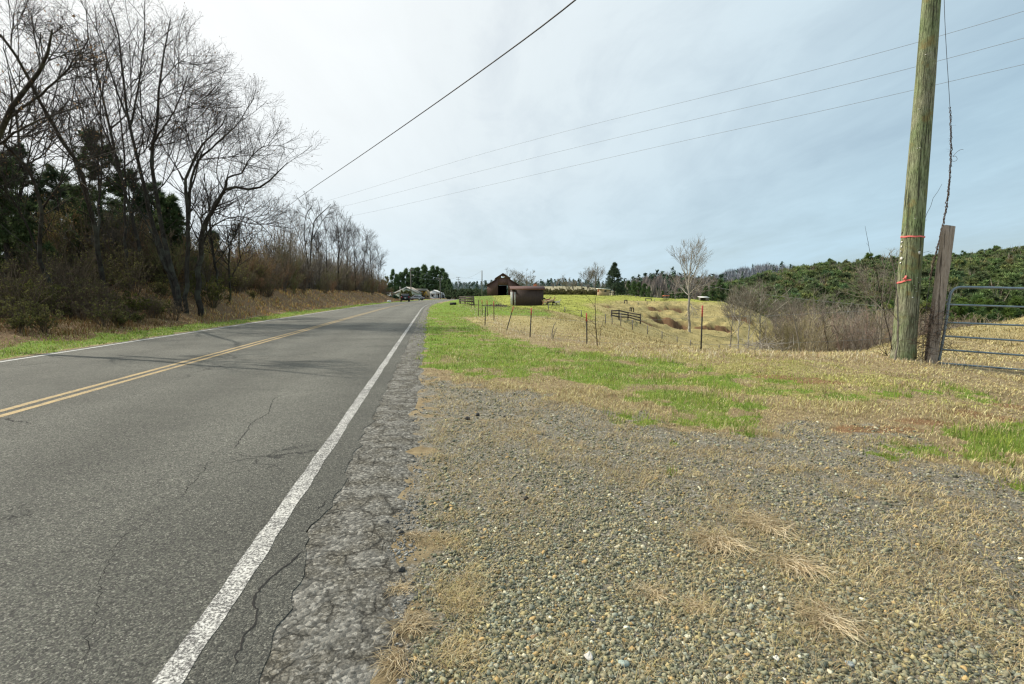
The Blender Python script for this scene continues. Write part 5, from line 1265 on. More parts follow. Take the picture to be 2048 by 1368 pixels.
board_pen('wooden_stand', 'group of three grey stakes between the board pen and the ridge', [(1260, 622, 615, 68), (1263, 624, 615, 68), (1267, 625, 615, 68)], [(0, 1, .95), (1, 2, .9)], 68, 'stand')
board_pen('horse_jump', 'low rail on two posts along the ridge between spruce and red roofed stand', [(1291, 602, 597, 92), (1303, 604, 597.5, 92)], [(0, 1, .95)], 92, 'rail')
board_pen('feeding_rack', 'wooden rail rack below the small red roofed feeder on the ridge', [(1320, 605, 600, 90), (1328, 605, 600, 90), (1336, 605, 600, 90), (1344, 606, 600, 90)], [(0, 1, .9), (1, 2, .9), (2, 3, .9)], 90, 'rack')
# red roofed feeder and white shelter on the ridge
REDR = plain('orange_red_roof', (.55, .16, .08), .7); WHT = plain('old_white_paint', (.74, .74, .70), .7); DARK = plain('dark_interior', (.012, .012, .012), .9)
b = at(1332, 603, 95); b[2] = hz1(b[0], b[1]); root = thing('roofed_feeder', b, 'small feeder with a flat orange red roof on the pasture ridge', 'feeder'); 
for sx in (-.45, .45):
    for sy in (-.3, .3): g = Geo(); g.beam(b + [sx, sy, -.1], b + [sx, sy, .62], .06, .06, up=(0, 1, 0)); g.build('leg', GREYW, root)
g = Geo(); g.prism([(-.62, 0), (.62, 0), (.5, .14), (-.5, .14)], (1, 0, 0), (0, 0, 1), (0, 1, 0), b + [0, -.45, .62], .9); g.build('roof', REDR, root)
g = Geo(); g.box(b + [0, 0, .25], (.8, .5, .12)); g.build('trough', GREYW, root)
b = at(1407, 607, 88); b[2] = hz1(b[0], b[1]) - .05; root = thing('field_shelter', b, 'low field shelter with white roof on top of the knoll behind the pale tree', 'shelter')
g = Geo(); g.box(b + [0, .55, .3], (1.3, .05, .6)); g.box(b + [-.64, .1, .3], (.05, .85, .6)); g.box(b + [.45, -.1, .3], (.45, .9, .6)); g.build('wall', GREYW, root)
g = Geo(); g.box(b + [0, .05, .64], (1.6, 1.3, .06), rot=[[1, 0, 0], [0, .99, -.12], [0, .12, .99]]); g.build('roof', WHT, root)
for i, (px, py, top, D_, lb) in enumerate([(1238, 592.5, 588, 112, 'stubby post just right of the spruce on the ridge'), (1250, 594, 589, 110, 'post left of the cluster on the skyline ridge'), (1258, 595, 587, 108, 'taller post within the cluster on the ridge'), (1262, 595, 588, 106, 'post right within the cluster on the ridge'),
    (1271, 596, 590, 104, 'thin post on the ridge right of the cluster'), (1281, 598, 592, 100, 'double thin post on the ridge before the low rail'), (1309, 608, 602, 84, 'thin post below the low rail on the ridge'), (1294, 612, 607, 80, 'thin post lower on the green shoulder'),
    (1276, 615, 609, 76, 'lowest thin post on the green shoulder'), (1350, 604, 599, 92, 'post right of the red roofed feeder')]):
    wpost(px, py, top, D_, lb, .09, 'thin posts on the pasture ridge')

for k in range(16):
    px = 1243 + k * 7.2; D_ = 113 - k * 1.2; q = ground(px, 600, 95, 130) if False else at(px, 594 + k * .55, D_); wpost(px, 594 + k * .55, 589.5 + k * .5, D_, 'thin grey post in the even row along the pasture ridge', .07, 'even row of thin posts on the pasture ridge')
# ------------------------------------------------------------------ pale tree and valley trees
b = at(1379, 666, 62.); b[2] = hz1(b[0], b[1]) - .1
bare_tree('bare_tree', 'pale barked leafless tree with an oval crown standing alone on the knoll', 'tree', None, b,
  [(pxl([(1379, 668), (1378, 620), (1377, 570), (1380, 540), (1384, 510), (1386, 492)], 62), (.18, .09, .02)), (pxl([(1377, 580), (1370, 550), (1362, 530), (1358, 512)], 62, 63), (.1, .05, .015)), (pxl([(1378, 600), (1390, 585), (1402, 577), (1416, 568)], 62, 61), (.09, .04, .015)),
   (pxl([(1378, 590), (1388, 578), (1396, 574)], 62, 60), (.07, .035, .015)), (pxl([(1378, 570), (1390, 545), (1398, 525), (1402, 510)], 62, 60), (.08, .04, .015)), (pxl([(1376, 590), (1366, 580), (1360, 571)], 62, 64), (.07, .03, .01)), (pxl([(1378, 560), (1372, 530), (1374, 505)], 62, 63), (.07, .03, .01)),
   (pxl([(1379, 550), (1392, 530), (1394, 500)], 62, 61), (.06, .03, .01)), (pxl([(1377, 600), (1382, 612), (1386, 620)], 62, 61.5), (.06, .03, .01))],
  71, ((11, (1.5, 3.4)), (6, (.7, 1.5)), (4, (.3, .8))), BARKP, bark_mat('bark_pale_twig', (.16, .14, .11), (.34, .30, .24)), rmin=.0042, up=.07, ang=(.35, .8), t0=.3)
GV = 'leafless trees in the valley behind the field'
vt = [(1462, 665, 52, 590, 4, .3, 'grey leafless tree at the left end of the valley belt with leaning stems'), (1476, 690, 46, 585, 5, .28, 'multi stemmed grey tree in front of the red earth scar'), (1496, 690, 45, 575, 4, .26, 'tall pale grey tree left of the tangled brush pile'),
      (1520, 690, 45, 568, 5, .26, 'pale branching tree standing over the tangled brush pile'), (1572, 700, 60, 590, 5, .3, 'brown leafless tree behind the crooked dark sapling'), (1620, 700, 52, 585, 7, .42, 'round crowned olive brown tree in the middle of the valley belt'),
      (1645, 700, 70, 575, 5, .3, 'leafless tree with pale top behind the round crowned one'), (1690, 700, 62, 600, 5, .3, 'brown leafless tree right of the round crowned one'), (1725, 700, 75, 605, 5, .28, 'leafless tree low against the green hillside left of the pole'),
      (1760, 690, 40, 515, 5, .26, 'tall dark leafless tree directly left of the pole reaching the skyline'), (1590, 700, 75, 600, 5, .3, 'small reddish brown tree deep in the valley belt'), (1550, 700, 70, 610, 5, .3, 'reddish brown tree deep in the valley beside the tangle')]
for i, (px, py, D_, top, nl, sp, lb) in enumerate(vt):
    b = at(px, py, D_); zt = hz1(b[0], b[1]) - .2
    auto_tree(lb, px, py, D_, top, nl, sp, 80 + i, .10 if i not in (9,) else .13, GV, bark=BARKP if i in (1, 2, 3, 7) else BARKG, tb=BARKG, z=zt, rmin=.0045, lv=((7, (1.2, 2.6)), (5, (.6, 1.3)), (3, (.3, .7))))
def valley_brush():
    g = np.random.default_rng(15); GG = Geo()
    for k in range(210):
        D_ = g.uniform(42, 110); px = g.uniform(1500, 1860) if k < 175 else g.uniform(1860, 2300); x = (px - 1024) / 1024 * D_
        if px < 1545 and D_ > 55: continue
        z = hz1(x, D_); top = 1.3 - (float(np.interp(px, [1500, 1560, 1620, 1700, 1860, 2300], [640, 622, 612, 625, 628, 640])) + g.uniform(-8, 32) - 591) / 1024 * D_; H = min(9, max(1.5, top - z))
        c = [(.27, .20, .165), (.24, .20, .15), (.30, .26, .15), (.22, .19, .16), (.33, .29, .21)][int(g.integers(0, 5))]
        q = shrub_geo((x, D_, z), H, H * .75, 16, g, c, leaf=0, rmin=.012); off = GG.nv
        for f_ in q.f: GG.f.append(f_ + off)
        GG.v += q.v; GG.c += q.c; GG.m += q.m; GG.nv += q.nv
    return tag(GG.build('valley_brush', [TWIGB]), 'dense greyish brown leafless brush filling the valley floor', 'brush', kind='stuff')
valley_brush()
g = np.random.default_rng(16); b = at(1520, 695, 43); b[2] = hz1(b[0], b[1]); n = 260; o = b + g.normal(0, 1, (n, 3)) * [1.1, .6, 0] + np.stack([0 * g.random(n), 0 * g.random(n), g.uniform(0, 1.5, n)], 1); D_ = unit(g.normal(0, 1, (n, 3)) * [1, 1, .5]); P = np.empty((n, 6, 3)); P[:, 0] = o
for q in range(1, 6): D_ = unit(D_ + g.normal(0, .2, D_.shape)); P[:, q] = P[:, q - 1] + D_ * .28
G = Geo(); G.tubes(P, np.full((n, 6), .018) * np.linspace(1, .4, 6), 3, np.array([(.42, .38, .33)]) * g.uniform(.5, 1.2, (n, 1))); tag(G.build('brush_pile', TWIGB, origin=b), 'tangle of pale dead branches lying at the foot of the valley trees', 'brush pile')
# ------------------------------------------------------------------ far hills with woods
def hill_mat(name, a, b, sc=.12):
    m = N(name); p = m.pos(); e = m.math('ADD', m.math('MULTIPLY', m.noise(p, sc, 6, .7), .6), m.math('MULTIPLY', m.noise(p, sc * 8, 4, .7), .4))
    return m.bsdf(m.mix(m.maprange(e, .35, .65, 0, 1), a, b), .95, m.bump(e, .6, 1.5), spec=.05)
def hill(name, pts, Dfoot, zfoot, mat, seed, back=80, nx=120, ny=26, rough=1.):
    """pts: (px, D, py) crest directions"""
    pts = np.array(pts, float); px = np.linspace(pts[0, 0], pts[-1, 0], nx); D = np.interp(px, pts[:, 0], pts[:, 1]); py = np.interp(px, pts[:, 0], pts[:, 2])
    crest = np.array([at(a, b, c) for a, b, c in zip(px, py, D)]); df = np.interp(px, pts[:, 0], np.linspace(Dfoot[0], Dfoot[1], len(pts)))
    V = []
    for k in range(nx):
        for q in range(ny):
            t = q / (ny - 6)
            if t <= 1: y = df[k] + (D[k] - df[k]) * t; z = zfoot + (crest[k, 2] - zfoot) * (t * (1.6 - .6 * t) if True else t)
            else: u_ = (q - (ny - 6)) / 5; y = D[k] + back * u_; z = crest[k, 2] - (crest[k, 2] - zfoot) * .8 * u_
            x = (px[k] - 1024) / 1024 * y; z += rough * .5 * float(wob(np.array(x), np.array(y), D[k] * .12, seed)) * min(1, t * 3)
            V.append((x, y, z))
    V = np.array(V); i = np.arange(nx - 1)[:, None] * ny; j = np.arange(ny - 1)[None]
    g = Geo(); g.add(V, np.stack([i + j, i + ny + j, i + ny + j + 1, i + j + 1], -1).reshape(-1, 4)); ob = g.build(name, mat, smooth=True); tag(ob, kind='structure')
    G_ = V.reshape(nx, ny, 3)
    def sample(a, b):
        a = a * (nx - 1); b = b * (ny - 6); i0 = int(min(a, nx - 2)); j0 = int(min(b, ny - 2)); f, h = a - i0, b - j0
        return (G_[i0, j0] * (1 - f) * (1 - h) + G_[i0 + 1, j0] * f * (1 - h) + G_[i0, j0 + 1] * (1 - f) * h + G_[i0 + 1, j0 + 1] * f * h)
    return sample
HG = hill_mat('hill_forest_floor', (.035, .045, .02), (.09, .085, .045)); HB = hill_mat('hill_bare_wood', (.10, .095, .09), (.17, .155, .145), .03)
HF = hill_mat('hill_far_hazed_green', (.10, .13, .12), (.16, .18, .16), .03); HT = hill_mat('hill_tan_field', (.24, .22, .14), (.33, .30, .20), .03)  # far green carries a pale bluish distance haze in its colour
S_R = hill('pine_hillside', [(1395, 150, 640), (1450, 190, 604), (1512, 225, 580), (1566, 240, 566), (1615, 250, 558), (1660, 255, 551), (1700, 260, 550), (1740, 262, 545), (1916, 265, 535), (1986, 268, 526), (2048, 270, 518), (2200, 275, 500), (2500, 280, 480)], (115, 120), -9, HG, 3)
S_F = hill('bare_ridge', [(1300, 800, 591), (1330, 800, 586), (1400, 780, 568), (1450, 780, 556), (1500, 760, 544), (1530, 760, 541), (1580, 760, 546), (1640, 760, 552), (1760, 760, 562), (1900, 760, 575), (2100, 760, 590)], (450, 450), -9, HB, 4, 200, rough=3)
S_M = hill('brown_wood_slope', [(1235, 420, 588), (1285, 400, 577), (1330, 390, 570), (1370, 380, 576), (1430, 380, 584), (1500, 380, 590)], (210, 210), -8, HB, 5, 90, rough=1.5)
S_L = hill('distant_wooded_hill', [(700, 900, 586), (850, 900, 582), (900, 880, 579), (960, 860, 580), (1010, 850, 578), (1060, 850, 577), (1130, 850, 575), (1230, 850, 578), (1300, 900, 585)], (420, 420), -3, HF, 6, 200, rough=2.5)
S_T = hill('tan_field_slope', [(1040, 330, 580), (1065, 330, 574), (1120, 320, 571.5), (1160, 320, 573), (1200, 320, 578), (1230, 320, 583)], (220, 220), 0, HT, 7, 60, rough=.5)
def low_pine(H, seed, col, nb=26, per=5, tri=4, ln=.9, wd=.28, spread=.24):
    tr, V, c = pine_mesh_parts(H, seed, nb=nb, per=per, tri=tri, ln=ln, wd=wd, spread=spread, t_low=.08, col=col, shape=.65, r=.14)
    g = Geo(); g.poly_tris(V, c); t = Geo()
    g.tubes(np.array([[0, 0, 0], [0, 0, H * .5], [0, 0, H]]), np.array([.16, .1, .02]), 4, (.09, .075, .06))
    return g
protos = []
for k in range(6):
    g = low_pine(9, 500 + k, [(.12, .19, .05), (.15, .22, .055), (.10, .165, .052), (.18, .22, .06), (.09, .15, .055), (.13, .20, .05)][k], spread=[.26, .3, .24, .32, .27, .34][k], nb=34, per=6)
    o = g.build('pine_tree', LEAF); o['_o'] = [0, 0, 0]; protos.append(o)
used = [False] * 6
def put(k, loc, sc, rz, label, group):
    src = protos[k]
    if not used[k]: o = src; used[k] = True
    else: o = src.copy(); COL.objects.link(o)
    o.location = tuple(float(q) for q in loc); o.rotation_euler = (0, 0, rz); o.scale = (sc * 1.1, sc * 1.1, sc); return tag(o, label, 'tree', group)
g_ = np.random.default_rng(77)
spots = []
for q in range(3900):
    a, b_ = g_.random(), g_.random() ** .9; P_ = S_R(a, b_)
    if P_[0] / P_[1] > 1.35: continue
    spots.append((P_[1], a, b_, P_))
spots.sort(key=lambda t: -t[2] if False else t[0])
idx = g_.permutation(len(spots)); near = sorted(idx.tolist(), key=lambda i: spots[i][0])
nearset = [i for i in near if spots[i][3][0] / spots[i][3][1] < 1.05][:240]
far_ = [i for i in near if i not in set(nearset)]
for i in nearset:
    P_ = spots[i][3]; put(int(g_.integers(0, 6)), P_ - [0, 0, .3], g_.uniform(.42, .85), g_.uniform(0, 6.28), 'dense green pine among many alike on the lower part of the right hillside', 'pines on the lower right hillside')
G = Geo(); pv = []
lp_ = [low_pine(9, 520 + k, [(.13, .19, .07), (.15, .21, .075), (.11, .165, .075), (.19, .21, .10)][k], nb=17, per=4, tri=3, ln=1.3, wd=.45, spread=[.28, .34, .3, .34][k]) for k in range(4)]  # pine colours lightened and blued to paint haze on the far slope
for i in far_:
    P_ = spots[i][3]; q = lp_[int(g_.integers(0, 4))]; sc = g_.uniform(.42, .9); rz = g_.uniform(0, 6.28); M = np.array([[math.cos(rz), -math.sin(rz), 0], [math.sin(rz), math.cos(rz), 0], [0, 0, 1]]) * sc; off = G.nv; tint = np.array([1, 1, 1]) * g_.uniform(.7, 1.35) * np.array([g_.uniform(.9, 1.25), 1, 1])
    for v, c in zip(q.v, q.c): G.v.append(v @ M.T * np.array([1.1, 1.1, 1]) + P_ - [0, 0, .3]); G.c.append(c * tint)
    for f in q.f: G.f.append(f + off)
    G.m += q.m; G.nv += sum(len(v) for v in q.v)
tag(G.build('pine_forest', LEAF), 'mass of green pines covering the upper right hillside up to the skyline', 'forest', kind='stuff')
# tall individual pines on the skyline
for i, (px, D_, py, top, lb) in enumerate([(1659, 250, 552, 518, 'tall pine standing out on the skyline left of the pole'), (1735, 235, 556, 509, 'broad dark pine crown on the skyline nearest the pole'), (1752, 232, 557, 512, 'rounded dark pine directly behind the dark bare tree'), (1690, 245, 553, 522, 'pointed pine on the skyline between two taller crowns'),
        (1925, 250, 540, 503, 'skyline pine just right of the leaning gate post'), (1990, 255, 535, 494, 'skyline pine above the middle of the metal gate')]):
    b = at(px, py, D_); H = at(px, top, D_)[2] - b[2]; put(i % 6, b, H / 9, i * 1.3, lb, None)
def wood_mass(name, label, cat, S, n, a0, a1, H, cols, seed, ev=.0, tri=26, wd=.25):
    g = np.random.default_rng(seed); G = Geo()
    for q in range(n):
        P_ = S(g.uniform(a0, a1), g.random() ** .6); h = H * g.uniform(.6, 1.15)
        if g.random() < ev:
            V = []; m = 40
            zz = g.uniform(.1, 1, m) * h; rr = (1 - zz / h) * h * .25 + .3; th = g.uniform(0, 6.28, m); o = P_ + np.stack([np.cos(th) * rr * .5, np.sin(th) * rr * .5, zz], 1)
            d_ = unit(g.normal(0, 1, (m, 3))); e_ = unit(g.normal(0, 1, (m, 3))); s_ = h * .16
            V = np.stack([o, o + d_ * s_, o + e_ * s_], 1); G.poly_tris(V, np.array([(.055, .09, .055)]) * g.uniform(.6, 1.4, (m, 1)))
        else:
            m = tri; az = g.uniform(0, 6.28, m); t = g.uniform(.05, .42, m); d_ = np.stack([np.cos(az) * t, np.sin(az) * t, np.ones(m)], 1); s0 = g.uniform(0, .45, m)[:, None] * h; o = P_ + d_ * s0 * .6 * np.array([1, 1, 1.6]); L = h * g.uniform(.3, .6, m)[:, None]
            w_ = unit(np.cross(d_, g.normal(0, 1, (m, 3)))) * wd * h / 10; V = np.stack([o - w_, o + w_, o + d_ * L], 1); c = np.array(cols[int(g.integers(0, len(cols)))]); G.poly_tris(V, c[None] * g.uniform(.6, 1.4, (m, 1)))
    return tag(G.build(name, TWIGB), label, cat, kind='stuff')
wood_mass('hillside_bare_trees', 'scattered brownish bare trees showing between the pines of the right hillside', 'wood', S_R, 420, .05, 1., 8.5, [(.26, .22, .18), (.22, .19, .16), (.30, .26, .20)], 9, .0, tri=40, wd=.12)
wood_mass('ridge_wood', 'bluish grey leafless wood on the far ridge right of the pale tree', 'wood', S_F, 1500, .0, .75, 13, [(.23, .25, .28), (.26, .265, .285), (.20, .225, .245)], 1, .05)  # bluish tint is aerial haze painted into the tree colours
wood_mass('brown_wood', 'brown grey leafless wood in the dip left of the pale tree', 'wood', S_M, 900, .0, 1., 11, [(.20, .17, .15), (.17, .15, .14), (.23, .20, .17)], 2, .10)
wood_mass('distant_wood', 'hazy mixed wood on the horizon behind the farm', 'wood', S_L, 1300, .1, 1., 12, [(.22, .26, .26), (.18, .23, .22), (.25, .27, .27)], 3, .35)  # horizon haze mixed straight into these pale tree colours
wood_mass('field_edge_wood', 'thin line of trees along the pale field behind the pasture', 'wood', S_T, 26, 0, 1, 5, [(.22, .20, .17)], 4, .2)
# pine groups on the horizon
def pgroup(lst, group, lab, cols):
    for i, (px, D_, py, top) in enumerate(lst):
        b = at(px, py, D_); H = at(px, top, D_)[2] - b[2]
        tr, V, c = pine_mesh_parts(H, 600 + px, nb=62, per=12, tri=6, ln=H * .06, wd=H * .010, spread=.26 + .08 * ((px * 7) % 5) / 4, t_low=.12, col=cols, shape=.85, r=.2)
        root = thing('pine_tree', b, lab[i], 'tree', group); 
        for q in tr.v: q += b
        tr.build('trunk', BARK, root); g = Geo(); g.poly_tris(V + b, c); g.build('crown', LEAF, root)
pgroup([(774, 245, 597, 553), (789, 245, 597, 541), (803, 245, 597, 545), (814, 245, 597, 538), (826, 244, 597, 537), (836, 244, 597, 536), (850, 242, 597, 531), (865, 242, 597, 533), (875, 242, 597, 535), (885, 240, 597, 537), (892, 238, 597, 547), (899, 234, 597, 558), (843, 256, 597, 544), (858, 256, 597, 543), (820, 256, 597, 546), (795, 256, 597, 550), (766, 245, 597, 560)],
       'tall pines behind the roadside houses',
       ['low pine at the left end of the row behind the houses', 'second pine of the row, above the sage wing roof', 'pine just left of the tall lamp pole', 'pine directly left behind the lamp pole', 'pine directly right behind the lamp pole', 'pine over the brown rear roof', 'tallest spired pine in the middle of the row', 'high pine left of the wide crossarm pole',
        'pine directly behind the wide crossarm pole', 'bushy pine right of the wide crossarm pole', 'lower pine near the right end of the row', 'last sloping pine at the right end of the row', 'pine in the back row between two spires', 'back row pine above the white porch house', 'back row pine behind the lamp pole', 'back row pine behind the sage gable', 'smallest pine beside the bare roadside trees'], (.12, .185, .09))
pgroup([(1245, 185, 597, 563), (1256, 183, 597, 562), (1267, 180, 598, 563), (1277, 178, 599, 565), (1288, 175, 600, 568), (1297, 172, 601, 573), (1236, 190, 597, 566), (1325, 150, 606, 582), (1340, 150, 606, 586), (1357, 140, 606, 578), (1368, 138, 607, 572), (1425, 125, 612, 566), (1440, 130, 618, 560), (1410, 122, 610, 570), (1458, 128, 622, 570), (1478, 130, 628, 574), (1345, 145, 606, 584)],
       'dark pines in the dip behind the pasture ridge',
       ['pine touching the right side of the spruce', 'second pine right of the spruce', 'third pine right of the spruce', 'fourth pine right of the spruce', 'fifth pine right of the spruce, sloping down', 'last pine of the group before the brown wood', 'pine behind the spruce', 'round evergreen left above the red roofed feeder', 'round evergreen right above the red roofed feeder',
        'pine left of the pale tree trunk', 'pine directly behind the pale tree trunk', 'dark pine above the white roofed shelter', 'taller dark pine right above the shelter', 'pine left above the shelter beside the pale branch', 'pine where the knoll slopes down', 'pine lowest on the right slope of the knoll', 'small evergreen between the feeder and the pale tree'], (.11, .17, .07))
# spruce
b = at(1228, 591, 125); H = at(1228, 527, 125)[2] - b[2]; tr, V, c = pine_mesh_parts(H, 91, nb=120, per=16, tri=5, ln=.42, wd=.06, spread=.46, t_low=.05, col=(.075, .11, .07), shape=1.15, r=.2, droop=-.07)
root = thing('spruce_tree', b, 'cone shaped dark spruce standing on the pasture crest beside the tan shed', 'tree')
for q in tr.v: q += b
tr.build('trunk', BARK, root); g = Geo(); g.poly_tris(V + b, c); g.build('crown', LEAF, root)
# bare trees near the barn
GB = 'bare trees on the skyline around the barn'
for i, (px, py, D_, top, nl, sp, r_, lb) in enumerate([(1190, 590, 150, 533, 9, .42, .16, 'wide many stemmed bare tree left of the spruce'), (1052, 590, 165, 543, 7, .42, .16, 'rounded bare tree right of the barn roof'), (1040, 590, 175, 546, 5, .35, .14, 'bare tree emerging behind the right barn roof'), (1020, 590, 180, 536, 3, .25, .1, 'thin tall bare tree behind the barn'),
        (1125, 590, 170, 552, 2, .18, .1, 'single slim bare tree against the pale field'), (1137, 590, 190, 557, 6, .4, .12, 'yellowish rounded bare tree right of the slim one'), (1178, 590, 148, 538, 5, .35, .12, 'bare tree overlapping the left side of the many stemmed one')]):
    b = at(px, py, D_); auto_tree(lb, px, py, D_, top, nl, sp, 700 + i, r_, GB, z=b[2] - .2, rmin=.008, bark=BARKG, tb=BARKG, hsplit=.05 if i in (0, 1, 5) else .25)
def hedge():
    g = np.random.default_rng(19); GG = Geo()
    for k in range(95):
        px = g.uniform(1042, 1200); D_ = g.uniform(140, 152); b = at(px, 591, D_); H = (11 + g.uniform(-2, 5)) / 1024 * D_
        q = shrub_geo(b - [0, 0, .3], H, H * 1.2, 12, g, [(.14, .12, .075), (.11, .10, .06), (.16, .15, .08)][k % 3], leaf=1, leafcol=(.13, .12, .05), rmin=.03, lsz=.18); off = GG.nv
        for f_ in q.f: GG.f.append(f_ + off)
        GG.v += q.v; GG.c += q.c; GG.m += q.m; GG.nv += q.nv
    return tag(GG.build('hedgerow', [TWIGB, LEAF]), 'dark brown hedgerow along the top of the pasture between barn and tan shed', 'hedgerow', kind='stuff')
hedge()
def far_brush():
    g = np.random.default_rng(20); GG = Geo()
    for k in range(60):
        px = g.uniform(895, 985); D_ = g.uniform(170, 260); b = at(px, 597 - (D_ - 170) * .03, D_); H = g.uniform(8, 20) / 1024 * D_
        q = shrub_geo(b - [0, 0, .3], H, H * 1.1, 9, g, [(.12, .12, .08), (.10, .11, .07), (.14, .10, .07)][k % 3], leaf=2, leafcol=(.07, .10, .05), rmin=.05, lsz=.35); off = GG.nv
        for f_ in q.f: GG.f.append(f_ + off)
        GG.v += q.v; GG.c += q.c; GG.m += q.m; GG.nv += q.nv
    return tag(GG.build('distant_brush', [TWIGB, LEAF]), 'green and brown brush beyond the road bend left of the barn', 'brush', kind='stuff')
far_brush()

# ------------------------------------------------------------------ buildings
def siding(name, col, step, vertical=False, dark=.6, var=.12, rough=.7, bump=.4, metal=0):
    m = N(name); p = m.obj(); x = m.sep(p); a = x[2] if not vertical else m.math('ADD', x[0], x[1])
    f = m.math('FRACT', m.math('DIVIDE', a, step)); ln = m.maprange(f, 0, .12, dark, 1); n = m.noise(p, 3., 5, .65); n2 = m.noise(m.vm('MULTIPLY', p, (4, 4, .6)), 2, 4, .7)
    c = m.mix(1., tuple(col), m.maprange(n, .3, .7, 1 - var, 1 + var), 'MULTIPLY'); c = m.mix(1., c, m.maprange(n2, .3, .7, 1 - var, 1 + var), 'MULTIPLY'); c = m.mix(1., c, ln, 'MULTIPLY')
    return m.bsdf(c, rough, m.bump(f, bump, .02), metal)
BARNW = siding('brown_barn_boards', (.115, .062, .052), .25, True, .72); BROOF = siding('brown_metal_roof', (.10, .052, .043), .4, True, .75, rough=.75); SHEDW = siding('brown_shed_siding', (.07, .045, .040), .19, False, .55)
SAGE = siding('sage_siding', (.50, .57, .48), .2, False, .8); WSID = siding('white_siding', (.80, .82, .82), .2, False, .8); TAN = siding('tan_boards', (.42, .31, .19), .2, True, .6); SHING = plain('brown_shingles', (.24, .22, .19), .9, var=.3, scale=12); GREYR = plain('pale_grey_roof', (.45, .47, .47), .7)
GLASS = plain('dark_window_glass', (.03, .04, .05), .12, 0, .2, 3, 0, .6)
def gable_house(root, b, W, Dp, hw, ha, wallm, roofm, trimm, yaw=0., over=.25, th=.1, openings=(), axis='x'):
    """gable front toward the viewer; b = middle of front at ground"""
    cs, sn = math.cos(yaw), math.sin(yaw); X = np.array([cs, sn, 0]); Y = np.array([-sn, cs, 0]); Z = np.array([0, 0, 1.])
    g = Geo(); g.prism([(-W / 2, -.5), (W / 2, -.5), (W / 2, hw), (0, ha), (-W / 2, hw)], X, Z, Y, b, Dp); g.build('wall', wallm, root)
    g = Geo(); sl_ = (ha - hw) / (W / 2); e = W / 2 + over
    for s_ in (-1, 1):
        g.prism([(0, ha + .02), (s_ * e, ha - sl_ * e + .02), (s_ * e, ha - sl_ * e + .02 + th), (0, ha + .02 + th)], X, Z, Y, b - Y * over, Dp + 2 * over)
    rf = g.build('roof', roofm, root)
    if trimm:
        g = Geo()
        for s_ in (-1, 1):
            g.prism([(0, ha - .16), (s_ * e, ha - sl_ * e - .16), (s_ * e, ha - sl_ * e + th + .06), (0, ha + th + .06)], X, Z, -Y, b - Y * (over), .06)
        g.build('roof_trim', trimm, root)
    for nm, x0, x1, z0, z1, mt, fr in openings:
        c = b + X * (x0 + x1) / 2 + Z * (z0 + z1) / 2
        g = Geo(); g.box(c - Y * .03, (x1 - x0, .06, z1 - z0), rz=yaw); o = g.build(nm, mt, root)
        if fr is not None:
            g = Geo(); w_ = x1 - x0; h_ = z1 - z0; t = .09
            for dx, dz, sx, sz in ((0, h_ / 2 + t / 2, w_ + 2 * t, t), (0, -h_ / 2 - t / 2, w_ + 2 * t, t), (-w_ / 2 - t / 2, 0, t, h_), (w_ / 2 + t / 2, 0, t, h_)):
                g.box(c + X * dx + Z * dz - Y * .05, (sx, .1, sz), rz=yaw)
            g.build('frame', fr, o)
    return X, Y, Z
# barn, with raised centre roof
b = at(1006, 592, 148); b[2] -= .1; root = thing('barn', b, 'dark brown barn with raised centre gable and a big open black doorway', 'barn')
k = 148 / 1024; X, Y, Z = np.array([1, .06, 0]), np.array([-.06, 1, 0]), np.array([0, 0, 1.])
W0, W1 = -30.5 * k, 30.5 * k
g = Geo(); side_h, mid_e, mid_top, cx_ = 23 * k, 38 * k, 44.5 * k, 0.0
poly = [(W0, -.6), (-10 * k, -.6), (-10 * k, 22 * k), (10 * k, 22 * k), (10 * k, -.6), (W1, -.6), (W1, side_h), (13 * k, 33.5 * k), (13 * k, mid_e), (0, mid_top), (-13 * k, mid_e), (-13 * k, 33.5 * k), (W0, side_h)]
gl = Geo()
# front wall as panels round the doorway
def panel(pts, dep=.15, mt=BARNW, y=0., nm=None):
    g.prism(pts, X, Z, Y, b + Y * y, dep)
panel([(W0, -.6), (-10 * k, -.6), (-10 * k, 22 * k), (-10 * k, 34.8 * k - .0), (-13 * k, 33.5 * k), (W0, side_h)]); panel([(10 * k, -.6), (W1, -.6), (W1, side_h), (13 * k, 33.5 * k), (10 * k, 34.8 * k), (10 * k, 22 * k)])
panel([(-10 * k, 22 * k), (10 * k, 22 * k), (10 * k, 34.8 * k), (-10 * k, 34.8 * k)])
panel([(-13 * k, 33.5 * k), (-10 * k, 34.8 * k), (-3.5 * k, 34.8 * k), (-3.5 * k, 40.5 * k), (-3.5 * k, 42.8 * k), (-13 * k, mid_e)]); panel([(3.5 * k, 34.8 * k), (10 * k, 34.8 * k), (13 * k, 33.5 * k), (13 * k, mid_e), (3.5 * k, 42.8 * k), (3.5 * k, 40.5 * k)])
panel([(-3.5 * k, 34.8 * k), (3.5 * k, 34.8 * k), (3.5 * k, 37 * k), (-3.5 * k, 37 * k)]); panel([(-3.5 * k, 40 * k), (3.5 * k, 40 * k), (3.5 * k, 42.8 * k), (0, mid_top), (-3.5 * k, 42.8 * k)])
DPB = 15.
for xs in (W0, W1 - .15): g.prism([(xs, -.6), (xs + .15, -.6), (xs + .15, side_h), (xs, side_h)], X, Z, Y, b + Y * .15, DPB)
g.build('wall', BARNW, root)
g = Geo(); g.box(b + Y * 7 + Z * 11 * k, (20 * k, .1, 23 * k)); g.build('dark_interior', DARK, root)
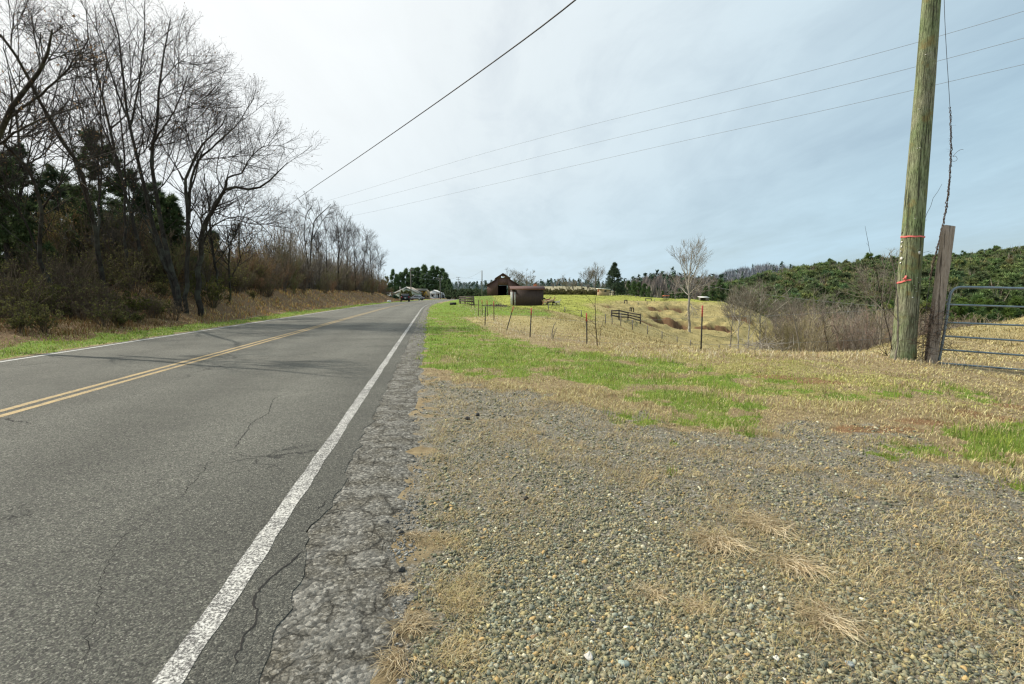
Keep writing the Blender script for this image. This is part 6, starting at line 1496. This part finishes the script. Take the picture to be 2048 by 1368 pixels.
for nm, (xa, za, xb, zb) in {'side_roof': (W0 - .4, side_h - .25, -13 * k, 33.7 * k), 'side_roof_': (W1 + .4, side_h - .25, 13 * k, 33.7 * k), 'raised_roof': (-15 * k, mid_e - .35, 0, mid_top + .1), 'raised_roof_': (15 * k, mid_e - .35, 0, mid_top + .1)}.items():
    g = Geo(); g.prism([(xa, za), (xb, zb), (xb, zb + .16), (xa, za + .16)], X, Z, Y, b - Y * .3, DPB + .6); g.build(nm.strip('_'), BROOF, root)
for s_ in (-1, 1): g = Geo(); g.prism([(s_ * 13 * k, 33.5 * k), (s_ * 13 * k + .12, 33.5 * k), (s_ * 13 * k + .12, mid_e), (s_ * 13 * k, mid_e)], X, Z, Y, b + Y * .15, DPB); g.build('clerestory', BARNW, root)
g = Geo(); g.box(b + X * .2 + Z * 38.6 * k - Y * .02, (4.6 * k, .1, 1.6 * k)); g.build('gable_emblem', WHT, root)
g = Geo(); g.box(b + X * (W0 - .06) + Y * 3 + Z * 1.3, (.08, 2.2, 2.2)); g.build('side_door', TAN, root)
# shed
Ds = 66.; b = at(1054, 610, Ds); zs_ = hz1(b[0], b[1]); b[2] = min(b[2], zs_) ; root = thing('shed', b, 'low dark brown sided shed with metal roof and white door trim', 'shed')
k = Ds / 1024; xl, xr_ = -30.5 * k, 33 * k; hw = 33 * k
X = np.array([1, .05, 0]); X /= np.linalg.norm(X); Y = np.array([-X[1], X[0], 0]); dep = 3.4
g = Geo(); g.prism([(0, -.3), (dep, -.3), (dep, hw), (dep / 2, hw + .30), (0, hw)], Y, Z, X, b + X * xl, xr_ - xl); g.build('wall', SHEDW, root)
for s_ in (0, 1):
    g = Geo(); ya, yb = (-.25, dep / 2) if s_ == 0 else (dep + .25, dep / 2); g.prism([(ya, hw - .02), (yb, hw + .34), (yb, hw + .41), (ya, hw + .05)], Y, Z, X, b + X * (xl - .22), xr_ - xl + .44); g.build('roof', BROOF, root)
g = Geo(); g.box(b + X * (xl + (xr_ - xl) / 2) - Y * .27 + Z * (hw - .02), (xr_ - xl + .44, .03, .12), rz=math.atan2(X[1], X[0])); g.build('roof_trim', plain('red_brown_trim', (.20, .09, .06), .7), root)
for dy in (.1, 1.35, 2.1): 
    g = Geo(); g.box(b + X * (xl - .03) + Y * dy + Z * (hw * .42), (.06, .16, hw * .84), rz=math.atan2(X[1], X[0])); g.build('door_trim', WHT, root)
for dx in (.02, .42): g = Geo(); g.box(b + X * (xl + dx * .9 + .03) - Y * .02 + Z * (hw * .40), (.10, .05, hw * .82), rz=math.atan2(X[1], X[0])); g.build('door_trim', WHT, root)
g = Geo(); g.box(b + X * (xl - .02) + Y * .7 + Z * (hw * .4), (.04, 1., hw * .8), rz=math.atan2(X[1], X[0])); g.build('door', DARK, root)
# tan shed by the spruce
b = at(1209, 591, 122); root = thing('garden_shed', b, 'small tan board shed with nearly flat white roof beside the spruce', 'shed'); k = 122 / 1024
g = Geo(); g.prism([(-11 * k, -.5), (10 * k, -.5), (10 * k, 11.5 * k), (-11 * k, 13 * k)], (1, 0, 0), (0, 0, 1), (0, 1, 0), b, 2.6); g.build('wall', TAN, root)
g = Geo(); g.prism([(-12.5 * k, 13.2 * k), (11.5 * k, 11.6 * k), (11.5 * k, 12.8 * k), (-12.5 * k, 14.6 * k)], (1, 0, 0), (0, 0, 1), (0, 1, 0), b - [0, .4, 0], 3.4); g.build('roof', WHT, root)
g = Geo(); g.box(b + [1.5 * k, -.03, 9 * k], (4.5 * k, .06, 3.5 * k)); g.build('window', GLASS, root); g = Geo(); g.box(b + [-12 * k, .3, 9.5 * k], (2.4 * k, .3, 5 * k)); g.build('red_panel', REDR, root)
# lean-to posts right of the tan shed
board_pen('stacked_boards', 'upright tan boards leaning under the spruce', [(1221, 591, 586, 124), (1225, 591, 586, 124), (1231, 591, 586, 124), (1235, 591, 586, 124)], [], 124, 'boards')
# houses by the road
b = at(814, 598, 170); root = thing('house', b, 'sage green house with wide white trimmed gable facing the road', 'house'); k = 170 / 1024
X_, Y_, Z_ = gable_house(root, b, 43 * k, 9, 13 * k, 23.5 * k, SAGE, SHING, WHT, 0, .4, .12, [('window', -1.9, -1.2, 1.2, 2.2, GLASS, WHT)])
g = Geo(); g.prism([(-41 * k, -.4), (-21.6 * k, -.4), (-21.6 * k, 11.5 * k), (-41 * k, 11.5 * k)], X_, Z_, Y_, b + Y_ * .5, 6); g.build('wing', SAGE, root); g = Geo(); g.prism([(-42 * k, 11.6 * k), (-21.6 * k, 11.6 * k), (-21.6 * k, 13.2 * k), (-42 * k, 12.6 * k)], X_, Z_, Y_, b + Y_ * .1, 6.8); g.build('wing_roof', GREYR, root)
g = Geo(); g.prism([(8 * k, 16 * k), (30 * k, 16 * k), (28 * k, 21 * k), (9 * k, 21 * k)], X_, Z_, Y_, b + Y_ * 7.5, 6); g.build('rear_roof', SHING, root); g = Geo(); g.prism([(21 * k, -.4), (32 * k, -.4), (32 * k, 15 * k), (27 * k, 20.5 * k), (21 * k, 16 * k)], X_, Z_, Y_, b + Y_ * 9.3, 5); g.build('rear_wall', TAN, root)
g = Geo(); g.box(b + X_ * (-17 * k) + Y_ * 3 + Z_ * (21 * k), (.5, .5, 1.2)); g.build('chimney', SHING, root)
b = at(867, 597.5, 215); root = thing('house', b, 'small white house with a gabled front porch', 'house'); k = 215 / 1024
X_, Y_, Z_ = gable_house(root, b + [0, 2.6, 0], 25 * k, 7, 11 * k, 17 * k, WSID, GREYR, WHT, 0, .4, .12, [('window', 5 * k - 3, 5 * k - 1.4, .8, 1.8, GLASS, WHT), ('door', 1.6, 2.4, .1, 2.1, DARK, WHT), ('window', -2.3, -1.3, .9, 1.9, GLASS, WHT)])
g = Geo(); e = 13.5 * k; g.prism([(-e, 10.3 * k), (e, 10.3 * k), (0, 16.5 * k)], X_, Z_, Y_, b, .15); g.build('porch_gable', WSID, root)
for s_ in (-1, 1): g = Geo(); g.prism([(0, 16.6 * k), (s_ * (e + .3), 10.1 * k), (s_ * (e + .3), 10.8 * k), (0, 17.3 * k)], X_, Z_, Y_, b - Y_ * .25, 3.); g.build('porch_roof', GREYR, root)
for xx in (-12.5, -5.5, 4, 12.5): g = Geo(); g.box(b + X_ * xx * k + Z_ * 5 * k, (.22, .22, 10.4 * k)); g.build('porch_post', WHT, root)
g = Geo(); g.box(b + X_ * (-9 * k) + Z_ * 2 * k, (7 * k, .08, 4 * k)); g.box(b + Z_ * .1 + Y_ * 1.2, (26 * k, 2.4, .3)); g.build('porch_railing', WSID, root)
b = at(886, 597.5, 222); root = thing('outbuilding', b, 'tiny white outbuilding right of the white porch house', 'shed'); gable_house(root, b, 1.9, 3, 1.9, 2.6, WSID, GREYR, None, 0, .15, .08, [('door', -.3, .4, 0, 1.7, GLASS, None)])
b = at(1071, 572, 322); root = thing('farmhouse', b, 'tiny reddish house on the pale field above the hedgerow', 'house'); gable_house(root, b - [0, 0, .3], 2.3, 2, 1.5, 2.0, REDR, SHING, None)
# ------------------------------------------------------------------ poles
def far_pole(px, py, top, D_, arms, label, lamp=None, tilt=0):
    b = at(px, py, D_); t = at(px + tilt, top, D_); root = thing('utility_pole', b, label, 'utility pole', 'utility poles along the far road')
    g = Geo(); g.tubes(np.array([b - [0, 0, .5], t]), np.array([.17, .11]), 8, caps=True); g.build('pole_shaft', GREYW, root, smooth=True)
    for dz, w in arms:
        g = Geo(); c = t - np.array([0, 0, dz]); g.beam(c + [-w / 2, -.15, 0], c + [w / 2, -.15, 0], .1, .13); a = g.build('crossarm', GREYW, root)
        for q in (-.46, -.2, .2, .46): g = Geo(); g.cyl(c + [q * w, -.15, .06], c + [q * w, -.15, .26], .05, .03, 6); g.build('insulator', WHT, a)
    if lamp:
        c = t - np.array([0, 0, lamp]); g = Geo(); g.tubes(np.array([c, c + [.5, -.2, .1], c + [.9, -.3, .05]]), np.full(3, .04), 5); g.build('lamp_arm', METAL, root); g = Geo(); g.cyl(c + [.9, -.3, -.15], c + [.9, -.3, .08], .22, .1, 10); g.build('lamp_head', WHT, root)
    return t
T1 = far_pole(822.5, 598, 536.5, 150, [(.6, 1.6)], 'tall wooden pole with a street lamp standing in front of the sage house', 2.0, -1.5)
T2 = far_pole(881, 597, 556, 190, [(.12, 2.6)], 'wooden pole with one wide crossarm right of the white porch house', None, -1)
T3 = far_pole(916.5, 599, 554, 240, [(.15, 1.9), (1.2, 1.9), (2.3, 1.9)], 'distant pole with three crossarms near the road bend')
T4 = far_pole(964, 592, 541, 138, [], 'plain pale pole without crossarm left of the barn')
# pole hidden in the roadside trees that carries the overhead lines
T5 = far_pole(478, 620, 446, 72, [(.3, 2.0)], 'pole standing inside the trees where the overhead lines end')
def span(name, label, A, B, sag, r, mat, group=None, n=40):
    A, B = np.array(A), np.array(B); t = np.linspace(0, 1, n)[:, None]; P = A + (B - A) * t - np.array([0, 0, 1]) * sag * 4 * t * (1 - t)
    g = Geo(); g.tubes(P, np.full(n, r), 5); return tag(g.build(name, mat, origin=A, smooth=True), label, 'wire', group)
# survey fits of the visible wires
def through(p, D_): return at(p[0], p[1], D_)
GW = 'thin power lines crossing the sky'
LINEM = plain('line_conductor', (.24, .26, .29), .5)
def wirefit(label, pts, Ds_, r, grp=GW, mat=None):
    P = smoothline(np.array([at(x, y, D_) for (x, y), D_ in zip(pts, Ds_)]), 3); P, _ = resamp(P, np.ones(len(P)), 90); g = Geo(); n = len(P)
    g.tubes(P, np.full(n, r), 5); return tag(g.build('power_line', mat or LINEM, origin=P[0], smooth=True), label, 'wire', grp)
dd = [16, 19, 23, 29, 37, 47, 58, 72]
wirefit('uppermost of the three thin power lines crossing the sky', [(2350, -75), (2048, 24), (1700, 123), (1400, 196), (1150, 257), (900, 325), (690, 392), (478, 452)], dd, .0075)
wirefit('middle one of the three thin power lines crossing the sky', [(2350, -10), (2048, 77), (1700, 168), (1400, 236), (1150, 295), (900, 357), (690, 413), (482, 460)], dd, .0075)
wirefit('lowest of the three thin power lines crossing the sky', [(2350, 62), (2048, 128), (1700, 210), (1400, 274), (1150, 331), (900, 388), (715, 431), (474, 472)], dd, .0075)
wirefit('thick black cable running down from the top edge to the roadside trees', [(1420, -230), (1155, 0), (985, 126), (830, 236), (700, 326), (610, 386), (545, 436), (480, 475)], [7, 9, 12, 16, 23, 32, 45, 62], .014, None, WIRE)
for i, (a_, b_, s_) in enumerate([(T1, T2, .5), (T2, T3, .6), (T4, T3, 1.2), (T1 - np.array([0, 0, 2.]), T2 - np.array([0, 0, .6]), .4), (T3, at(1060, 566, 260), .4)]):
    span('overhead_wire', ['thin wire between the lamp pole and the wide crossarm pole', 'thin wire from the wide crossarm pole to the three armed pole', 'thin wire sloping from the plain pale pole to the three armed pole', 'lower wire between the lamp pole and the wide crossarm pole', 'thin wire passing behind the barn roof from the three armed pole'][i], a_, b_, s_, .018, LINEM)
span('overhead_wire', 'pale wire strung across the valley in front of the pine hillside', at(1378, 566, 66), at(1760, 612, 62), .3, .012, METAL)
# ------------------------------------------------------------------ vehicles
TYRE = plain('tyre_rubber', (.02, .02, .02), .85); BLACKP = plain('black_car_paint', (.012, .013, .015), .22, .1, .2, 3, 0, .6); SILV = plain('silver_car_paint', (.17, .18, .20), .3, .5, .1, 3); WHTP = plain('white_car_paint', (.75, .76, .77), .3, 0, .08, 3); YELP = plain('yellow_machine_paint', (.62, .36, .05), .5, 0, .2, 4); TAILR = plain('red_lamp_lens', (.45, .02, .02), .3); CHROME = plain('chrome', (.6, .6, .62), .2, .9); HLAMP = plain('headlamp_glass', (.7, .72, .75), .15)
def car(label, loc, yaw, L, Wd, H, paint, kind='suv', group=None):
    """nose toward +y before yaw"""
    root = thing('parked_car', loc, label, 'car', group); b = np.array(loc, float)
    def prof(pts, w, mat, nm, par=root, inset=0.):
        g = Geo(); pts = np.array(pts); n = len(pts); secs = [(-w / 2, .93), (-w / 2 + .06, 1.), (w / 2 - .06, 1.), (w / 2, .93)]; V = []
        c = pts.mean(0)
        for xx, s_ in secs:
            q = c + (pts - c) * [s_ if inset == 0 else s_, s_]
            V += [(xx, y_, z_) for y_, z_ in q]
        i = np.arange(3)[:, None] * n; j = np.arange(n)[None]; jj = (j + 1) % n
        g.add(np.array(V) + b, [np.stack([i + j, i + jj, i + n + jj, i + n + j], -1).reshape(-1, 4), np.arange(n)[None, ::-1], (3 * n + np.arange(n))[None]])
        return g.build(nm, mat, par)
    h = H
    if kind == 'suv':
        body = [(-L / 2, .42), (-L / 2 + .03, .98), (-L / 2 + .1, 1.06), (L * .16, 1.08), (L * .42, .98), (L / 2, .82), (L / 2, .4), (L * .42, .26), (-L * .44, .28)]
        cab = [(-L / 2 + .08, 1.05), (-L / 2 + .30, h - .1), (-L / 2 + .5, h), (L * .02, h), (L * .10, h - .08), (L * .22, 1.07)]
    else:
        body = [(-L / 2, .45), (-L / 2 + .02, .85), (-L * .28, .93), (L * .18, .92), (L * .45, .78), (L / 2, .62), (L / 2, .35), (L * .42, .22), (-L * .44, .24)]
        cab = [(-L * .38, .90), (-L * .22, h), (L * .0, h + .01), (L * .06, h - .04), (L * .22, .91)]
    prof(body, Wd, paint, 'body'); prof(cab, Wd * .84, paint, 'cabin')
    zc = (h + 1.0) / 2 if kind == 'suv' else (h + .92) / 2; gh = (h - 1.08) * .72 if kind == 'suv' else (h - .92) * .7
    # glass: rear, front, sides
    y0 = cab[0][0]; y1 = cab[1][0]; z0 = cab[0][1]; z1 = cab[1][1]; c = b + np.array([0, (y0 + y1) / 2 - .02, (z0 + z1) / 2]); ang = math.atan2(y1 - y0, z1 - z0); Rm = np.array([[1, 0, 0], [0, math.cos(ang), math.sin(ang)], [0, -math.sin(ang), math.cos(ang)]])
    g = Geo(); g.box(c, (Wd * .70, .03, (z1 - z0) * .9), rot=Rm); g.build('rear_window', GLASS, root)
    y0, z0 = cab[-1]; y1, z1 = cab[-2]; c = b + np.array([0, (y0 + y1) / 2 + .02, (z0 + z1) / 2]); ang = math.atan2(y1 - y0, z1 - z0); Rm = np.array([[1, 0, 0], [0, math.cos(ang), math.sin(ang)], [0, -math.sin(ang), math.cos(ang)]])
    g = Geo(); g.box(c, (Wd * .70, .03, math.hypot(z1 - z0, y1 - y0) * .85), rot=Rm); g.build('windscreen', GLASS, root)
    for s_ in (-1, 1):
        for ya, yb in ((cab[1][0] + .12, -L * .10), (-L * .08, L * .06)):
            g = Geo(); g.box(b + [s_ * (Wd * .42 + .005), (ya + yb) / 2, zc + .02], (.02, yb - ya, gh)); g.build('side_window', GLASS, root)
        for yy in (-L * .30, L * .31):
            r_ = .34; g = Geo(); c = b + [s_ * (Wd / 2 - .10), yy, r_]; g.cyl(c - [.11, 0, 0], c + [.11, 0, 0], r_, sides=20); w = g.build('wheel', TYRE, root); g = Geo(); g.cyl(c + [s_ * .06, 0, 0], c + [s_ * .118, 0, 0], r_ * .6, sides=14); g.build('rim', CHROME, w)
        g = Geo(); g.box(b + [s_ * Wd * .40, -L / 2 + .0, .92 if kind == 'suv' else .72], (.16, .06, .26 if kind == 'suv' else .12)); g.build('tail_light', TAILR, root)
        g = Geo(); g.box(b + [s_ * Wd * .36, L / 2 - .04, .68 if kind == 'suv' else .56], (.28, .1, .14)); g.build('headlight', HLAMP, root)
        g = Geo(); g.box(b + [s_ * (Wd / 2 + .08), L * .17, 1.05 if kind == 'suv' else .92], (.16, .08, .12)); g.build('mirror', paint, root)
    g = Geo(); g.box(b + [0, -L / 2 - .03, .5 if kind == 'suv' else .42], (Wd * .92, .12, .2)); g.build('rear_bumper', TYRE, root)
    g = Geo(); g.box(b + [0, L / 2 + .02, .42], (Wd * .9, .12, .2)); g.build('front_bumper', TYRE, root)
    g = Geo(); g.box(b + [0, -L / 2 - .02, .76 if kind == 'suv' else .62], (.34, .05, .15)); g.build('number_plate', WHT, root)
    root.rotation_euler = (0, 0, yaw); return root
c = at(810, 603, 108); car('black sport utility vehicle seen from behind on the far side of the road', (c[0], c[1], 0.02), R(14), 4.5, 1.85, 1.62, BLACKP)
c = at(832, 600, 138); car('dark silver sedan half hidden behind the black vehicle, in front of the digger', (c[0], c[1], .0), R(75), 4.5, 1.75, 1.36, SILV, 'sedan')
c = at(899, 597, 232); car('white low car far off where the road bends out of sight', (c[0], c[1], -.1), R(20), 4.4, 1.8, 1.35, WHTP, 'sedan')
c = at(779, 602, 142); car('pale car behind the brush at the end of the bank', (c[0], c[1], 0.), R(80), 4.4, 1.75, 1.4, WHTP, 'sedan')
# digger
b = at(841, 598, 178); b[2] = 0; root = thing('backhoe', b, 'yellow backhoe digger parked beside the sage green house', 'digger')
g = Geo(); g.box(b + [0, 0, .95], (2.2, 1.2, .7), taper=.9); g.box(b + [-1.5, 0, 1.0], (1.2, 1.0, .55)); g.build('body', YELP, root)
g = Geo(); g.box(b + [.2, 0, 2.55], (1.5, 1.3, .12)); g.build('cab_roof', YELP, root)
for sx in (-.45, .85):
    for sy in (-.55, .55): g = Geo(); g.beam(b + [sx, sy, 1.25], b + [sx, sy, 2.5], .09, .09, up=(0, 1, 0)); g.build('cab_pillar', YELP, root)
g = Geo(); g.box(b + [.2, 0, 1.85], (1.15, 1.0, 1.1)); g.build('cab_glass', GLASS, root)
for sx, r_ in ((-1.5, .5), (.7, .72)):
    for sy in (-.75, .75): g = Geo(); c = b + [sx, sy, r_]; g.cyl(c - [0, .18, 0], c + [0, .18, 0], r_, sides=18); w = g.build('wheel', TYRE, root); g = Geo(); g.cyl(c - [0, .2, 0], c + [0, .2, 0], r_ * .5, sides=12); g.build('rim', YELP, w)
g = Geo(); g.beam(b + [-1.6, -.5, 1.2], b + [-2.5, -.5, 1.0], .12, .2); g.beam(b + [-1.6, .5, 1.2], b + [-2.5, .5, 1.0], .12, .2); g.build('loader_arm', YELP, root)
g = Geo(); g.prism([(0, 0), (.8, -.1), (.9, .15), (.3, .7), (0, .7)], (-1, 0, 0), (0, 0, 1), (0, 1, 0), b + [-2.4, -.95, .55], 1.9); g.build('bucket', YELP, root)
g = Geo(); g.beam(b + [1.1, 0, 1.1], b + [1.9, 0, 2.7], .2, .28); g.build('boom', YELP, root); g = Geo(); g.beam(b + [1.9, 0, 2.7], b + [2.5, 0, 1.2], .16, .22); g.build('dipper', YELP, root)
g = Geo(); g.prism([(0, 0), (.5, -.1), (.45, -.5), (0, -.45)], (1, 0, 0), (0, 0, 1), (0, 1, 0), b + [2.35, -.3, 1.25], .6); g.build('rear_bucket', TYRE, root)
# greenery in front of the house
shrub('bushy olive shrub behind the black vehicle', 812, 600, 128, 582, 16, 26, 801, None, (.12, .11, .06), z=-.05, leaf=5, leafcol=(.12, .13, .05), lsz=.25, rmin=.03)
shrub('low green shrub left of the black vehicle', 788, 603, 120, 592, 22, 26, 802, None, (.09, .11, .07), z=-.05, leaf=6, leafcol=(.06, .11, .06), lsz=.22, rmin=.03)
shrub('brown leafless brush heap at the very end of the bank', 767, 606, 104, 598, 16, 30, 803, None, (.13, .08, .06), z=0, rmin=.02)
shrub('rounded shrub right of the lamp pole base', 823, 599, 140, 590, 9, 22, 804, None, (.12, .10, .06), z=-.05, leaf=4, leafcol=(.13, .12, .05), lsz=.2, rmin=.03)
b = at(778, 605, 98); b[2] = 0; g = Geo(); g.box(b + [0, 0, .2], (.9, .4, .35), rz=.3, taper=.7); tag(g.build('white_sack', WHT, origin=b), 'white sack lying by the road past the end of the bank', 'sack')
b = at(903, 609.5, 66); b[2] = hz1(b[0], b[1]) + .12; g = Geo(); t = np.linspace(0, 2 * PI, 17)[:-1]
V = []; 
for r_, yy in ((.22, 0), (.22, .9), (.18, .9), (.18, 0)): V += [(b[0] - .2 + yy * .9, b[1] + r_ * math.cos(q) , b[2] + r_ * math.sin(q)) for q in t]
i = np.arange(4)[:, None] * 16; j = np.arange(16)[None]; g.add(V, np.stack([i + j, i + (j + 1) % 16, (i + 16 + (j + 1) % 16) % 64, (i + 16 + j) % 64], -1).reshape(-1, 4)); tag(g.build('drain_pipe', TYRE, origin=b), 'short dark drain pipe end lying in the green verge', 'pipe')
for px, py, w, lb in ((985, 611, .9, 'left heap of dark sticks lying by the shed'), (1000, 612.5, 1.1, 'right heap of dark sticks lying by the shed')):
    g_2 = np.random.default_rng(px); b = at(px, py, 58); b[2] = hz1(b[0], b[1]); n = 60; o = b + g_2.normal(0, 1, (n, 3)) * [w * .4, .3, 0] + np.array([0, 0, .05]); D_ = unit(g_2.normal(0, 1, (n, 3)) * [1, .6, .25]); P = o[:, None] + D_[:, None] * np.linspace(-.4, .4, 4)[None, :, None] + g_2.normal(0, .03, (n, 4, 3)); P[..., 2] = np.maximum(P[..., 2], b[2] + .03)
    G = Geo(); G.tubes(P, np.full((n, 4), .035), 4, np.array([(.10, .085, .07)]) * g_2.uniform(.6, 1.4, (n, 1))); tag(G.build('stick_heap', TWIGB, origin=b), lb, 'stick heap', 'stick heaps by the shed')

# ------------------------------------------------------------------ goats
def goat(label, px, py, D_, yaw, s, cols, graze=False, horns=True, extra=None):
    """cols: body, belly/legs, head"""
    b = at(px, py, D_); b[2] = hz1(b[0], b[1]); root = thing('goat', b, label, 'goat', 'goats by the brown shed')
    V = []; E = []; Rd = []
    def v(p, r, par=None):
        V.append(np.array(p, float) * s); Rd.append(r * s); 
        if par is not None: E.append((par, len(V) - 1))
        return len(V) - 1
    hip = v((-.32, 0, .56), .15); mid = v((0, 0, .53), .19, hip); ch = v((.26, 0, .56), .17, mid)
    if graze: n1 = v((.42, 0, .50), .09, ch); n2 = v((.52, 0, .30), .06, n1); h1 = v((.58, 0, .16), .06, n2); h2 = v((.68, .0, .06), .035, h1)
    else: n1 = v((.38, 0, .70), .09, ch); n2 = v((.46, 0, .84), .065, n1); h1 = v((.52, 0, .92), .068, n2); h2 = v((.66, 0, .85), .036, h1)
    rp_ = v((-.44, 0, .58), .07, hip); tl = v((-.52, 0, .66), .03, rp_)
    for sd_ in (-1, 1):
        k1 = v((.27, sd_ * .10, .40), .06, ch); k2 = v((.28, sd_ * .10, .24), .035, k1); k3 = v((.26, sd_ * .10, .06), .024, k2); v((.30, sd_ * .10, .015), .028, k3)
        a1 = v((-.28, sd_ * .11, .42), .085, hip); a2 = v((-.40, sd_ * .11, .25), .038, a1); a3 = v((-.36, sd_ * .11, .06), .024, a2); v((-.33, sd_ * .11, .015), .028, a3)
    me = bpy.data.meshes.new('body'); me.from_pydata([tuple(q) for q in V], E, []); me.update(); o = bpy.data.objects.new('body', me); COL.objects.link(o); o.parent = root; o['_o'] = [0, 0, 0]
    sk = o.modifiers.new('skin', 'SKIN'); sk.use_smooth_shade = True
    for q, r_ in zip(me.skin_vertices[0].data, Rd): q.radius = (r_, r_)
    me.skin_vertices[0].data[0].use_root = True
    ss = o.modifiers.new('sub', 'SUBSURF'); ss.levels = 2; ss.render_levels = 2
    m = N('goat_coat'); p = m.obj(); x = m.sep(p); n = m.noise(p, 3.5, 3); f1 = m.maprange(m.math('ADD', x[2], m.math('MULTIPLY', n, .15)), .50 * s, .60 * s, 0, 1); c = m.mix(f1, cols[1], cols[0]); f2 = m.maprange(m.math('ADD', x[0], m.math('MULTIPLY', n, .08)), .34 * s, .42 * s, 0, 1); c = m.mix(f2, c, cols[2]); m.bsdf(c, .9, m.bump(m.noise(p, 40, 3), .4, .01)); me.materials.append(m.mat)
    hx, hz_ = (.52, .92) if not graze else (.57, .20)
    for sd_ in (-1, 1):
        g = Geo(); base_ = b + np.array([hx - .03, sd_ * .05, hz_ + .03]) * s; g.tubes(np.array([base_, base_ + np.array([-.02, sd_ * .07, -.0]) * s, base_ + np.array([-.02, sd_ * .13, -.05]) * s]), np.array([.022, .03, .008]) * s, 6); g.build('ear', m.mat, root)
        if horns: g = Geo(); base_ = b + np.array([hx - .02, sd_ * .03, hz_ + .05]) * s; g.tubes(np.array([base_, base_ + np.array([-.03, sd_ * .01, .08]) * s, base_ + np.array([-.10, sd_ * .03, .13]) * s]), np.array([.016, .012, .005]) * s, 6); g.build('horn', GREYW, root)
        g = Geo(); c_ = b + np.array([hx + .05, sd_ * .05, hz_ + .01]) * s; g.cyl(c_, c_ + np.array([0, sd_ * .012, 0]) * s, .012 * s, sides=8); g.build('eye', DARK, root)
    root.rotation_euler = (0, 0, yaw); return root
BK = (.015, .014, .015); TN = (.38, .24, .13); WH = (.55, .50, .43); BR = (.20, .10, .06); CR = (.44, .31, .19)
goat('large goat with tan back and black belly in the middle of the herd', 1101, 608, 63, R(12), 1.05, (CR, BK, TN))
goat('black goat standing between the large tan backed one and the white one', 1109, 608, 63.5, R(200), .78, (BK, BK, BK), horns=False)
goat('white goat at the right end of the herd', 1115, 607.5, 63, R(-20), .78, (WH, WH, WH))
goat('reddish and white goat behind the others, farthest up the slope', 1095, 600, 74, R(5), .9, (BR, WH, BR))
goat('tan and white goat with lowered head next to the shed wall', 1093, 608, 64, R(175), .8, (TN, WH, TN), graze=True)
goat('brown goat half hidden behind the shed corner', 1088.5, 607.5, 66, R(160), .8, (TN, BR, BR), horns=False)
goat('small dark goat grazing behind the shed corner', 1087, 598, 80, R(190), .7, (BK, BK, BK), graze=True)
for _o in scene.objects:
    if '_o' in _o: del _o['_o']
